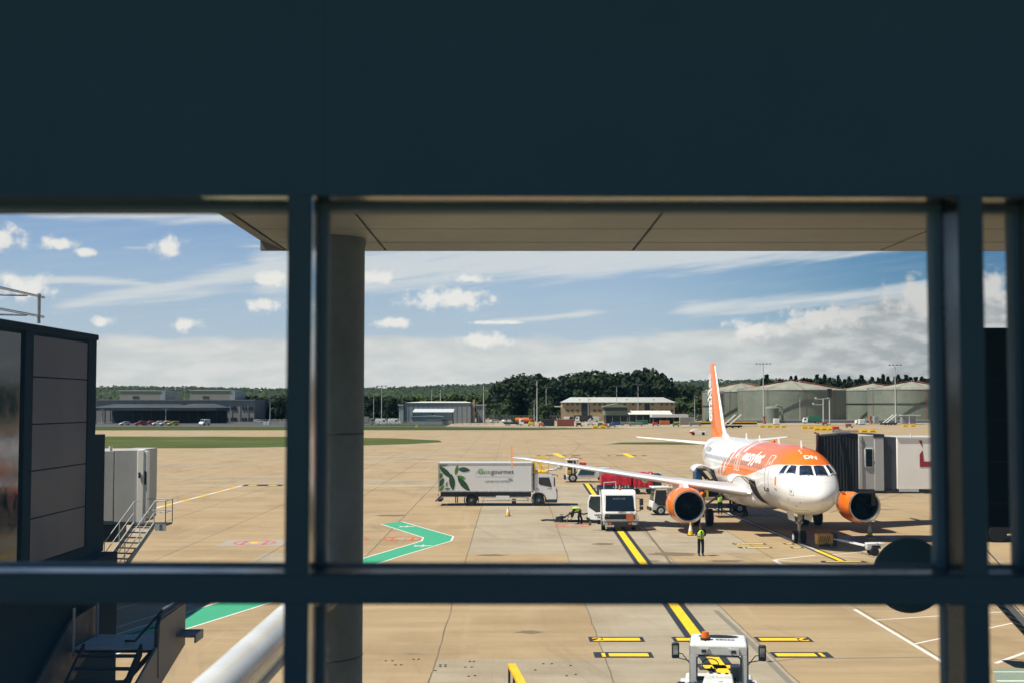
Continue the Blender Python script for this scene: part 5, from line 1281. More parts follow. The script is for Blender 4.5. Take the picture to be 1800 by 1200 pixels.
MB().lathe([(.001, -.06), (.25, -.05), (.352, -.01), (.36, .02), (.34, .04), (.001, .05)], n=48, axis='y').build('disc', M_DARK, t); MB().tube([(0, .02, 0), (.15, .3, -.25), (.3, .8, -.4), (1.0, 1.1, .0)], .03).build('bracket', M_DARK, t)

# ------------------------------------------------------------------ stairs
def stair(t, b, tp, w, rise=.19, mat=M_STEELP, matb=M_GREY, rail=True, rmat=None, rh=1.0):
    b, tp = Vector(b), Vector(tp); d = tp-b; flat = Vector((d.x, d.y, 0)); f = flat.normalized(); n = Vector((-f.y, f.x, 0)); N = max(3, int(d.z/rise)); rz = math.atan2(f.y, f.x)
    for s in (-1, 1):
        mb = MB(); a0, a1 = b+n*s*w/2, tp+n*s*w/2; up = Vector((0, 0, .13)); q = n*.03
        mb.add([a0-up-q, a0-up+q, a0+up+q, a0+up-q, a1-up-q, a1-up+q, a1+up+q, a1+up-q], [(0, 1, 2, 3), (7, 6, 5, 4), (0, 4, 5, 1), (1, 5, 6, 2), (2, 6, 7, 3), (3, 7, 4, 0)]); mb.build('stringer', mat, t)
        if rail:
            mb = MB(); r = Vector((0, 0, rh)); h = Vector((0, 0, rh*.52))
            mb.tube([a0+r*.2, a0+r, a1+r, a1+r+f*.3], .022, 6); mb.tube([a0+h, a1+h], .018, 6); k = max(3, int(d.length/1.3))
            for i in range(k+1): p = a0.lerp(a1, i/k); mb.tube([p, p+r], .02, 6)
            mb.build('handrail', rmat or mat, t)
    for i in range(N): p = b.lerp(tp, (i+.5)/N); MB().cbox((p.x, p.y, p.z), (.24, w-.06, .035), rz).build('step', matb, t)


# dark tower at the left edge
t = thing('jetbridge_tower', 'dark panelled tower with glazed corner and roof rail at the left edge', 'tower', (-10.5, 31, 0))
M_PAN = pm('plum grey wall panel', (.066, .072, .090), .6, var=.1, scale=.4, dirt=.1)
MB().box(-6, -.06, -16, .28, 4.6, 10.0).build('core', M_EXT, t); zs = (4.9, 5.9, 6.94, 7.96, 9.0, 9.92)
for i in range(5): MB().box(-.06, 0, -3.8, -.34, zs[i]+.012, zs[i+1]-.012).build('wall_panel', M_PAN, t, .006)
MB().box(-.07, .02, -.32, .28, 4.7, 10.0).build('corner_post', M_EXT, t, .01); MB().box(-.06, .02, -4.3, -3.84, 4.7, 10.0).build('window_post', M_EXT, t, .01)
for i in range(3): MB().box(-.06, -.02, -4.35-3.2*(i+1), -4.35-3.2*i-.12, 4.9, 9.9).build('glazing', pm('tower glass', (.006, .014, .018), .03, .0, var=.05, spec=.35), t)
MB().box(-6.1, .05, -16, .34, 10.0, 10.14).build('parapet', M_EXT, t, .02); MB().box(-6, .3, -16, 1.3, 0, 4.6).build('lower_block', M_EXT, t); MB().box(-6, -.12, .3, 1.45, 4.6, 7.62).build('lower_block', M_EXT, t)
MB().box(-6, .04, -16, .3, 4.6, 4.9).build('bottom_beam', M_EXT, t)
for i in range(5): MB().cyl((-.1, -3.3-i*3, 10.2), (-.1, -3.3-i*3, 10.86), .045).build('rail_post', M_STEELP, t)
for z in (10.80, 10.36): MB().tube([(-.1, -3.0, z), (-.1, -15.8, z)], .028, 8).build('roof_rail', M_CHROME, t); MB().tube([(-.35, -3.3, z+.02), (-2.6, -3.6, z+.05)], .022, 8).build('roof_rail', M_CHROME, t)
for k in range(7): MB().box(-.02, .03, -15.7, .9, .5+k*.62, .56+k*.62).build('cladding_joint', M_CHAS, t)

# dark stair tower at the right edge
t = thing('stair_tower', 'dark shaded block at the right edge with an open stair beneath it', 'tower', (5.72, 15, 0))
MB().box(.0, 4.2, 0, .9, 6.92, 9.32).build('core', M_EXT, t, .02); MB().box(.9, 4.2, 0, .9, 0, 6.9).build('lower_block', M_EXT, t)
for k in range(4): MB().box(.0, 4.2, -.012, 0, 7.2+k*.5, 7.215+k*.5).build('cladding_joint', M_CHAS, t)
stair(t, (11.8, 25, 0), (8.2, 25, 4.0), 1.1, mat=M_GREY, matb=M_CHAS)

# ------------------------------------------------------------------ jet bridges
M_JET = pm('off white jet bridge cladding', (.88, .87, .81), .5, var=.06, scale=.4, dirt=.06)
M_JGREY = pm('grey jet bridge cladding', (.40, .41, .40), .5, var=.08, scale=.5, dirt=.08)
M_BELL = pm('black bellows rubber', (.009, .013, .017), .9, var=.3, scale=2, bump=.4)
M_MAROON = pm('maroon sign paint', (.30, .025, .04), .5, var=.08)
t = thing('jet_bridge', 'white jet bridge with black bellows docked on the far side of the jet', 'jet bridge', (19.0, 76, 0))
# bellows: ribbed black hood against the fuselage
mb = MB(); secs = []
n = 26
for i in range(n+1):
    k = i/n; x = -.35+k*2.45; o_ = .03*(i % 2); z0 = 3.1+.02*k-o_; z1 = 6.55+.06*k+o_-.1*(1-k)
    secs.append([(x+y*.22*(1-k), y, z) for j, (y, z) in enumerate([(-.15-o_, z0), (3.0+o_, z0), (3.0+o_, z1), (-.15-o_-.1*(1-k), z1)])])
mb.loft(secs).build('bellows', M_BELL, t, 0, 20)
MB().tube([(-.42, -.3, 3.2), (-.52, -.36, 5.2), (-.36, -.3, 6.6), (.2, 2.8, 6.6)], .06, 8).build('bellows_lip', pm('dark red rubber', (.06, .012, .014), .7), t)
MB().tube([(.9, -.3, 6.62), (1.15, -.3, 5.0), (1.2, -.3, 3.1)], .05, 6).build('bellows_hoop', M_BELL, t)
mb = MB()
for i in range(12): mb.cbox((.6+i*.13, -.1, 6.75), (.05, .3, .14))
mb.build('hood_clip', M_STEEL, t)
cabp = MB().box(2.1, 3.55, -.25, 3.1, 3.22, 6.52).build('cab', M_JGREY, t, .04); mb = MB()
MB().box(2.45, 2.98, -.31, -.24, 4.55, 5.75).build('cab_window_frame', M_STEELP, cabp, .05); MB().box(2.52, 2.91, -.33, -.30, 4.62, 5.68).build('cab_window', M_GLASSD, cabp, .02)
MB().box(2.1, 2.32, -.32, -.24, 3.25, 6.5).build('door_jamb', M_JGREY, cabp, .03); MB().tube([(2.2, -.36, 6.2), (2.5, -.5, 5.9), (2.3, -.4, 5.7)], .02).build('wall_lamp', M_CHAS, cabp)
MB().box(3.05, 3.62, -.34, 3.1, 3.15, 6.40).build('rotunda_panel', M_JGREY, t, .03); MB().box(3.0, 3.65, -.36, 3.1, 6.40, 6.58).build('rotunda_cap', M_CHAS, t)
MB().box(3.62, 4.42, -.18, 3.0, 3.2, 6.40).build('joint_sleeve', pm('dark blue grey sleeve', (.045, .055, .07), .6), t, .02)
tun = MB().box(4.42, 34, -.32, 3.0, 3.25, 6.34).build('tunnel', M_JET, t, .03)
MB().box(4.42, 34, -.38, 3.05, 6.34, 6.42).build('roof_edge', M_WHITE, t); MB().box(6.1, 34, -.28, 3.0, 2.98, 3.24).build('floor_beam', M_CHAS, t); MB().box(2.1, 6.1, -.3, 3.0, 3.0, 3.18).build('cab_floor_beam', M_CHAS, t)
MB().box(4.5, 5.7, -.36, -.33, 3.1, 3.26).build('floor_edge', M_STEELP, t)
for i in range(9): MB().cyl((5.4+i*3, 0, 6.42), (5.4+i*3, 0, 6.62), .05).build('roof_stud', M_STEELP, t)
for i in range(9): MB().box(7.6+i*2.9-.015, 7.6+i*2.9+.015, -.335, -.32, 3.3, 6.3).build('panel_seam', M_JGREY, t)
def emblem(par, x0, x1, y, sgn=1, flip=False):
    # red stripe outline with hourglass notch
    X = lambda a: x0+(a if not flip else -a); mb = MB(); y0, y1 = y-.012, y
    for poly in ([(0, 6.2), (.20, 6.2), (.21, 5.78)], [(.22, 5.62), (.04, 5.35), (.04, 4.6), (.28, 4.6), (.28, 5.0)], [(.04, 4.6), (x1-x0, 4.6), (x1-x0, 4.93), (.28, 4.93), (.28, 4.6)]):
        mb.prism([(X(a), b) for a, b in poly], 'y', y0, y1)
    mb.build('emblem', M_MAROON, par)
emblem(t, 5.75, 12, -.325)
for x in (9.3, 15): MB().tube([(x, .6, 3.0), (x+1.6, .6, .8)], .09).build('brace', M_CHAS, t); MB().tube([(x, 2.2, 3.0), (x+1.6, 2.2, .8)], .09).build('brace', M_CHAS, t)
MB().box(10.2, 12.6, .2, 2.6, .5, 1.0).build('drive_bogie', M_CHAS, t, .05)
for x in (10.6, 12.2): MB().cyl((x, .0, .55), (x, .45, .55), .55, n=20).build('wheel', M_TYRE, t)
for y in (.4, 2.4): MB().cyl((11.4, y, .8), (11.4, y, 3.0), .16).build('lift_column', M_STEELP, t)
MB().box(3.1, 3.3, .5, .7, 2.2, 3.0).build('cab_hanger', M_CHAS, t)

t = thing('jet_bridge', 'end of a white jet bridge with side stair beside the dark tower', 'jet bridge', (-16.8, 56, 0))
MB().box(-9, -1.12, 0, 3, 3.15, 6.30).build('tunnel', M_JGREY, t, .02); MB().box(-1.06, -.02, -.05, 3, 3.12, 6.34).build('end_bay', M_JGREY, t, .02); MB().box(-1.12, -1.06, .05, 3, 3.1, 6.3).build('seam', M_CHAS, t)
MB().box(-.02, .26, -.12, .3, 3.1, 6.36).build('door_frame', M_JET, t, .02); d = MB().box(.26, .42, -.08, .3, 3.5, 6.3).build('door', M_JET, t, .01); MB().box(.30, .38, -.1, -.07, 4.8, 5.4).build('door_window', M_GLASSD, d)
MB().cyl((.1, -.18, 5.1), (.1, -.18, 5.35), .05).build('door_lamp', M_CHAS, t); MB().cyl((-1.3, .1, 6.3), (-1.3, .1, 6.5), .08).build('roof_stud', M_WHITE, t); MB().box(-9, -.1, -.05, 3, 3.0, 3.12).build('floor_beam', M_CHAS, t)
MB().prism([(-1.95, 6.0), (-1.75, 6.05), (-1.85, 5.55), (-1.72, 5.2), (-1.72, 4.2), (-2.6, 4.2), (-2.6, 4.4), (-1.95, 4.4)], 'y', -.014, 0).build('emblem', M_MAROON, t)
MB().box(-6, -5.6, .5, .9, 0, 3.1).build('leg', M_GREY, t); MB().box(-1.9, -.9, .1, 1.4, 2.2, 3.0).build('under_gear', M_CHAS, t, .1)
t = thing('service_stair', 'open metal stair with shiny handrails below the left jet bridge', 'stair', (-16.2, 55.0, 0))
stair(t, (-1.2, -4.3, 0), (.0, -.1, 3.1), 1.0, mat=M_GREY, matb=M_CHAS, rmat=M_STEELP)
MB().box(-.55, .95, -.1, 1.0, 3.04, 3.12).build('landing', M_CHAS, t); MB().box(.5, .98, -.15, -.08, 2.85, 3.12).build('landing_edge', M_STEELP, t)
mb = MB()
for a, b in (((.95, -.1), (.95, 1.0)), ((.95, 1.0), (-.55, 1.0)), ((.45, -.1), (.95, -.1))):
    for z in (3.65, 4.15): mb.tube([(a[0], a[1], z), (b[0], b[1], z)], .022, 6)
    for p in (a, b): mb.tube([(p[0], p[1], 3.1), (p[0], p[1], 4.15)], .022, 6)
mb.build('landing_rail', M_STEELP, t)

# nearer airstair at bottom left
t = thing('boarding_stair', 'grey sided mobile stair with ribbed landing at the bottom left', 'stair', (-8.9, 29, 0))
stair(t, (-.15, -5.6, .2), (-.15, -.6, 2.85), 1.3, mat=M_CHAS, matb=M_CHAS, rail=False)
MB().box(-1.05, .75, -.6, 1.15, 2.78, 2.84).build('landing_frame', M_CHAS, t); mb = MB()
for i in range(20): mb.box(-1.05, .75, -.58+i*.086, -.535+i*.086, 2.84, 2.88)
mb.build('landing_grating', pm('bright grating', (.85, .84, .74), .6, var=.1), t); mb = MB()
for i in range(9): mb.box(.75, 1.3, 1.0+i*.075, 1.04+i*.075, 2.84, 2.88)
mb.box(.75, 1.34, 1.66, 1.7, 2.7, 2.9); mb.box(1.3, 1.34, .98, 1.7, 2.7, 2.9); mb.build('side_flap', M_GREY, t)
MB().prism([(1.85, 3.52), (-.38, 3.46), (-.42, 2.95), (-2.5, 2.30), (-5.2, 1.0), (-5.2, .35), (-2.0, 1.25), (-.4, 1.95), (1.85, 2.5)], 'x', .80, .86).build('side_panel', pm('warm grey guard panel', (.20, .185, .165), .6, var=.08, scale=.6), t, .01)
MB().tube([(.83, 1.85, 3.58), (.83, -.3, 3.54), (.83, -.55, 3.3), (.83, -.5, 2.2)], .05, 8).build('hand_tube', M_CHAS, t); MB().tube([(.7, 1.8, 3.62), (.7, .3, 3.6)], .03, 8).build('hand_tube', M_CHROME, t)
MB().tube([(-.1, .2, 2.9), (.45, -.9, 3.1), (.7, 1.2, 3.7)], .03).build('brace', M_CHAS, t); MB().cyl((.80, -2.4, 1.75), (.875, -2.4, 1.75), .36, n=32).build('round_emblem', M_CHAS, t)
lettering('emblem_letter', 'c', M_STEELP, t, lambda x, y: Vector((.882, -2.55+x, 1.66+y)), size=.5)
for y in (-3.6, .8): MB().cyl((.3, y, .4), (.6, y, .4), .4, n=20).build('wheel', M_TYRE, t, .03); MB().cyl((-1.0, y, .4), (-.7, y, .4), .4, n=20).build('wheel', M_TYRE, t, .03)
MB().box(-1.0, .6, -5, 1.2, .35, .6).build('chassis', M_CHAS, t); MB().tube([(-.9, -4.5, .5), (.5, .9, 2.7)], .06).build('lift_strut', M_CHAS, t)
MB().prism([(1.2, 3.6), (-.6, 3.5), (-5.0, 1.4), (-5.0, .4), (-.6, 2.2), (1.2, 2.7)], 'x', -1.15, -1.09).build('side_panel', M_CHAS, t)
for y, z in ((.9, 2.8), (-.7, 2.7)): MB().tube([(-1.0, y, z), (-1.0, y, z+1.1)], .035).build('rail_post', M_STEELP, t)

# yellow rail just below
t = thing('stair_handrail', 'yellow sloping handrail on dark posts at the bottom edge', 'handrail', (0, 0, 0))
a, b = at(894, 1168, 24), at(960, 1290, 21); d = (b-a)
mb = MB(); mb.add([a+Vector((-.02, 0, -.03)), a+Vector((.13, 0, -.03)), b+Vector((.13, 0, -.03)), b+Vector((-.02, 0, -.03)), a+Vector((-.02, 0, .03)), a+Vector((.13, 0, .03)), b+Vector((.13, 0, .03)), b+Vector((-.02, 0, .03))], [(0, 1, 2, 3), (4, 5, 6, 7), (0, 1, 5, 4), (1, 2, 6, 5), (2, 3, 7, 6), (3, 0, 4, 7)]); mb.build('rail', M_YELLOW, t)
for k in (0.02, .5, 1): p = a.lerp(b, k); MB().cyl((p.x, p.y, 0), (p.x, p.y, p.z-.03), .022).build('post', M_CHAS, t); MB().cyl((p.x+.09, p.y, 0), (p.x+.09, p.y, p.z-.03), .022).build('post', M_CHAS, t)
t.location = (0, 0, 0)

t = thing('rotunda_building', 'dark pier building hidden behind the left tower', 'building', (-22, 48, 0))
MB().box(-6, 3.6, -5, 4, 0, 9.4).build('wall', M_EXT, t); MB().box(-6.2, 3.8, -5.2, 4.2, 9.4, 9.7).build('roof', M_CHAS, t)

# ------------------------------------------------------------------ people
def skinned(name, V, Ed, rad, mat, par, sub=2):
    me = bpy.data.meshes.new(name); me.from_pydata([tuple(v) for v in V], Ed, []); o = bpy.data.objects.new(name, me); COL.objects.link(o)
    sk = o.modifiers.new('skin', 'SKIN'); sk.use_smooth_shade = True; ss = o.modifiers.new('sub', 'SUBSURF'); ss.levels = sub; ss.render_levels = sub
    for i, r in enumerate(rad):
        r = r if isinstance(r, tuple) else (r, r); me.skin_vertices[0].data[i].radius = r
    me.skin_vertices[0].data[0].use_root = True
    dg = bpy.context.evaluated_depsgraph_get(); m2 = bpy.data.meshes.new_from_object(o.evaluated_get(dg)); bpy.data.objects.remove(o); m2.name = name
    for p in m2.polygons: p.use_smooth = True
    m2.materials.clear(); m2.materials.append(mat)
    if par is None: return m2
    o = bpy.data.objects.new(name, m2); COL.objects.link(o); o.parent = par; return o


def joined(name, meshes, mat, par):
    bm = bmesh.new()
    for m in meshes: bm.from_mesh(m)
    me = bpy.data.meshes.new(name); bm.to_mesh(me); bm.free(); me.materials.append(mat)
    for p in me.polygons: p.use_smooth = True
    o = bpy.data.objects.new(name, me); COL.objects.link(o); o.parent = par; return o


STAND = dict(pel=(0, 0, .95), waist=(0, 0, 1.1), chest=(0, 0, 1.32), neck=(0, 0, 1.50), head0=(0, -.01, 1.60), head1=(0, -.02, 1.73),
             shL=(.19, 0, 1.43), shR=(-.19, 0, 1.43), elL=(.27, .03, 1.14), elR=(-.27, .03, 1.14), wrL=(.10, -.22, 1.10), wrR=(-.10, -.22, 1.08),
             hpL=(.10, 0, .92), hpR=(-.10, 0, .92), knL=(.11, -.02, .50), knR=(-.11, -.02, .50), anL=(.11, .02, .09), anR=(-.11, .02, .09), toL=(.12, -.17, .035), toR=(-.12, -.17, .035))


def person(label, loc, rz, pose=None, vest=True, shirt=M_NAVY, trous=M_NAVY, hair=M_HAIR, skin_m=M_SKIN, sleeves=True, group='airport workers on the apron'):
    J = {k: Vector(v) for k, v in {**STAND, **(pose or {})}.items()}
    t = thing('person', label, 'person', loc, rz, group)
    # body: one continuous skin figure
    N = ['pel', 'waist', 'chest', 'neck', 'head0', 'head1', 'shL', 'elL', 'wrL', 'shR', 'elR', 'wrR', 'hpL', 'knL', 'anL', 'hpR', 'knR', 'anR', 'toL', 'toR']
    ix = {k: i for i, k in enumerate(N)}
    Ed = [(ix[a], ix[b]) for a, b in (('pel', 'waist'), ('waist', 'chest'), ('chest', 'neck'), ('neck', 'head0'), ('head0', 'head1'), ('chest', 'shL'), ('shL', 'elL'), ('elL', 'wrL'), ('chest', 'shR'), ('shR', 'elR'), ('elR', 'wrR'),
                                     ('pel', 'hpL'), ('hpL', 'knL'), ('knL', 'anL'), ('pel', 'hpR'), ('hpR', 'knR'), ('knR', 'anR'), ('anL', 'toL'), ('anR', 'toR'))]
    rr = dict(pel=(.13, .10), waist=(.125, .095), chest=(.15, .11), neck=.055, head0=.085, head1=.082, shL=.06, shR=.06, elL=.043, elR=.043, wrL=.028, wrR=.028, hpL=.085, hpR=.085, knL=.06, knR=.06, anL=.042, anR=.042, toL=.035, toR=.035)
    body = skinned('body', [J[k] for k in N], Ed, [rr[k] for k in N], skin_m, None)
    parts = [body]
    hd = (J['head1']-J['head0']).normalized(); fw = Vector((0, -1, 0)); fw = (fw-hd*fw.dot(hd)).normalized() if abs(fw.dot(hd)) < .98 else Vector((0, 0, -1)); sd = hd.cross(fw).normalized(); hc = J['head0'].lerp(J['head1'], .55)
    fm = MB(); fm.ball(hc+fw*.092-hd*.005, .018, 8); fm.ball(hc+fw*.075-hd*.045, .02, 8, (1.2, .6, .5))
    for s in (-1, 1): fm.ball(hc+sd*s*.085-hd*.01, .02, 8, (.5, 1, 1.4))
    parts.append(fm.mesh('face', skin_m))
    for s in ('L', 'R'):   # hand: palm and five fingers
        w = J['wr'+s]; d = (w-J['el'+s]).normalized(); side = d.cross(Vector((0, 0, 1))); side = side.normalized() if side.length > .1 else Vector((1, 0, 0)); dn = side.cross(d).normalized()
        parts.append(skinned('palm', [w, w+d*.045, w+d*.085], [(0, 1), (1, 2)], [(.026, .02), (.036, .018), (.036, .016)], skin_m, None, 1))
        for k, (o_, ln) in enumerate(((-.028, .062), (-.010, .074), (.009, .068), (.027, .054))):
            p0 = w+d*.078+side*o_; p1 = p0+d*ln*.5-dn*.008; p2 = p1+d*ln*.35-dn*.022; p3 = p2+d*ln*.1-dn*.026
            parts.append(skinned('finger', [p0, p1, p2, p3], [(0, 1), (1, 2), (2, 3)], [.0095, .009, .008, .006], skin_m, None, 1))
        p0 = w+d*.03+side*.03*(1 if s == 'L' else -1); p1 = p0+d*.03+side*.022*(1 if s == 'L' else -1)-dn*.01
        parts.append(skinned('thumb', [p0, p1, p1+d*.03-dn*.012], [(0, 1), (1, 2)], [.012, .0105, .008], skin_m, None, 1))
    joined('body', parts, skin_m, t)
    em = MB()
    for s in (-1, 1): em.ball(hc+fw*.083+sd*s*.03+hd*.015, .011, 8)
    em.build('eyes', M_HAIR, t)
    hm = MB(); hm.ball(hc+hd*.03-fw*.012, .104, 14, (1, 1.05, .95)); h = hm.build('hair', hair, t)
    h.data.transform(Matrix.Translation(hd*.012-fw*.01))
    def cloth(name, keys, edges, grow, mat, rad=None):
        V = [J[k] for k in keys]; E_ = [(keys.index(a), keys.index(b)) for a, b in edges]
        R_ = []
        for k in keys:
            r = (rad or {}).get(k, rr[k]); r = r if isinstance(r, tuple) else (r, r); R_.append((r[0]+grow, r[1]+grow))
        return skinned(name, V, E_, R_, mat, t)
    J['anL_'] = J['anL']+Vector((0, 0, .02)); J['anR_'] = J['anR']+Vector((0, 0, .02)); rr['anL_'] = rr['anR_'] = .06
    cloth('trousers', ['pel', 'waist', 'hpL', 'knL', 'anL_', 'hpR', 'knR', 'anR_'], [('pel', 'waist'), ('pel', 'hpL'), ('hpL', 'knL'), ('knL', 'anL_'), ('pel', 'hpR'), ('hpR', 'knR'), ('knR', 'anR_')], .02, trous, dict(waist=(.12, .09)))
    J['miL'] = J['elL'].lerp(J['wrL'], .8 if sleeves else .05); J['miR'] = J['elR'].lerp(J['wrR'], .8 if sleeves else .05); rr['miL'] = rr['miR'] = .034 if sleeves else .05
    J['col'] = J['chest'].lerp(J['neck'], .75); rr['col'] = .075
    cloth('shirt', ['waist', 'chest', 'col', 'shL', 'elL', 'miL', 'shR', 'elR', 'miR'], [('waist', 'chest'), ('chest', 'col'), ('chest', 'shL'), ('shL', 'elL'), ('elL', 'miL'), ('chest', 'shR'), ('shR', 'elR'), ('elR', 'miR')], .018, shirt)
    for s in ('L', 'R'): skinned('boot', [J['an'+s]+Vector((0, 0, .03)), J['an'+s].lerp(J['to'+s], .15), J['to'+s]], [(0, 1), (1, 2)], [.06, .062, .048], M_BLACK, t, 1)
    if vest:
        J['low'] = J['pel']+(J['pel']-J['waist'])*.45; J['st'] = J['chest'].lerp(J['neck'], .35); J['vL'] = J['chest'].lerp(J['shL'], .72)+(J['neck']-J['chest'])*.12; J['vR'] = J['chest'].lerp(J['shR'], .72)+(J['neck']-J['chest'])*.12
        rr.update(low=(.17, .135), st=(.12, .11), vL=.10, vR=.10)
        v = cloth('hi_vis_vest', ['low', 'waist', 'chest', 'st', 'vL', 'vR'], [('low', 'waist'), ('waist', 'chest'), ('chest', 'st'), ('chest', 'vL'), ('chest', 'vR')], .050, M_HIVIS, dict(waist=(.145, .12)))
        up_ = (J['chest']-J['waist']).normalized(); q = up_.to_track_quat('Z', 'Y')
        for k, nm in ((.12, 0), (.62, 1)):
            c = J['waist'].lerp(J['chest'], k); prof = []
            secs = [[c+q @ Vector(((.206+.008*nm)*math.cos(a), (.178+.004*nm)*math.sin(a), z)) for a in [2*math.pi*i/20 for i in range(20)]] for z in (-.028, .028)]
            mb = MB(); mb.loft(secs, True, False); mb.build('reflective_band', M_TAPE, v)
        mb = MB()
        for a in (-.013, .013): pass
        f0 = J['low']+fw*0; zz = (J['chest']-J['low'])
        if zz.z > .2: MB().add([J['low']+Vector((-.02, -.185, 0)), J['low']+Vector((.02, -.185, 0)), J['chest']+Vector((.05, -.165, .08)), J['chest']+Vector((-.05, -.165, .08))], [(0, 1, 2, 3)]).build('vest_opening', M_NAVY, v)
    return t


p = gnd(1232, 976)
person('marshaller in yellow vest standing on the apron before the left engine, hands together', (p.x, p.y, 0), R(8), dict(shR=(-.19, 0, 1.43)), sleeves=False, skin_m=M_SKIND)
# stooping refueller, seen from the side, facing left
bend = dict(pel=(0, .10, .98), waist=(0, -.05, 1.08), chest=(0, -.28, 1.05), neck=(0, -.46, .93), head0=(0, -.52, .86), head1=(0, -.60, .77), shL=(.18, -.36, 1.0), shR=(-.18, -.36, 1.0), elL=(.22, -.42, .68), elR=(-.22, -.42, .68), wrL=(.14, -.50, .42), wrR=(-.12, -.50, .42),
            hpL=(.11, .10, .93), hpR=(-.11, .10, .93), knL=(.14, -.02, .50), knR=(-.14, .22, .52), anL=(.16, .02, .09), anR=(-.16, .36, .09), toL=(.17, -.16, .035), toR=(-.17, .18, .035))
p = gnd(1014, 920)
person('worker in yellow vest bending over a hose coupling beside the tanker', (p.x+.1, p.y, 0), R(-90+12), bend)
# hose coupling and hoses he works on
t = thing('hydrant_coupler', 'dark hydrant coupling and hoses on the ground in front of the bending worker', 'coupler', tuple(gnd(987, 917)))
MB().cyl((0, 0, 0), (0, 0, .55), .13).build('valve_body', M_CHAS, t); MB().cyl((-.25, 0, .35), (.3, 0, .35), .08).build('pipe', M_CHAS, t); MB().lathe([(.2, .48), (.24, .5), (.2, .52), (.2, .48)], (0, 0, 0), 16).build('hand_wheel', M_STEELP, t)
MB().tube([(.2, 0, .35), (.6, -.1, .62), (1.1, .05, .72), (1.6, .2, .55), (2.4, .3, .75), (3.0, .2, .9)], .05).build('hose', M_BLACK, t); MB().tube([(-.1, .1, .3), (-.5, .3, .05), (0, .6, .05), (.9, .5, .05), (2.6, .6, .06)], .045).build('hose', M_BLACK, t); MB().cyl((.35, .1, 0), (.5, .1, .45), .05).build('leg', M_STEELP, t)
MB().box(-.42, -.2, -.15, .1, .05, .4).build('coupling_box', M_CHAS, t, .03)
t = thing('hydrant_marker', 'small green and black banded marker post beside the open truck door', 'marker', tuple(gnd(1037, 922)))
for i, (m_, z) in enumerate(((M_BLACK, 0), (PAINTS['green'], .12), (M_HIVIS, .22), (PAINTS['green'], .32), (M_BLACK, .44))): MB().cyl((0, 0, z), (0, 0, z+.1), .09-.008*i).build('band', m_, t)

# ------------------------------------------------------------------ traffic cones
def cone(u, v, h, label):
    p = gnd(u, v); t = thing('traffic_cone', label, 'cone', (p.x, p.y, 0), 0, 'tall yellow and white traffic cones'); t.scale = (h, h, h)
    MB().box(-.26, .26, -.26, .26, 0, .05).build('base', M_BLACK, t, .02)
    for nm, m_, z0, z1 in (('cone_body', M_YELLOW, .05, .36), ('white_band', M_WLET, .36, .72), ('cone_tip', M_YELLOW, .72, 1.0)):
        r = lambda z: .20*(1-z)+.028; MB().lathe([(r(z0), z0), (r(z1), z1)]+([(.001, z1)] if z1 == 1 else []), n=24).build(nm, m_, t)
cone(893, 906, .78, 'yellow and white cone on its own in front of the catering truck'); cone(1214, 940, .84, 'yellow and white cone below the left engine, beside the marshaller'); cone(1529, 941, .84, 'yellow and white cone below the right engine in the shade')

# ------------------------------------------------------------------ vehicles on the stand
def wheels(t, xs, y, r, w, rim=M_STEELP):
    for x in xs:
        for s in (-1, 1):
            m1, m2 = MB(), MB(); wheel(m1, m2, x, s*y, r, w, s); o = m1.build('wheel', M_TYRE, t, .03); m2.build('rim', rim, o)
            MB().cyl((x, s*(y+w/2-.02), r), (x, s*(y+w/2+.03), r), r*.2, n=12).build('hub', M_GREY, o)


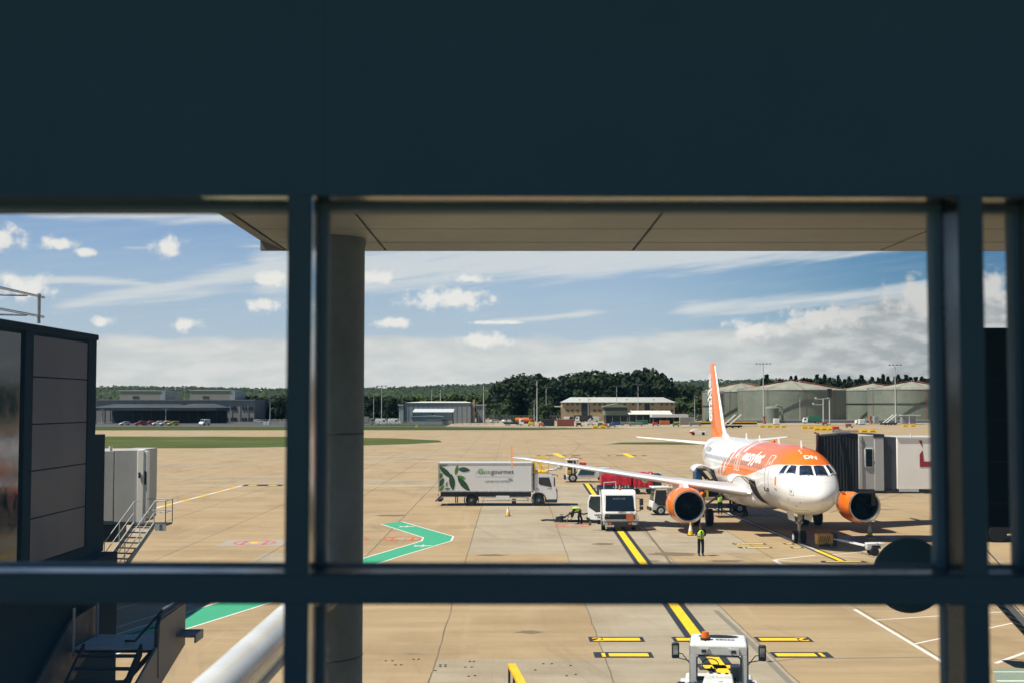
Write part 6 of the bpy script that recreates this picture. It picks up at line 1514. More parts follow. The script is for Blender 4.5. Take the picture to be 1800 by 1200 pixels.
def catering_truck():
    t = thing('catering_truck', 'box truck with leaf picture on its side and yellow lift cage over the cab', 'truck', (-1.2, 104.35, 0), R(-.5))
    b = MB().box(-4.85, 2.86, -1.25, 1.25, 1.22, 3.50).build('box_body', pm('box panel white', (.74, .76, .75), .4, var=.04, coat=.2), t, .02)
    MB().box(-4.88, 2.90, -1.28, 1.28, 3.46, 3.56).build('roof_rail', M_STEELP, b, .01); MB().box(-4.88, 2.90, -1.28, -1.25, 1.16, 1.26).build('bottom_rail', M_CHROME, b); MB().box(-4.90, -4.80, -1.29, 1.29, 1.18, 3.55).build('corner_trim', M_CHROME, b); MB().box(2.80, 2.92, -1.29, 1.29, 1.18, 3.55).build('corner_trim', M_CHROME, b)
    y = -1.262; leafm = pm('leaf print', (.10, .26, .035), .5, var=.35, scale=2.5); leafd = pm('dark leaf print', (.02, .07, .03), .5, var=.4, scale=2.5)
    def leaf(cx, cz, L_, w, ang, m_, k):
        pts = []; n = 12
        for i in range(n+1): q = i/n; pts.append((L_*(q-.5), w*math.sin(math.pi*q)**.8*(1-.25*q)))
        for i in range(n-1, 0, -1): q = i/n; pts.append((L_*(q-.5), -w*math.sin(math.pi*q)**.8*(1-.25*q)))
        ca, sa = math.cos(ang), math.sin(ang); P = [(cx+a*ca-b_*sa, cz+a*sa+b_*ca) for a, b_ in pts]; P = [(min(2.7, max(-4.78, a)), min(3.42, max(1.28, b_))) for a, b_ in P]
        MB().add([(a, y-.002*k, b_) for a, b_ in P], [tuple(range(len(P)))]).build('leaf_print', m_, b, 0, 0)
        MB().tube([(cx-L_*.45*ca, y-.002*k-.001, cz-L_*.45*sa), (cx+L_*.45*ca, y-.002*k-.001, cz+L_*.45*sa)], .008, 4).build('leaf_vein', leafm if m_ is leafd else leafd, b)
    leaf(-4.5, 3.36, .9, .10, .1, leafm, 1); leaf(-4.25, 2.75, 1.5, .24, -.75, leafd, 2); leaf(-3.75, 1.95, 1.4, .27, -1.45, leafd, 3); leaf(-3.38, 2.98, .85, .16, 1.35, leafm, 1); leaf(-2.75, 3.0, 1.0, .22, -.1, leafd, 2)
    leaf(-3.0, 2.36, .75, .17, -.25, leafm, 3); leaf(-2.78, 1.78, 1.55, .27, -.85, leafd, 4); leaf(-4.68, 2.5, .5, .17, 1.2, leafm, 3); leaf(-4.62, 1.95, .8, .2, 1.1, leafd, 4); leaf(-4.6, 1.45, .7, .13, 1.0, leafm, 5); leaf(-4.12, 1.42, .5, .1, .1, leafm, 6); leaf(-4.2, 1.8, .5, .07, 1.3, leafm, 6)
    F = lambda x0, z0: (lambda a, c: Vector((x0+a, y-.004, z0+c)))
    gl = pm('green lettering', (.10, .30, .05), .5, var=.05)
    lettering('logo_letter', 'G', gl, b, F(-1.62, 2.66), size=.60, bold=.008); lettering('logo_text', 'ate', gl, b, F(-1.22, 2.66), size=.54, bold=.003); lettering('logo_text', 'gourmet', M_INK, b, F(-.52, 2.66), size=.54, bold=.003, space=1.0)
    for k in range(3): MB().box(-1.85+k*.07, -1.35, y-.004, y, 2.72+k*.075, 2.735+k*.075).build('logo_stripe', gl, b)
    MB().box(-1.9, 1.3, y-.004, y, 2.44, 2.452).build('logo_rule', M_GREY, b); lettering('tagline', 'a gategroup member', M_GREY, b, F(-1.05, 1.98), size=.25, bold=.004); MB().tube([(.92, y, 2.30), (.95, y, 2.18), (1.05, y, 2.12), (1.2, y, 2.14), (1.28, y, 2.08), (1.22, y, 2.2), (1.05, y, 2.26), (.92, y, 2.30)], .012, 4).build('bird_emblem', M_INK, b)
    MB().box(-4.7, 2.8, -1.1, 1.1, .75, 1.16).build('subframe', M_CHAS, t); MB().box(-4.7, -2.9, -1.2, -1.05, .85, 1.16).build('side_skirt', M_CHAS, t); MB().box(-.9, 2.8, -1.2, -1.05, .80, 1.14).build('side_skirt', M_CHAS, t)
    for z in (.42, .66): MB().box(-1.35, 2.55, -1.24, -1.18, z, z+.09).build('side_guard', M_CHROME, t, .01)
    MB().box(-.1, 1.0, -1.26, -1.20, .56, .84).build('guard_plate', M_WLET, t, .01); MB().box(2.42, 2.62, -1.25, -1.15, .40, .78).build('guard_end', M_CHROME, t)
    for x in (-3.5, -3.35): MB().box(x, x+.08, -1.1, -.95, .25, .9).build('stabiliser_leg', M_CHAS, t)
    MB().cyl((1.2, -1.0, .38), (1.55, -1.0, .38), .2).build('air_tank', M_CHAS, t); MB().box(-4.95, -4.6, -1.15, 1.15, .35, .55).build('rear_bumper', M_CHAS, t, .02); MB().tube([(-4.6, -.9, .9), (-5.15, -.9, .35)], .06).build('tail_lift_arm', M_CHAS, t)
    for z in (.95, .82): MB().box(-4.95, -4.85, -1.25, -1.1, z, z+.07).build('tail_light', M_RED, t)
    wheels(t, (-2.15, 3.42), 1.06, .48, .3, M_CHAS)
    MB().lathe([(.55, -1.27), (.62, -1.27), (.62, -.85), (.55, -.85)], (-2.15, 0, .48), 24, 'y').build('mudguard', M_CHAS, t)
    c = MB().prism([(3.0, .62), (3.0, 2.55), (3.2, 2.68), (4.35, 2.66), (4.62, 2.45), (4.85, 1.45), (4.92, .95), (4.9, .50), (4.05, .50), (4.0, .85), (3.75, 1.06), (3.2, 1.06), (3.02, .8)], 'y', -1.15, 1.15).build('cab', M_WHITE, t, .04)
    MB().prism([(3.42, 2.36), (3.42, 1.86), (3.5, 1.75), (4.50, 1.55), (4.42, 1.9), (4.28, 2.36)], 'y', -1.165, 1.165).build('side_window', M_GLASSD, c); MB().add([(4.66, -1.02, 2.4), (4.90, -1.06, 1.5), (4.90, 1.06, 1.5), (4.66, 1.02, 2.4)], [(0, 1, 2, 3)]).build('windscreen', M_GLASSD, c)
    MB().box(4.88, 4.98, -1.1, 1.1, .5, 1.3).build('grille', M_CHAS, c, .03); MB().box(4.0, 4.95, -1.19, 1.19, .28, .56).build('front_bumper', M_CHAS, t, .05); MB().lathe([(.52, -1.2), (.60, -1.2), (.60, -.8), (.52, -.8)], (3.42, 0, .52), 24, 'y').build('wheel_arch', M_CHAS, t)
    MB().tube([(4.55, -1.1, 2.6), (4.95, -1.35, 2.55), (5.0, -1.38, 2.4)], .03).build('mirror_arm', M_CHAS, c); MB().cbox((4.72, -1.34, 2.0), (.10, .22, .75)).build('mirror', M_CHAS, c, .03); MB().box(3.05, 3.1, -1.17, -1.15, 1.3, 2.6).build('door_seam', M_GREY, c); MB().box(3.2, 3.45, -1.175, -1.16, 1.38, 1.42).build('door_handle', M_CHAS, c)
    lettering('fleet_number', '40496', M_INK, c, lambda a, q: Vector((4.12+a, -1.156, 1.36+q)), size=.16); MB().cyl((4.86, -1.0, .85), (4.98, -1.0, .85), .1).build('headlight', M_CHROME, c)
    MB().box(2.92, 3.0, -1.2, 1.2, .8, 3.5).build('bulkhead', M_CHAS, t); MB().tube([(2.95, -1.2, 1.3), (3.1, -1.25, 1.15), (2.9, -1.25, 1.0)], .05).build('intake_pipe', M_WHITE, t)
    # lift platform with yellow cage over the cab
    pl = MB().box(2.98, 4.25, -1.15, 1.15, 2.70, 2.84).build('platform', M_YELLOW, t, .02); MB().cbox((4.55, 0, 2.95), (1.0, 2.1, .06), 0, 0, R(-9)).build('bridge_plate', M_STEELP, pl); MB().cbox((4.95, -.9, 3.05), (.45, .1, .1), 0, 0, R(-28)).build('bridge_lip', M_CHAS, pl)
    for (x, yy) in ((3.0, -1.12), (4.2, -1.12), (3.0, 1.12), (4.2, 1.12), (3.6, -1.12), (3.6, 1.12)):
        MB().cyl((x, yy, 2.84), (x, yy, 3.95), .035).build('cage_post', M_YELLOW, t)
    for z in (3.2, 3.58, 3.95):
        for yy in (-1.12, 1.12): MB().tube([(3.0, yy, z), (4.2, yy, z)], .028).build('cage_rail', M_YELLOW, t)
    for yy in (-1.12, 1.12): MB().tube([(3.05, yy, 3.9), (3.9, yy, 2.9)], .025).build('cage_brace', M_YELLOW, t)
    MB().tube([(4.2, -1.12, 3.95), (4.2, 1.12, 3.95)], .03).build('cage_rail', M_YELLOW, t); MB().box(2.98, 3.14, -1.18, -1.0, 2.8, 3.6).build('hoist_post', M_YELLOW, t)
    return t


catering_truck()
seat = dict(pel=(0, .0, .5), waist=(0, 0, .66), chest=(0, -.02, .88), neck=(0, -.03, 1.06), head0=(0, -.05, 1.15), head1=(0, -.06, 1.27), shL=(.19, -.02, .98), shR=(-.19, -.02, .98), elL=(.25, -.15, .74), elR=(-.25, -.15, .74), wrL=(.14, -.40, .80), wrR=(-.14, -.40, .80), hpL=(.1, 0, .48), hpR=(-.1, 0, .48), knL=(.12, -.42, .50), knR=(-.12, -.42, .50), anL=(.12, -.50, .1), anR=(-.12, -.50, .1), toL=(.12, -.68, .04), toR=(-.12, -.68, .04))


def tanker():
    t = thing('fuel_truck', 'white cab fuel truck facing the window with its door open', 'truck', (7.14, 82.6, 0), R(0))
    # local: front towards -y
    c = MB().prism([(0, .55), (-.03, 1.25), (.05, 1.35), (.42, 2.42), (.75, 2.64), (1.75, 2.66), (1.8, .62), (1.6, .62), (1.5, 1.0), (1.1, 1.08), (.75, .9), (.7, .55)], 'x', -1.12, 1.12).build('cab', M_WHITE, t, .06)
    MB().add([(-.95, .035, 1.33), (.95, .035, 1.33), (.90, .375, 2.34), (-.90, .375, 2.34)], [(0, 1, 2, 3)]).build('windscreen', M_GLASSD, c).location = (0, -.03, 0)
    MB().box(-1.13, 1.13, .9, 1.45, 1.45, 2.35).build('side_window', M_GLASSD, c); MB().box(-1.0, 1.0, -.05, .02, .80, 1.14).build('grille', M_BLACK, c, .02); MB().box(.42, .92, -.07, -.045, .74, 1.12).build('orange_plate', pm('orange plate', (.60, .13, .04), .5), c)
    for s in (-1, 1): MB().cbox((s*.95, -.02, 1.0), (.1, .06, .4), 0, 0, R(12*s)).build('grille_horn', M_WHITE, c, .02)
    MB().box(-1.13, 1.13, -.08, .35, .32, .66).build('bumper', M_CHAS, t, .04)
    for s in (-1, 1): MB().box(s*.95-.16, s*.95+.16, -.11, -.06, .44, .60).build('headlight', M_CHROME, t, .02); MB().box(s*.66-.09, s*.66+.09, -.11, -.06, .46, .58).build('indicator', M_ORANGEB, t)
    MB().box(-.98, -.40, -.11, -.085, .30, .42).build('number_plate', M_WLET, t); lettering('plate_text', 'RX07 FKE', M_INK, t, lambda a, q: Vector((-.93+a, -.114, .325+q)), size=.105)
    lettering('logo_text', 'NORTH', M_INK, c, lambda a, q: Vector((-.02+a-.12, -.032, 1.20+q*1.0)), size=.15, bold=.006, space=.9).location = (.05, -.012, .01)
    lettering('fleet_mark', 'F45', M_INK, c, lambda a, q: Vector((.70+a, -.046, 1.19+q)), size=.12); lettering('maker_text', 'LF 180', M_STEELP, c, lambda a, q: Vector((-.93+a, -.054, .98+q)), size=.09)
    MB().cyl((.1, 1.0, 2.64), (.1, 1.0, 2.80), .09).build('beacon', M_ORANGEB, c); MB().box(-.35, 1.0, .02, .08, 1.42, 1.46).build('wiper', M_BLACK, c)
    lettering('screen_text', 'NORTH AIR', M_GREY, c, lambda a, q: Vector((-.45+a, .29+q*.34-.045, 2.08+q)), size=.16)
    # open door on viewer left
    d = thing('door', None, None); d.parent = t; d.location = (-1.14, .35, 0); d.rotation_euler = (0, 0, R(-22))
    MB().prism([(-1.0, .72), (-1.02, 1.9), (-.86, 2.36), (-.05, 2.36), (-.02, 1.2), (-.1, .72)], 'y', -.05, .05).build('door_panel', M_WHITE, d, .03); MB().prism([(-.93, 1.55), (-.90, 1.95), (-.78, 2.27), (-.12, 2.27), (-.12, 1.25), (-.42, 1.22)], 'y', -.06, .06).build('door_glass', M_GLASSD, d, .01)
    lettering('door_logo', 'NORTH', M_INK, d, lambda a, q: Vector((-.52+a, -.062, .98+q)), size=.17, bold=.006, space=.9); lettering('door_logo', 'AIR', M_INK, d, lambda a, q: Vector((-.34+a, -.062, .84+q)), size=.16, bold=.005); MB().box(-1.06, -.86, -.1, .1, .55, .85).build('step', M_BLACK, d, .03)
    MB().tube([(1.1, .1, 2.2), (1.35, -.1, 2.15), (1.38, -.1, 1.4), (1.1, .1, 1.3)], .025).build('mirror_arm', M_CHAS, t); MB().cbox((1.42, -.1, 1.95), (.26, .12, .46)).build('mirror', M_CHAS, t, .04); MB().cbox((1.42, -.1, 1.55), (.26, .12, .24)).build('mirror', M_CHAS, t, .04)
    MB().tube([(1.05, -.05, 1.2), (1.22, -.15, .9), (1.2, -.1, .5)], .02).build('step_rail', M_STEEL, t)
    b = MB().box(-1.05, 1.05, 2.0, 6.8, .95, 2.62).build('pump_body', M_CHAS, t, .05); MB().box(-1.22, -1.0, 1.95, 2.1, .9, 2.7).build('front_frame', M_WHITE, b); MB().box(-1.22, 1.1, 1.9, 2.0, 2.62, 2.72).build('top_frame', M_CHAS, b)
    MB().tube([(-.9, 1.9, 2.2), (-.9, 1.9, 3.1), (-.1, 1.9, 3.15), (-.1, 1.9, 2.6)], .035).build('hand_rail', M_STEELP, b)
    for i in range(6): MB().cyl((-.2+i*.2, 2.3, 2.62), (-.2+i*.2, 2.3, 2.8+.04*(i % 3)), .05).build('fitting', M_STEELP, b)
    MB().tube([(.9, 2.1, 2.66), (1.2, 3.0, 2.7), (1.1, 5, 2.66)], .07).build('hose', M_BLACK, b); MB().box(-1.0, 1.0, 1.7, 6.8, .55, .95).build('chassis', M_CHAS, t)
    for y in (1.15, 5.2):
        for s in (-1, 1): MB().cyl((s*.88, y, .46), (s*1.14, y, .46), .46, n=24).build('wheel', M_TYRE, t, .03); MB().cyl((s*1.1, y, .46), (s*1.16, y, .46), .22, n=16).build('rim', M_STEELP, t)
    return t


tanker()


def baggage_tractor():
    p = gnd(1180, 905); t = thing('baggage_tractor', 'small white baggage tractor with open cab behind the left engine', 'tractor', (p.x+.3, p.y+.9, 0), R(185))
    MB().prism([(-1.5, .4), (-1.5, 1.0), (-.9, 1.12), (.3, 1.1), (.35, .7), (1.05, .7), (1.1, 1.2), (1.75, 1.05), (1.85, .4)], 'y', -.75, .75).build('body', M_WHITED, t, .06)
    MB().box(.2, 1.75, -.78, .78, 2.02, 2.14).build('roof', M_WHITED, t, .04)
    for x in (.25, 1.65):
        for s in (-1, 1): MB().tube([(x, s*.72, 1.0), (x+(.12 if x > 1 else 0)*-1, s*.72, 2.05)], .04).build('roof_post', M_WHITED, t)
    MB().box(.3, .36, -.68, .68, 1.15, 2.0).build('rear_glass', M_GLASSD, t); MB().add([(1.72, -.68, 1.1), (1.72, .68, 1.1), (1.58, .68, 2.0), (1.58, -.68, 2.0)], [(0, 1, 2, 3)]).build('windscreen', M_GLASSD, t); MB().prism([(.7, .75), (.72, 1.9), (1.5, 1.9), (1.65, 1.0), (1.3, .75)], 'y', .74, .78).build('door_frame', M_CHAS, t)
    MB().box(.55, .9, -.3, .3, .75, 1.4).build('seat', M_BLACK, t, .05); MB().tube([(1.3, 0, 1.0), (1.1, 0, 1.35)], .03).build('steering_column', M_CHAS, t); MB().cyl((.4, .4, 2.14), (.4, .4, 2.3), .07).build('beacon', M_ORANGEB, t); wheels(t, (-.9, 1.15), .66, .36, .24); MB().box(1.85, 1.95, -.7, .7, .35, .6).build('bumper', M_CHAS, t)
    MB().box(-1.6, -1.5, -.7, .7, .35, .8).build('tow_plate', M_CHAS, t)
baggage_tractor()
M_TARP = pm('red tarpaulin', (.50, .018, .035), .28, var=.15, scale=1.2, bump=.8, coat=.3, bscale=2.5)
def baggage_cart(u, v, L_, label, dark_end=False):
    p = gnd(u, v); t = thing('baggage_cart', label, 'cart', (p.x, p.y+.8, 0), 0, 'baggage carts with red covers')
    MB().box(-L_/2, L_/2, -.75, .75, .5, .66).build('deck', M_STEELP, t, .02); rnd = random.Random(int(u)); vs = []; fs = []; nx, nr = 26, 14
    for i in range(nx+1):
        x = -L_/2+L_*i/nx
        for j in range(nr+1):
            a = j/nr; ang = math.pi*a; w = .80+.03*math.sin(i*.9+j); yy = -w*math.copysign(abs(math.cos(ang))**.45, math.cos(ang)); zz = .68+1.35*abs(math.sin(ang))**.5+.05*math.sin(i*.55+1)+.03*math.sin(i*1.7+j*1.1)
            if i in (0, nx): zz = zz-.06
            vs.append((x+.03*math.sin(j*1.3), yy, zz))
    for i in range(nx):
        for j in range(nr): k = i*(nr+1)+j; fs.append((k, k+1, k+nr+2, k+nr+1))
    fs.append(tuple(range(nr+1))); fs.append(tuple(range(nx*(nr+1), (nx+1)*(nr+1))))
    MB().add(vs, fs).build('cover', M_TARP, t, 0, 50)
    if dark_end: MB().box(L_/2, L_/2+.75, -.72, .72, .55, 1.9).build('luggage_load', M_CHAS, t, .06); MB().box(L_/2+.8, L_/2+.86, -.75, .75, .5, 2.0).build('end_frame', M_STEELP, t)
    for x in (-L_*.36, L_*.36):
        for s in (-.7, .7): MB().cyl((x, s-.08, .27), (x, s+.08, .27), .27, n=16).build('wheel', M_TYRE, t)
    MB().tube([(-L_/2, 0, .55), (-L_/2-.8, 0, .35)], .04).build('drawbar', M_CHAS, t)
baggage_cart(1083, 866, 2.85, 'baggage cart under a long glossy red cover behind the fuel truck'); baggage_cart(1132, 868, 1.7, 'baggage cart with short red cover and dark bags, right of the long one', True)
p = gnd(1096, 868); t = thing('luggage_pile', 'dark bags and frames between the two red covered carts', 'luggage', (p.x+.9, p.y+2.4, 0))
for i, (x, z, w, h) in enumerate(((-.5, .6, .5, .7), (.0, .6, .45, .9), (.45, .6, .4, .6), (-.2, 1.3, .6, .35))): MB().box(x, x+w, -.3, .3, z, z+h).build('bag', (M_CHAS, M_NAVY, M_GREY, M_BLACK)[i], t, .05)
MB().box(-.7, 1.0, -.5, .5, .45, .6).build('deck', M_STEELP, t)

def belt_loader_far():
    p = gnd(1028, 847); t = thing('belt_loader', 'long low white loader truck seen over the wing behind the red carts', 'loader', (p.x+.2, p.y+1, 0))
    MB().prism([(-2.2, .35), (-2.2, .75), (-1.15, .8), (-.75, 1.55), (2.6, 1.62), (2.6, .5), (1.5, .5)], 'y', -1, 1).build('body', M_WHITED, t, .05); MB().prism([(-.95, .8), (-.62, 1.38), (.95, 1.42), (.75, .8)], 'y', -1.03, -.98).build('side_recess', M_DARK, t); MB().box(-2.1, -1.15, -.9, .9, .9, 2.3).build('cab_glass', M_GLASSD, t)
    for x in (-2.15, -1.5, -.95): MB().box(x, x+.10, -.95, .95, .7, 2.45).build('cab_post', M_WHITE, t)
    MB().box(-2.2, -.8, -1, 1, 2.35, 2.48).build('cab_roof', M_WHITED, t, .03); MB().box(-2.15, -1.7, -.98, -.92, .9, 1.3).build('warning_panel', M_YELLOW, t); MB().box(-.7, .0, -.5, .5, 1.6, 2.1).build('engine_box', M_RED, t, .06); wheels(t, (1.75, -1.5), .95, .48, .3)
    mb = MB()
    for i in range(10): mb.cbox((0.2+i*.25, -.9, 1.68), (.14, .1, .08))
    mb.build('rail_stud', M_CHAS, t); MB().tube([(-1.9, -.9, 2.5), (-1.5, -.9, 2.75), (-.4, -.8, 2.5)], .04).build('guard_rail', M_RED, t); MB().box(-2.4, -2.2, -.9, .9, .3, .75).build('bumper', M_CHAS, t)
    lettering('panel_text', '19', M_INK, t, lambda a, q: Vector((-2.05+a, -.99, .98+q)), size=.3)
belt_loader_far()

# scissor loader under the wing
p = gnd(1268, 901); t = thing('cargo_loader', 'cargo loader with scissor legs and pale platform under the left wing', 'loader', (p.x-.2, p.y+1.2, 0))
MB().box(-1.6, 2.4, -.9, .9, .95, 1.2).build('platform', pm('beige platform paint', (.36, .31, .23), .6, dirt=.2), t, .02); MB().box(-1.5, 2.2, -.85, .85, .35, .6).build('chassis', M_CHAS, t)
for s in (-.8, .8):
    MB().tube([(-1.3, s, 1.2), (.6, s, 3.3)], .09).build('scissor_leg', M_CHAS, t); MB().tube([(.5, s, 1.2), (-1.3, s, 3.3)], .09).build('scissor_leg', M_CHAS, t)
MB().box(-1.7, -1.2, -.8, .8, 1.2, 3.2).build('blue_mast', pm('deep blue paint', (.015, .07, .16), .5), t, .03); MB().box(-.9, -.75, -.9, -.75, 1.2, 2.6).build('yellow_post', M_YELLOW, t); MB().box(-1.6, 1.2, -.9, .9, 3.25, 3.4).build('upper_frame', M_CHAS, t); MB().ball((-1.85, -.9, 2.0), .2).build('orange_lamp', M_ORANGEB, t)
MB().box(.9, 2.1, -.7, .5, 1.2, 1.75).build('yellow_crate', M_YELLOW, t, .05); MB().prism([(-1.1, 1.2), (.6, 1.2), (-.3, 2.2)], 'y', .3, .5).build('blue_panel', pm('deep blue paint', (.015, .07, .16)), t); wheels(t, (-1.1, 1.7), .8, .34, .24)
for (u, v, lab, kw, rz) in ((1266, 903, 'worker with back turned in yellow vest standing at the cargo loader', dict(), 175), (1287, 899, 'second worker in yellow vest leaning over the yellow crate', dict(pose=dict(bend, knR=(-.12, .05, .5), anR=(-.12, .1, .09), toR=(-.13, -.1, .035), elL=(.25, -.5, .85), elR=(-.25, -.5, .85), wrL=(.16, -.72, .95), wrR=(-.16, -.72, .95))), 20)):
    p = gnd(u, v); person(lab, (p.x, p.y, 0), R(rz), **kw)
p = gnd(1307, 907); person('worker in pale grey shirt and dark trousers bending towards the crate', (p.x, p.y, 0), R(-82), dict(bend, pel=(0, .08, 1.0), chest=(0, -.22, 1.25), neck=(0, -.36, 1.25), head0=(0, -.44, 1.24), head1=(0, -.54, 1.2), shL=(.18, -.27, 1.27), shR=(-.18, -.27, 1.27), waist=(0, -.02, 1.12), elL=(.2, -.42, 1.02), elR=(-.2, -.42, 1.02), wrL=(.1, -.62, .95), wrR=(-.1, -.62, .95)), vest=False, shirt=M_SHIRT)

# towbar
a, b = gnd(1466, 962), gnd(1526, 975); t = thing('tow_bar', 'white twin tube tow bar with hatched yellow head lying on the apron', 'tow bar', tuple(a)); d = b-a; n = Vector((-d.y, d.x, 0)).normalized()
for s in (-.14, .14): MB().tube([Vector((0, 0, .55))+n*s, d*.96+Vector((0, 0, .5))+n*s], .04, 8).build('tube', M_WHITED, t)
h = MB().box(-1.05, -.08, -.25, .3, .22, .82).build('head_box', pm('shade-dulled yellow paint', (.55, .30, .06), .6, var=.2), t, .04)  # head yellow toned down in the colour to read as shaded
MB().prism([(-.95, .22), (-.7, .22), (-.62, .30), (-.4, .30), (-.3, .22), (-.25, .1), (-.9, .1)], 'y', -.26, -.2).build('head_skirt', M_CHAS, h)
for i in range(5): MB().prism([(-.95+i*.13, .36), (-.90+i*.13, .36), (-.80+i*.13, .70), (-.85+i*.13, .70)], 'y', -.262, -.255).build('hazard_stripe', M_CHAS, h)
MB().box(-.1, .12, -.3, .35, .1, .9).build('bracket', M_CHAS, t, .02); c = d*.98
MB().prism([(c.x-.05, .28), (c.x-.08, .68), (c.x+.8, .70), (c.x+1.0, .62), (c.x+.95, .54), (c.x+.25, .52), (c.x+.2, .28)], 'y', c.y-.12, c.y+.3).build('axle_frame', M_WHITED, t, .05); MB().box(c.x+.3, c.x+.75, c.y-.1, c.y+.28, .36, .52).build('hydraulic_block', M_CHAS, t, .05)
for s in (-.35, .35): MB().cyl((c.x+.3, c.y+s-.08, .24), (c.x+.3, c.y+s+.08, .24), .24, n=18).build('wheel', M_TYRE, t, .02)
MB().tube([(c.x+.45, c.y-.33, .7), (c.x+.65, c.y-.36, .5), (c.x+.9, c.y-.33, .68)], .025).build('hose', M_STEEL, t)


def near_tug():
    # seen from behind and above at the bottom edge, facing away
    t = thing('pushback_tug', 'white airport tug seen from behind with glass cab and big mirrors at the bottom edge', 'tug', (5.47, 33.2, 0), R(-9.3))
    c = MB(); c.box(-.76, -.68, -.7, .42, .9, 2.15).build('cab_side', M_GREY, t, .02); MB().box(.68, .76, -.7, .42, .9, 2.15).build('cab_side', M_GREY, t, .02)
    r = MB().loft([[(-.74, -.78, 2.12), (.74, -.78, 2.12), (.74, .48, 2.12), (-.74, .48, 2.12)], [(-.70, -.72, 2.24), (.70, -.72, 2.24), (.70, .42, 2.24), (-.70, .42, 2.24)]]).build('cab_roof', M_WHITE, t, .04)
    MB().loft([[(.52*math.cos(a)*1.0, .08+.10*math.sin(a)*2.2, z) for a in [2*math.pi*k/24 for k in range(24)]] for z in (2.241, 2.252)]).build('roof_hatch', M_BLACK, r)
    lettering('roof_number', '32982 3', M_INK, r, lambda a, q: Vector((.42-a, -.30-q, 2.247)), size=.20, bold=.006)
    MB().cyl((-.34, -.42, 2.24), (-.34, -.42, 2.30), .13).build('beacon_base', M_BLACK, r); MB().cyl((-.34, -.42, 2.30), (-.34, -.42, 2.45), .11, .09).build('beacon', M_ORANGEB, r); MB().tube([(-.34, -.5, 2.25), (-.34, -.62, 2.25)], .015).build('wire', M_BLACK, r)
    # rear wall with window opening
    y0, y1 = -.78, -.70
    for nm, (x0, x1, z0, z1) in (('rear_wall', (-.72, .72, 1.92, 2.14)), ('rear_wall', (-.72, .72, .95, 1.22)), ('rear_wall', (-.72, -.56, 1.22, 1.92)), ('rear_wall', (.56, .72, 1.22, 1.92))): MB().box(x0, x1, y0, y1, z0, z1).build(nm, M_STEELP, t, .01)
    mb = MB(); mb.tube([(-.50, y0-.01, 1.24), (.50, y0-.01, 1.24), (.56, y0-.01, 1.30), (.56, y0-.01, 1.84), (.50, y0-.01, 1.90), (-.50, y0-.01, 1.90), (-.56, y0-.01, 1.84), (-.56, y0-.01, 1.30), (-.50, y0-.01, 1.24)], .025, 6); mb.build('window_seal', M_BLACK, t)
    for s in (-1, 1): MB().prism([(s*.24, 2.10), (s*.52, 2.10), (s*.52, 1.94), (s*.38, 1.94)], 'y', y0-.05, y0).build('work_light', M_STEELP, t); MB().box(s*.38-.06, s*.38+.06, y0-.06, y0-.05, 1.99, 2.06).build('light_lens', M_BLACK, t)
    MB().box(-.68, .68, .37, .42, .9, 1.12).build('front_panel', M_GREY, t); MB().tube([(-.68, .40, 1.1), (-.66, .40, 2.12)], .03).build('front_post', M_GREY, t); MB().tube([(.68, .40, 1.1), (.66, .40, 2.12)], .03).build('front_post', M_GREY, t); MB().box(-.7, .7, -.7, .7, .86, .92).build('cab_floor', M_CHAS, t)
    MB().tube([(.0, .5, 1.0), (-.2, .2, 1.4)], .03).build('steering_column', M_BLACK, t)
    mb = MB(); sw = [(-.22+.22*math.cos(a), .18-.07*math.sin(a), 1.48+.17*math.sin(a)) for a in [2*math.pi*k/24 for k in range(25)]]; mb.tube(sw, .014, 6); mb.tube([(-.44, .18, 1.48), (0, .18, 1.48)], .011, 5); mb.build('steering_wheel', M_BLACK, t)
    MB().box(.1, .45, -.45, .0, .95, 1.22).build('seat', M_BLACK, t, .05); MB().box(.3, .62, .3, .6, 1.0, 1.42).build('control_box', M_WHITED, t, .03)
    e = MB().loft([[(-.50, -3.0, 1.0), (.42, -3.0, 1.0), (.40, -.80, 1.0), (-.40, -.80, 1.0)], [(-.48, -3.0, 1.42), (.40, -3.0, 1.42), (.34, -.86, 1.50), (-.34, -.86, 1.50)]]).build('engine_cover', M_WHITED, t, .05)
    for x in (-.2, 0, .2): MB().cyl((x, -.98, 1.48), (x, -.98, 1.515), .045).build('cover_bolt', M_BLACK, e)
    MB().cyl((-.02, -1.75, 1.45), (-.02, -1.75, 1.485), .11, n=24).build('filler_cap', M_WHITE, e); MB().box(-.16, .05, -2.35, -2.27, 1.44, 1.47).build('cover_handle', M_BLACK, e); MB().box(-.47, .39, -2.52, -2.47, 1.42, 1.445).build('cover_seam', M_RUST, e); lettering('cover_stamp', 'TUG', M_STEELP, e, lambda a, q: Vector((-.24+a, -1.45+q, 1.497-q*.02)), size=.26)
    d = MB().box(-1.02, 1.02, -3.4, -.82, .80, .98).build('deck', M_GREY, t, .02)
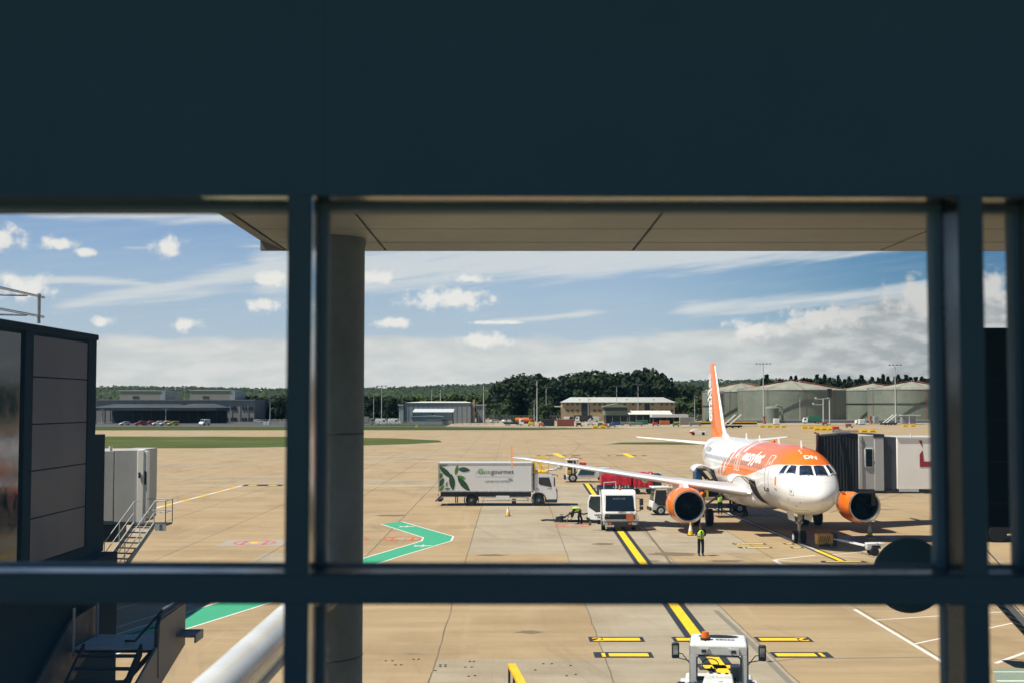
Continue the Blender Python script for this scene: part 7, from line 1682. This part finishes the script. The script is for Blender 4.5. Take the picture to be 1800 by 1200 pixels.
    for x0, x1 in ((-1.06, -.99), (.99, 1.06)): MB().box(x0, x1, -3.4, -.85, .7, 1.08).build('deck_rail', M_WHITE, d, .01)
    MB().box(-1.02, -.45, -.9, -.84, .98, 1.04).build('deck_lip', M_WHITE, d); tread = pm('pale tread plate', (.33, .38, .38), .5, .2, var=.15, scale=8, bump=.5)
    MB().box(-.98, -.78, -3.3, -.98, .985, 1.0).build('tread_plate', tread, d); MB().box(-.55, -.44, -3.3, -1.0, .985, 1.0).build('tread_plate', tread, d); MB().box(.50, .96, -1.9, -1.15, .985, 1.0).build('tread_plate', tread, d); MB().box(.50, .96, -3.3, -2.1, .985, 1.0).build('tread_plate', tread, d)
    for x in (-.88, -.5): MB().cyl((x, -1.08, .99), (x, -1.08, 1.01), .05).build('deck_bolt', M_BLACK, d)
    MB().cbox((-.58, -.98, 1.12), (.40, .22, .24), R(14), R(10)).build('tool_bag', M_BLACK, t, .04); mb = MB()
    for i in range(5): mb.box(.72+i*.07, .75+i*.07, -1.05, -.85, .95, 1.12)
    mb.build('grab_grille', M_CHAS, t)
    for s, w_ in ((-1, .16), (1, .17)):
        xm = s*1.13; MB().tube([(s*.76, -.1, 1.55), (s*.95, -.1, 1.80), (xm, -.1, 1.82)], .014, 6).build('mirror_arm', M_BLACK, t); MB().tube([(s*.76, -.1, 1.62), (xm, -.1, 1.70)], .014, 6).build('mirror_arm', M_BLACK, t)
        m_ = MB().cbox((xm, -.1, 1.88), (.20, .10, .42), R(-s*10)).build('mirror', M_BLACK, t, .04); MB().cbox((xm, -.158, 1.90), (.13, .01, .24), R(-s*10)).build('mirror_glass', pm('mirror glass', (.25, .27, .27), .1, 1), m_)
    MB().prism([(-1.0, .35), (1.0, .35), (1.05, .8), (-1.05, .8)], 'y', -3.4, 1.6).build('chassis', M_WHITED, t, .03); MB().box(-.9, .9, .45, 1.4, .8, 1.0).build('bonnet', M_WHITED, t, .06)
    for y in (-2.4, .9):
        for s in (-1, 1): MB().cyl((s*.85, y, .42), (s*1.12, y, .42), .42, n=24).build('wheel', M_TYRE, t, .03)
near_tug()
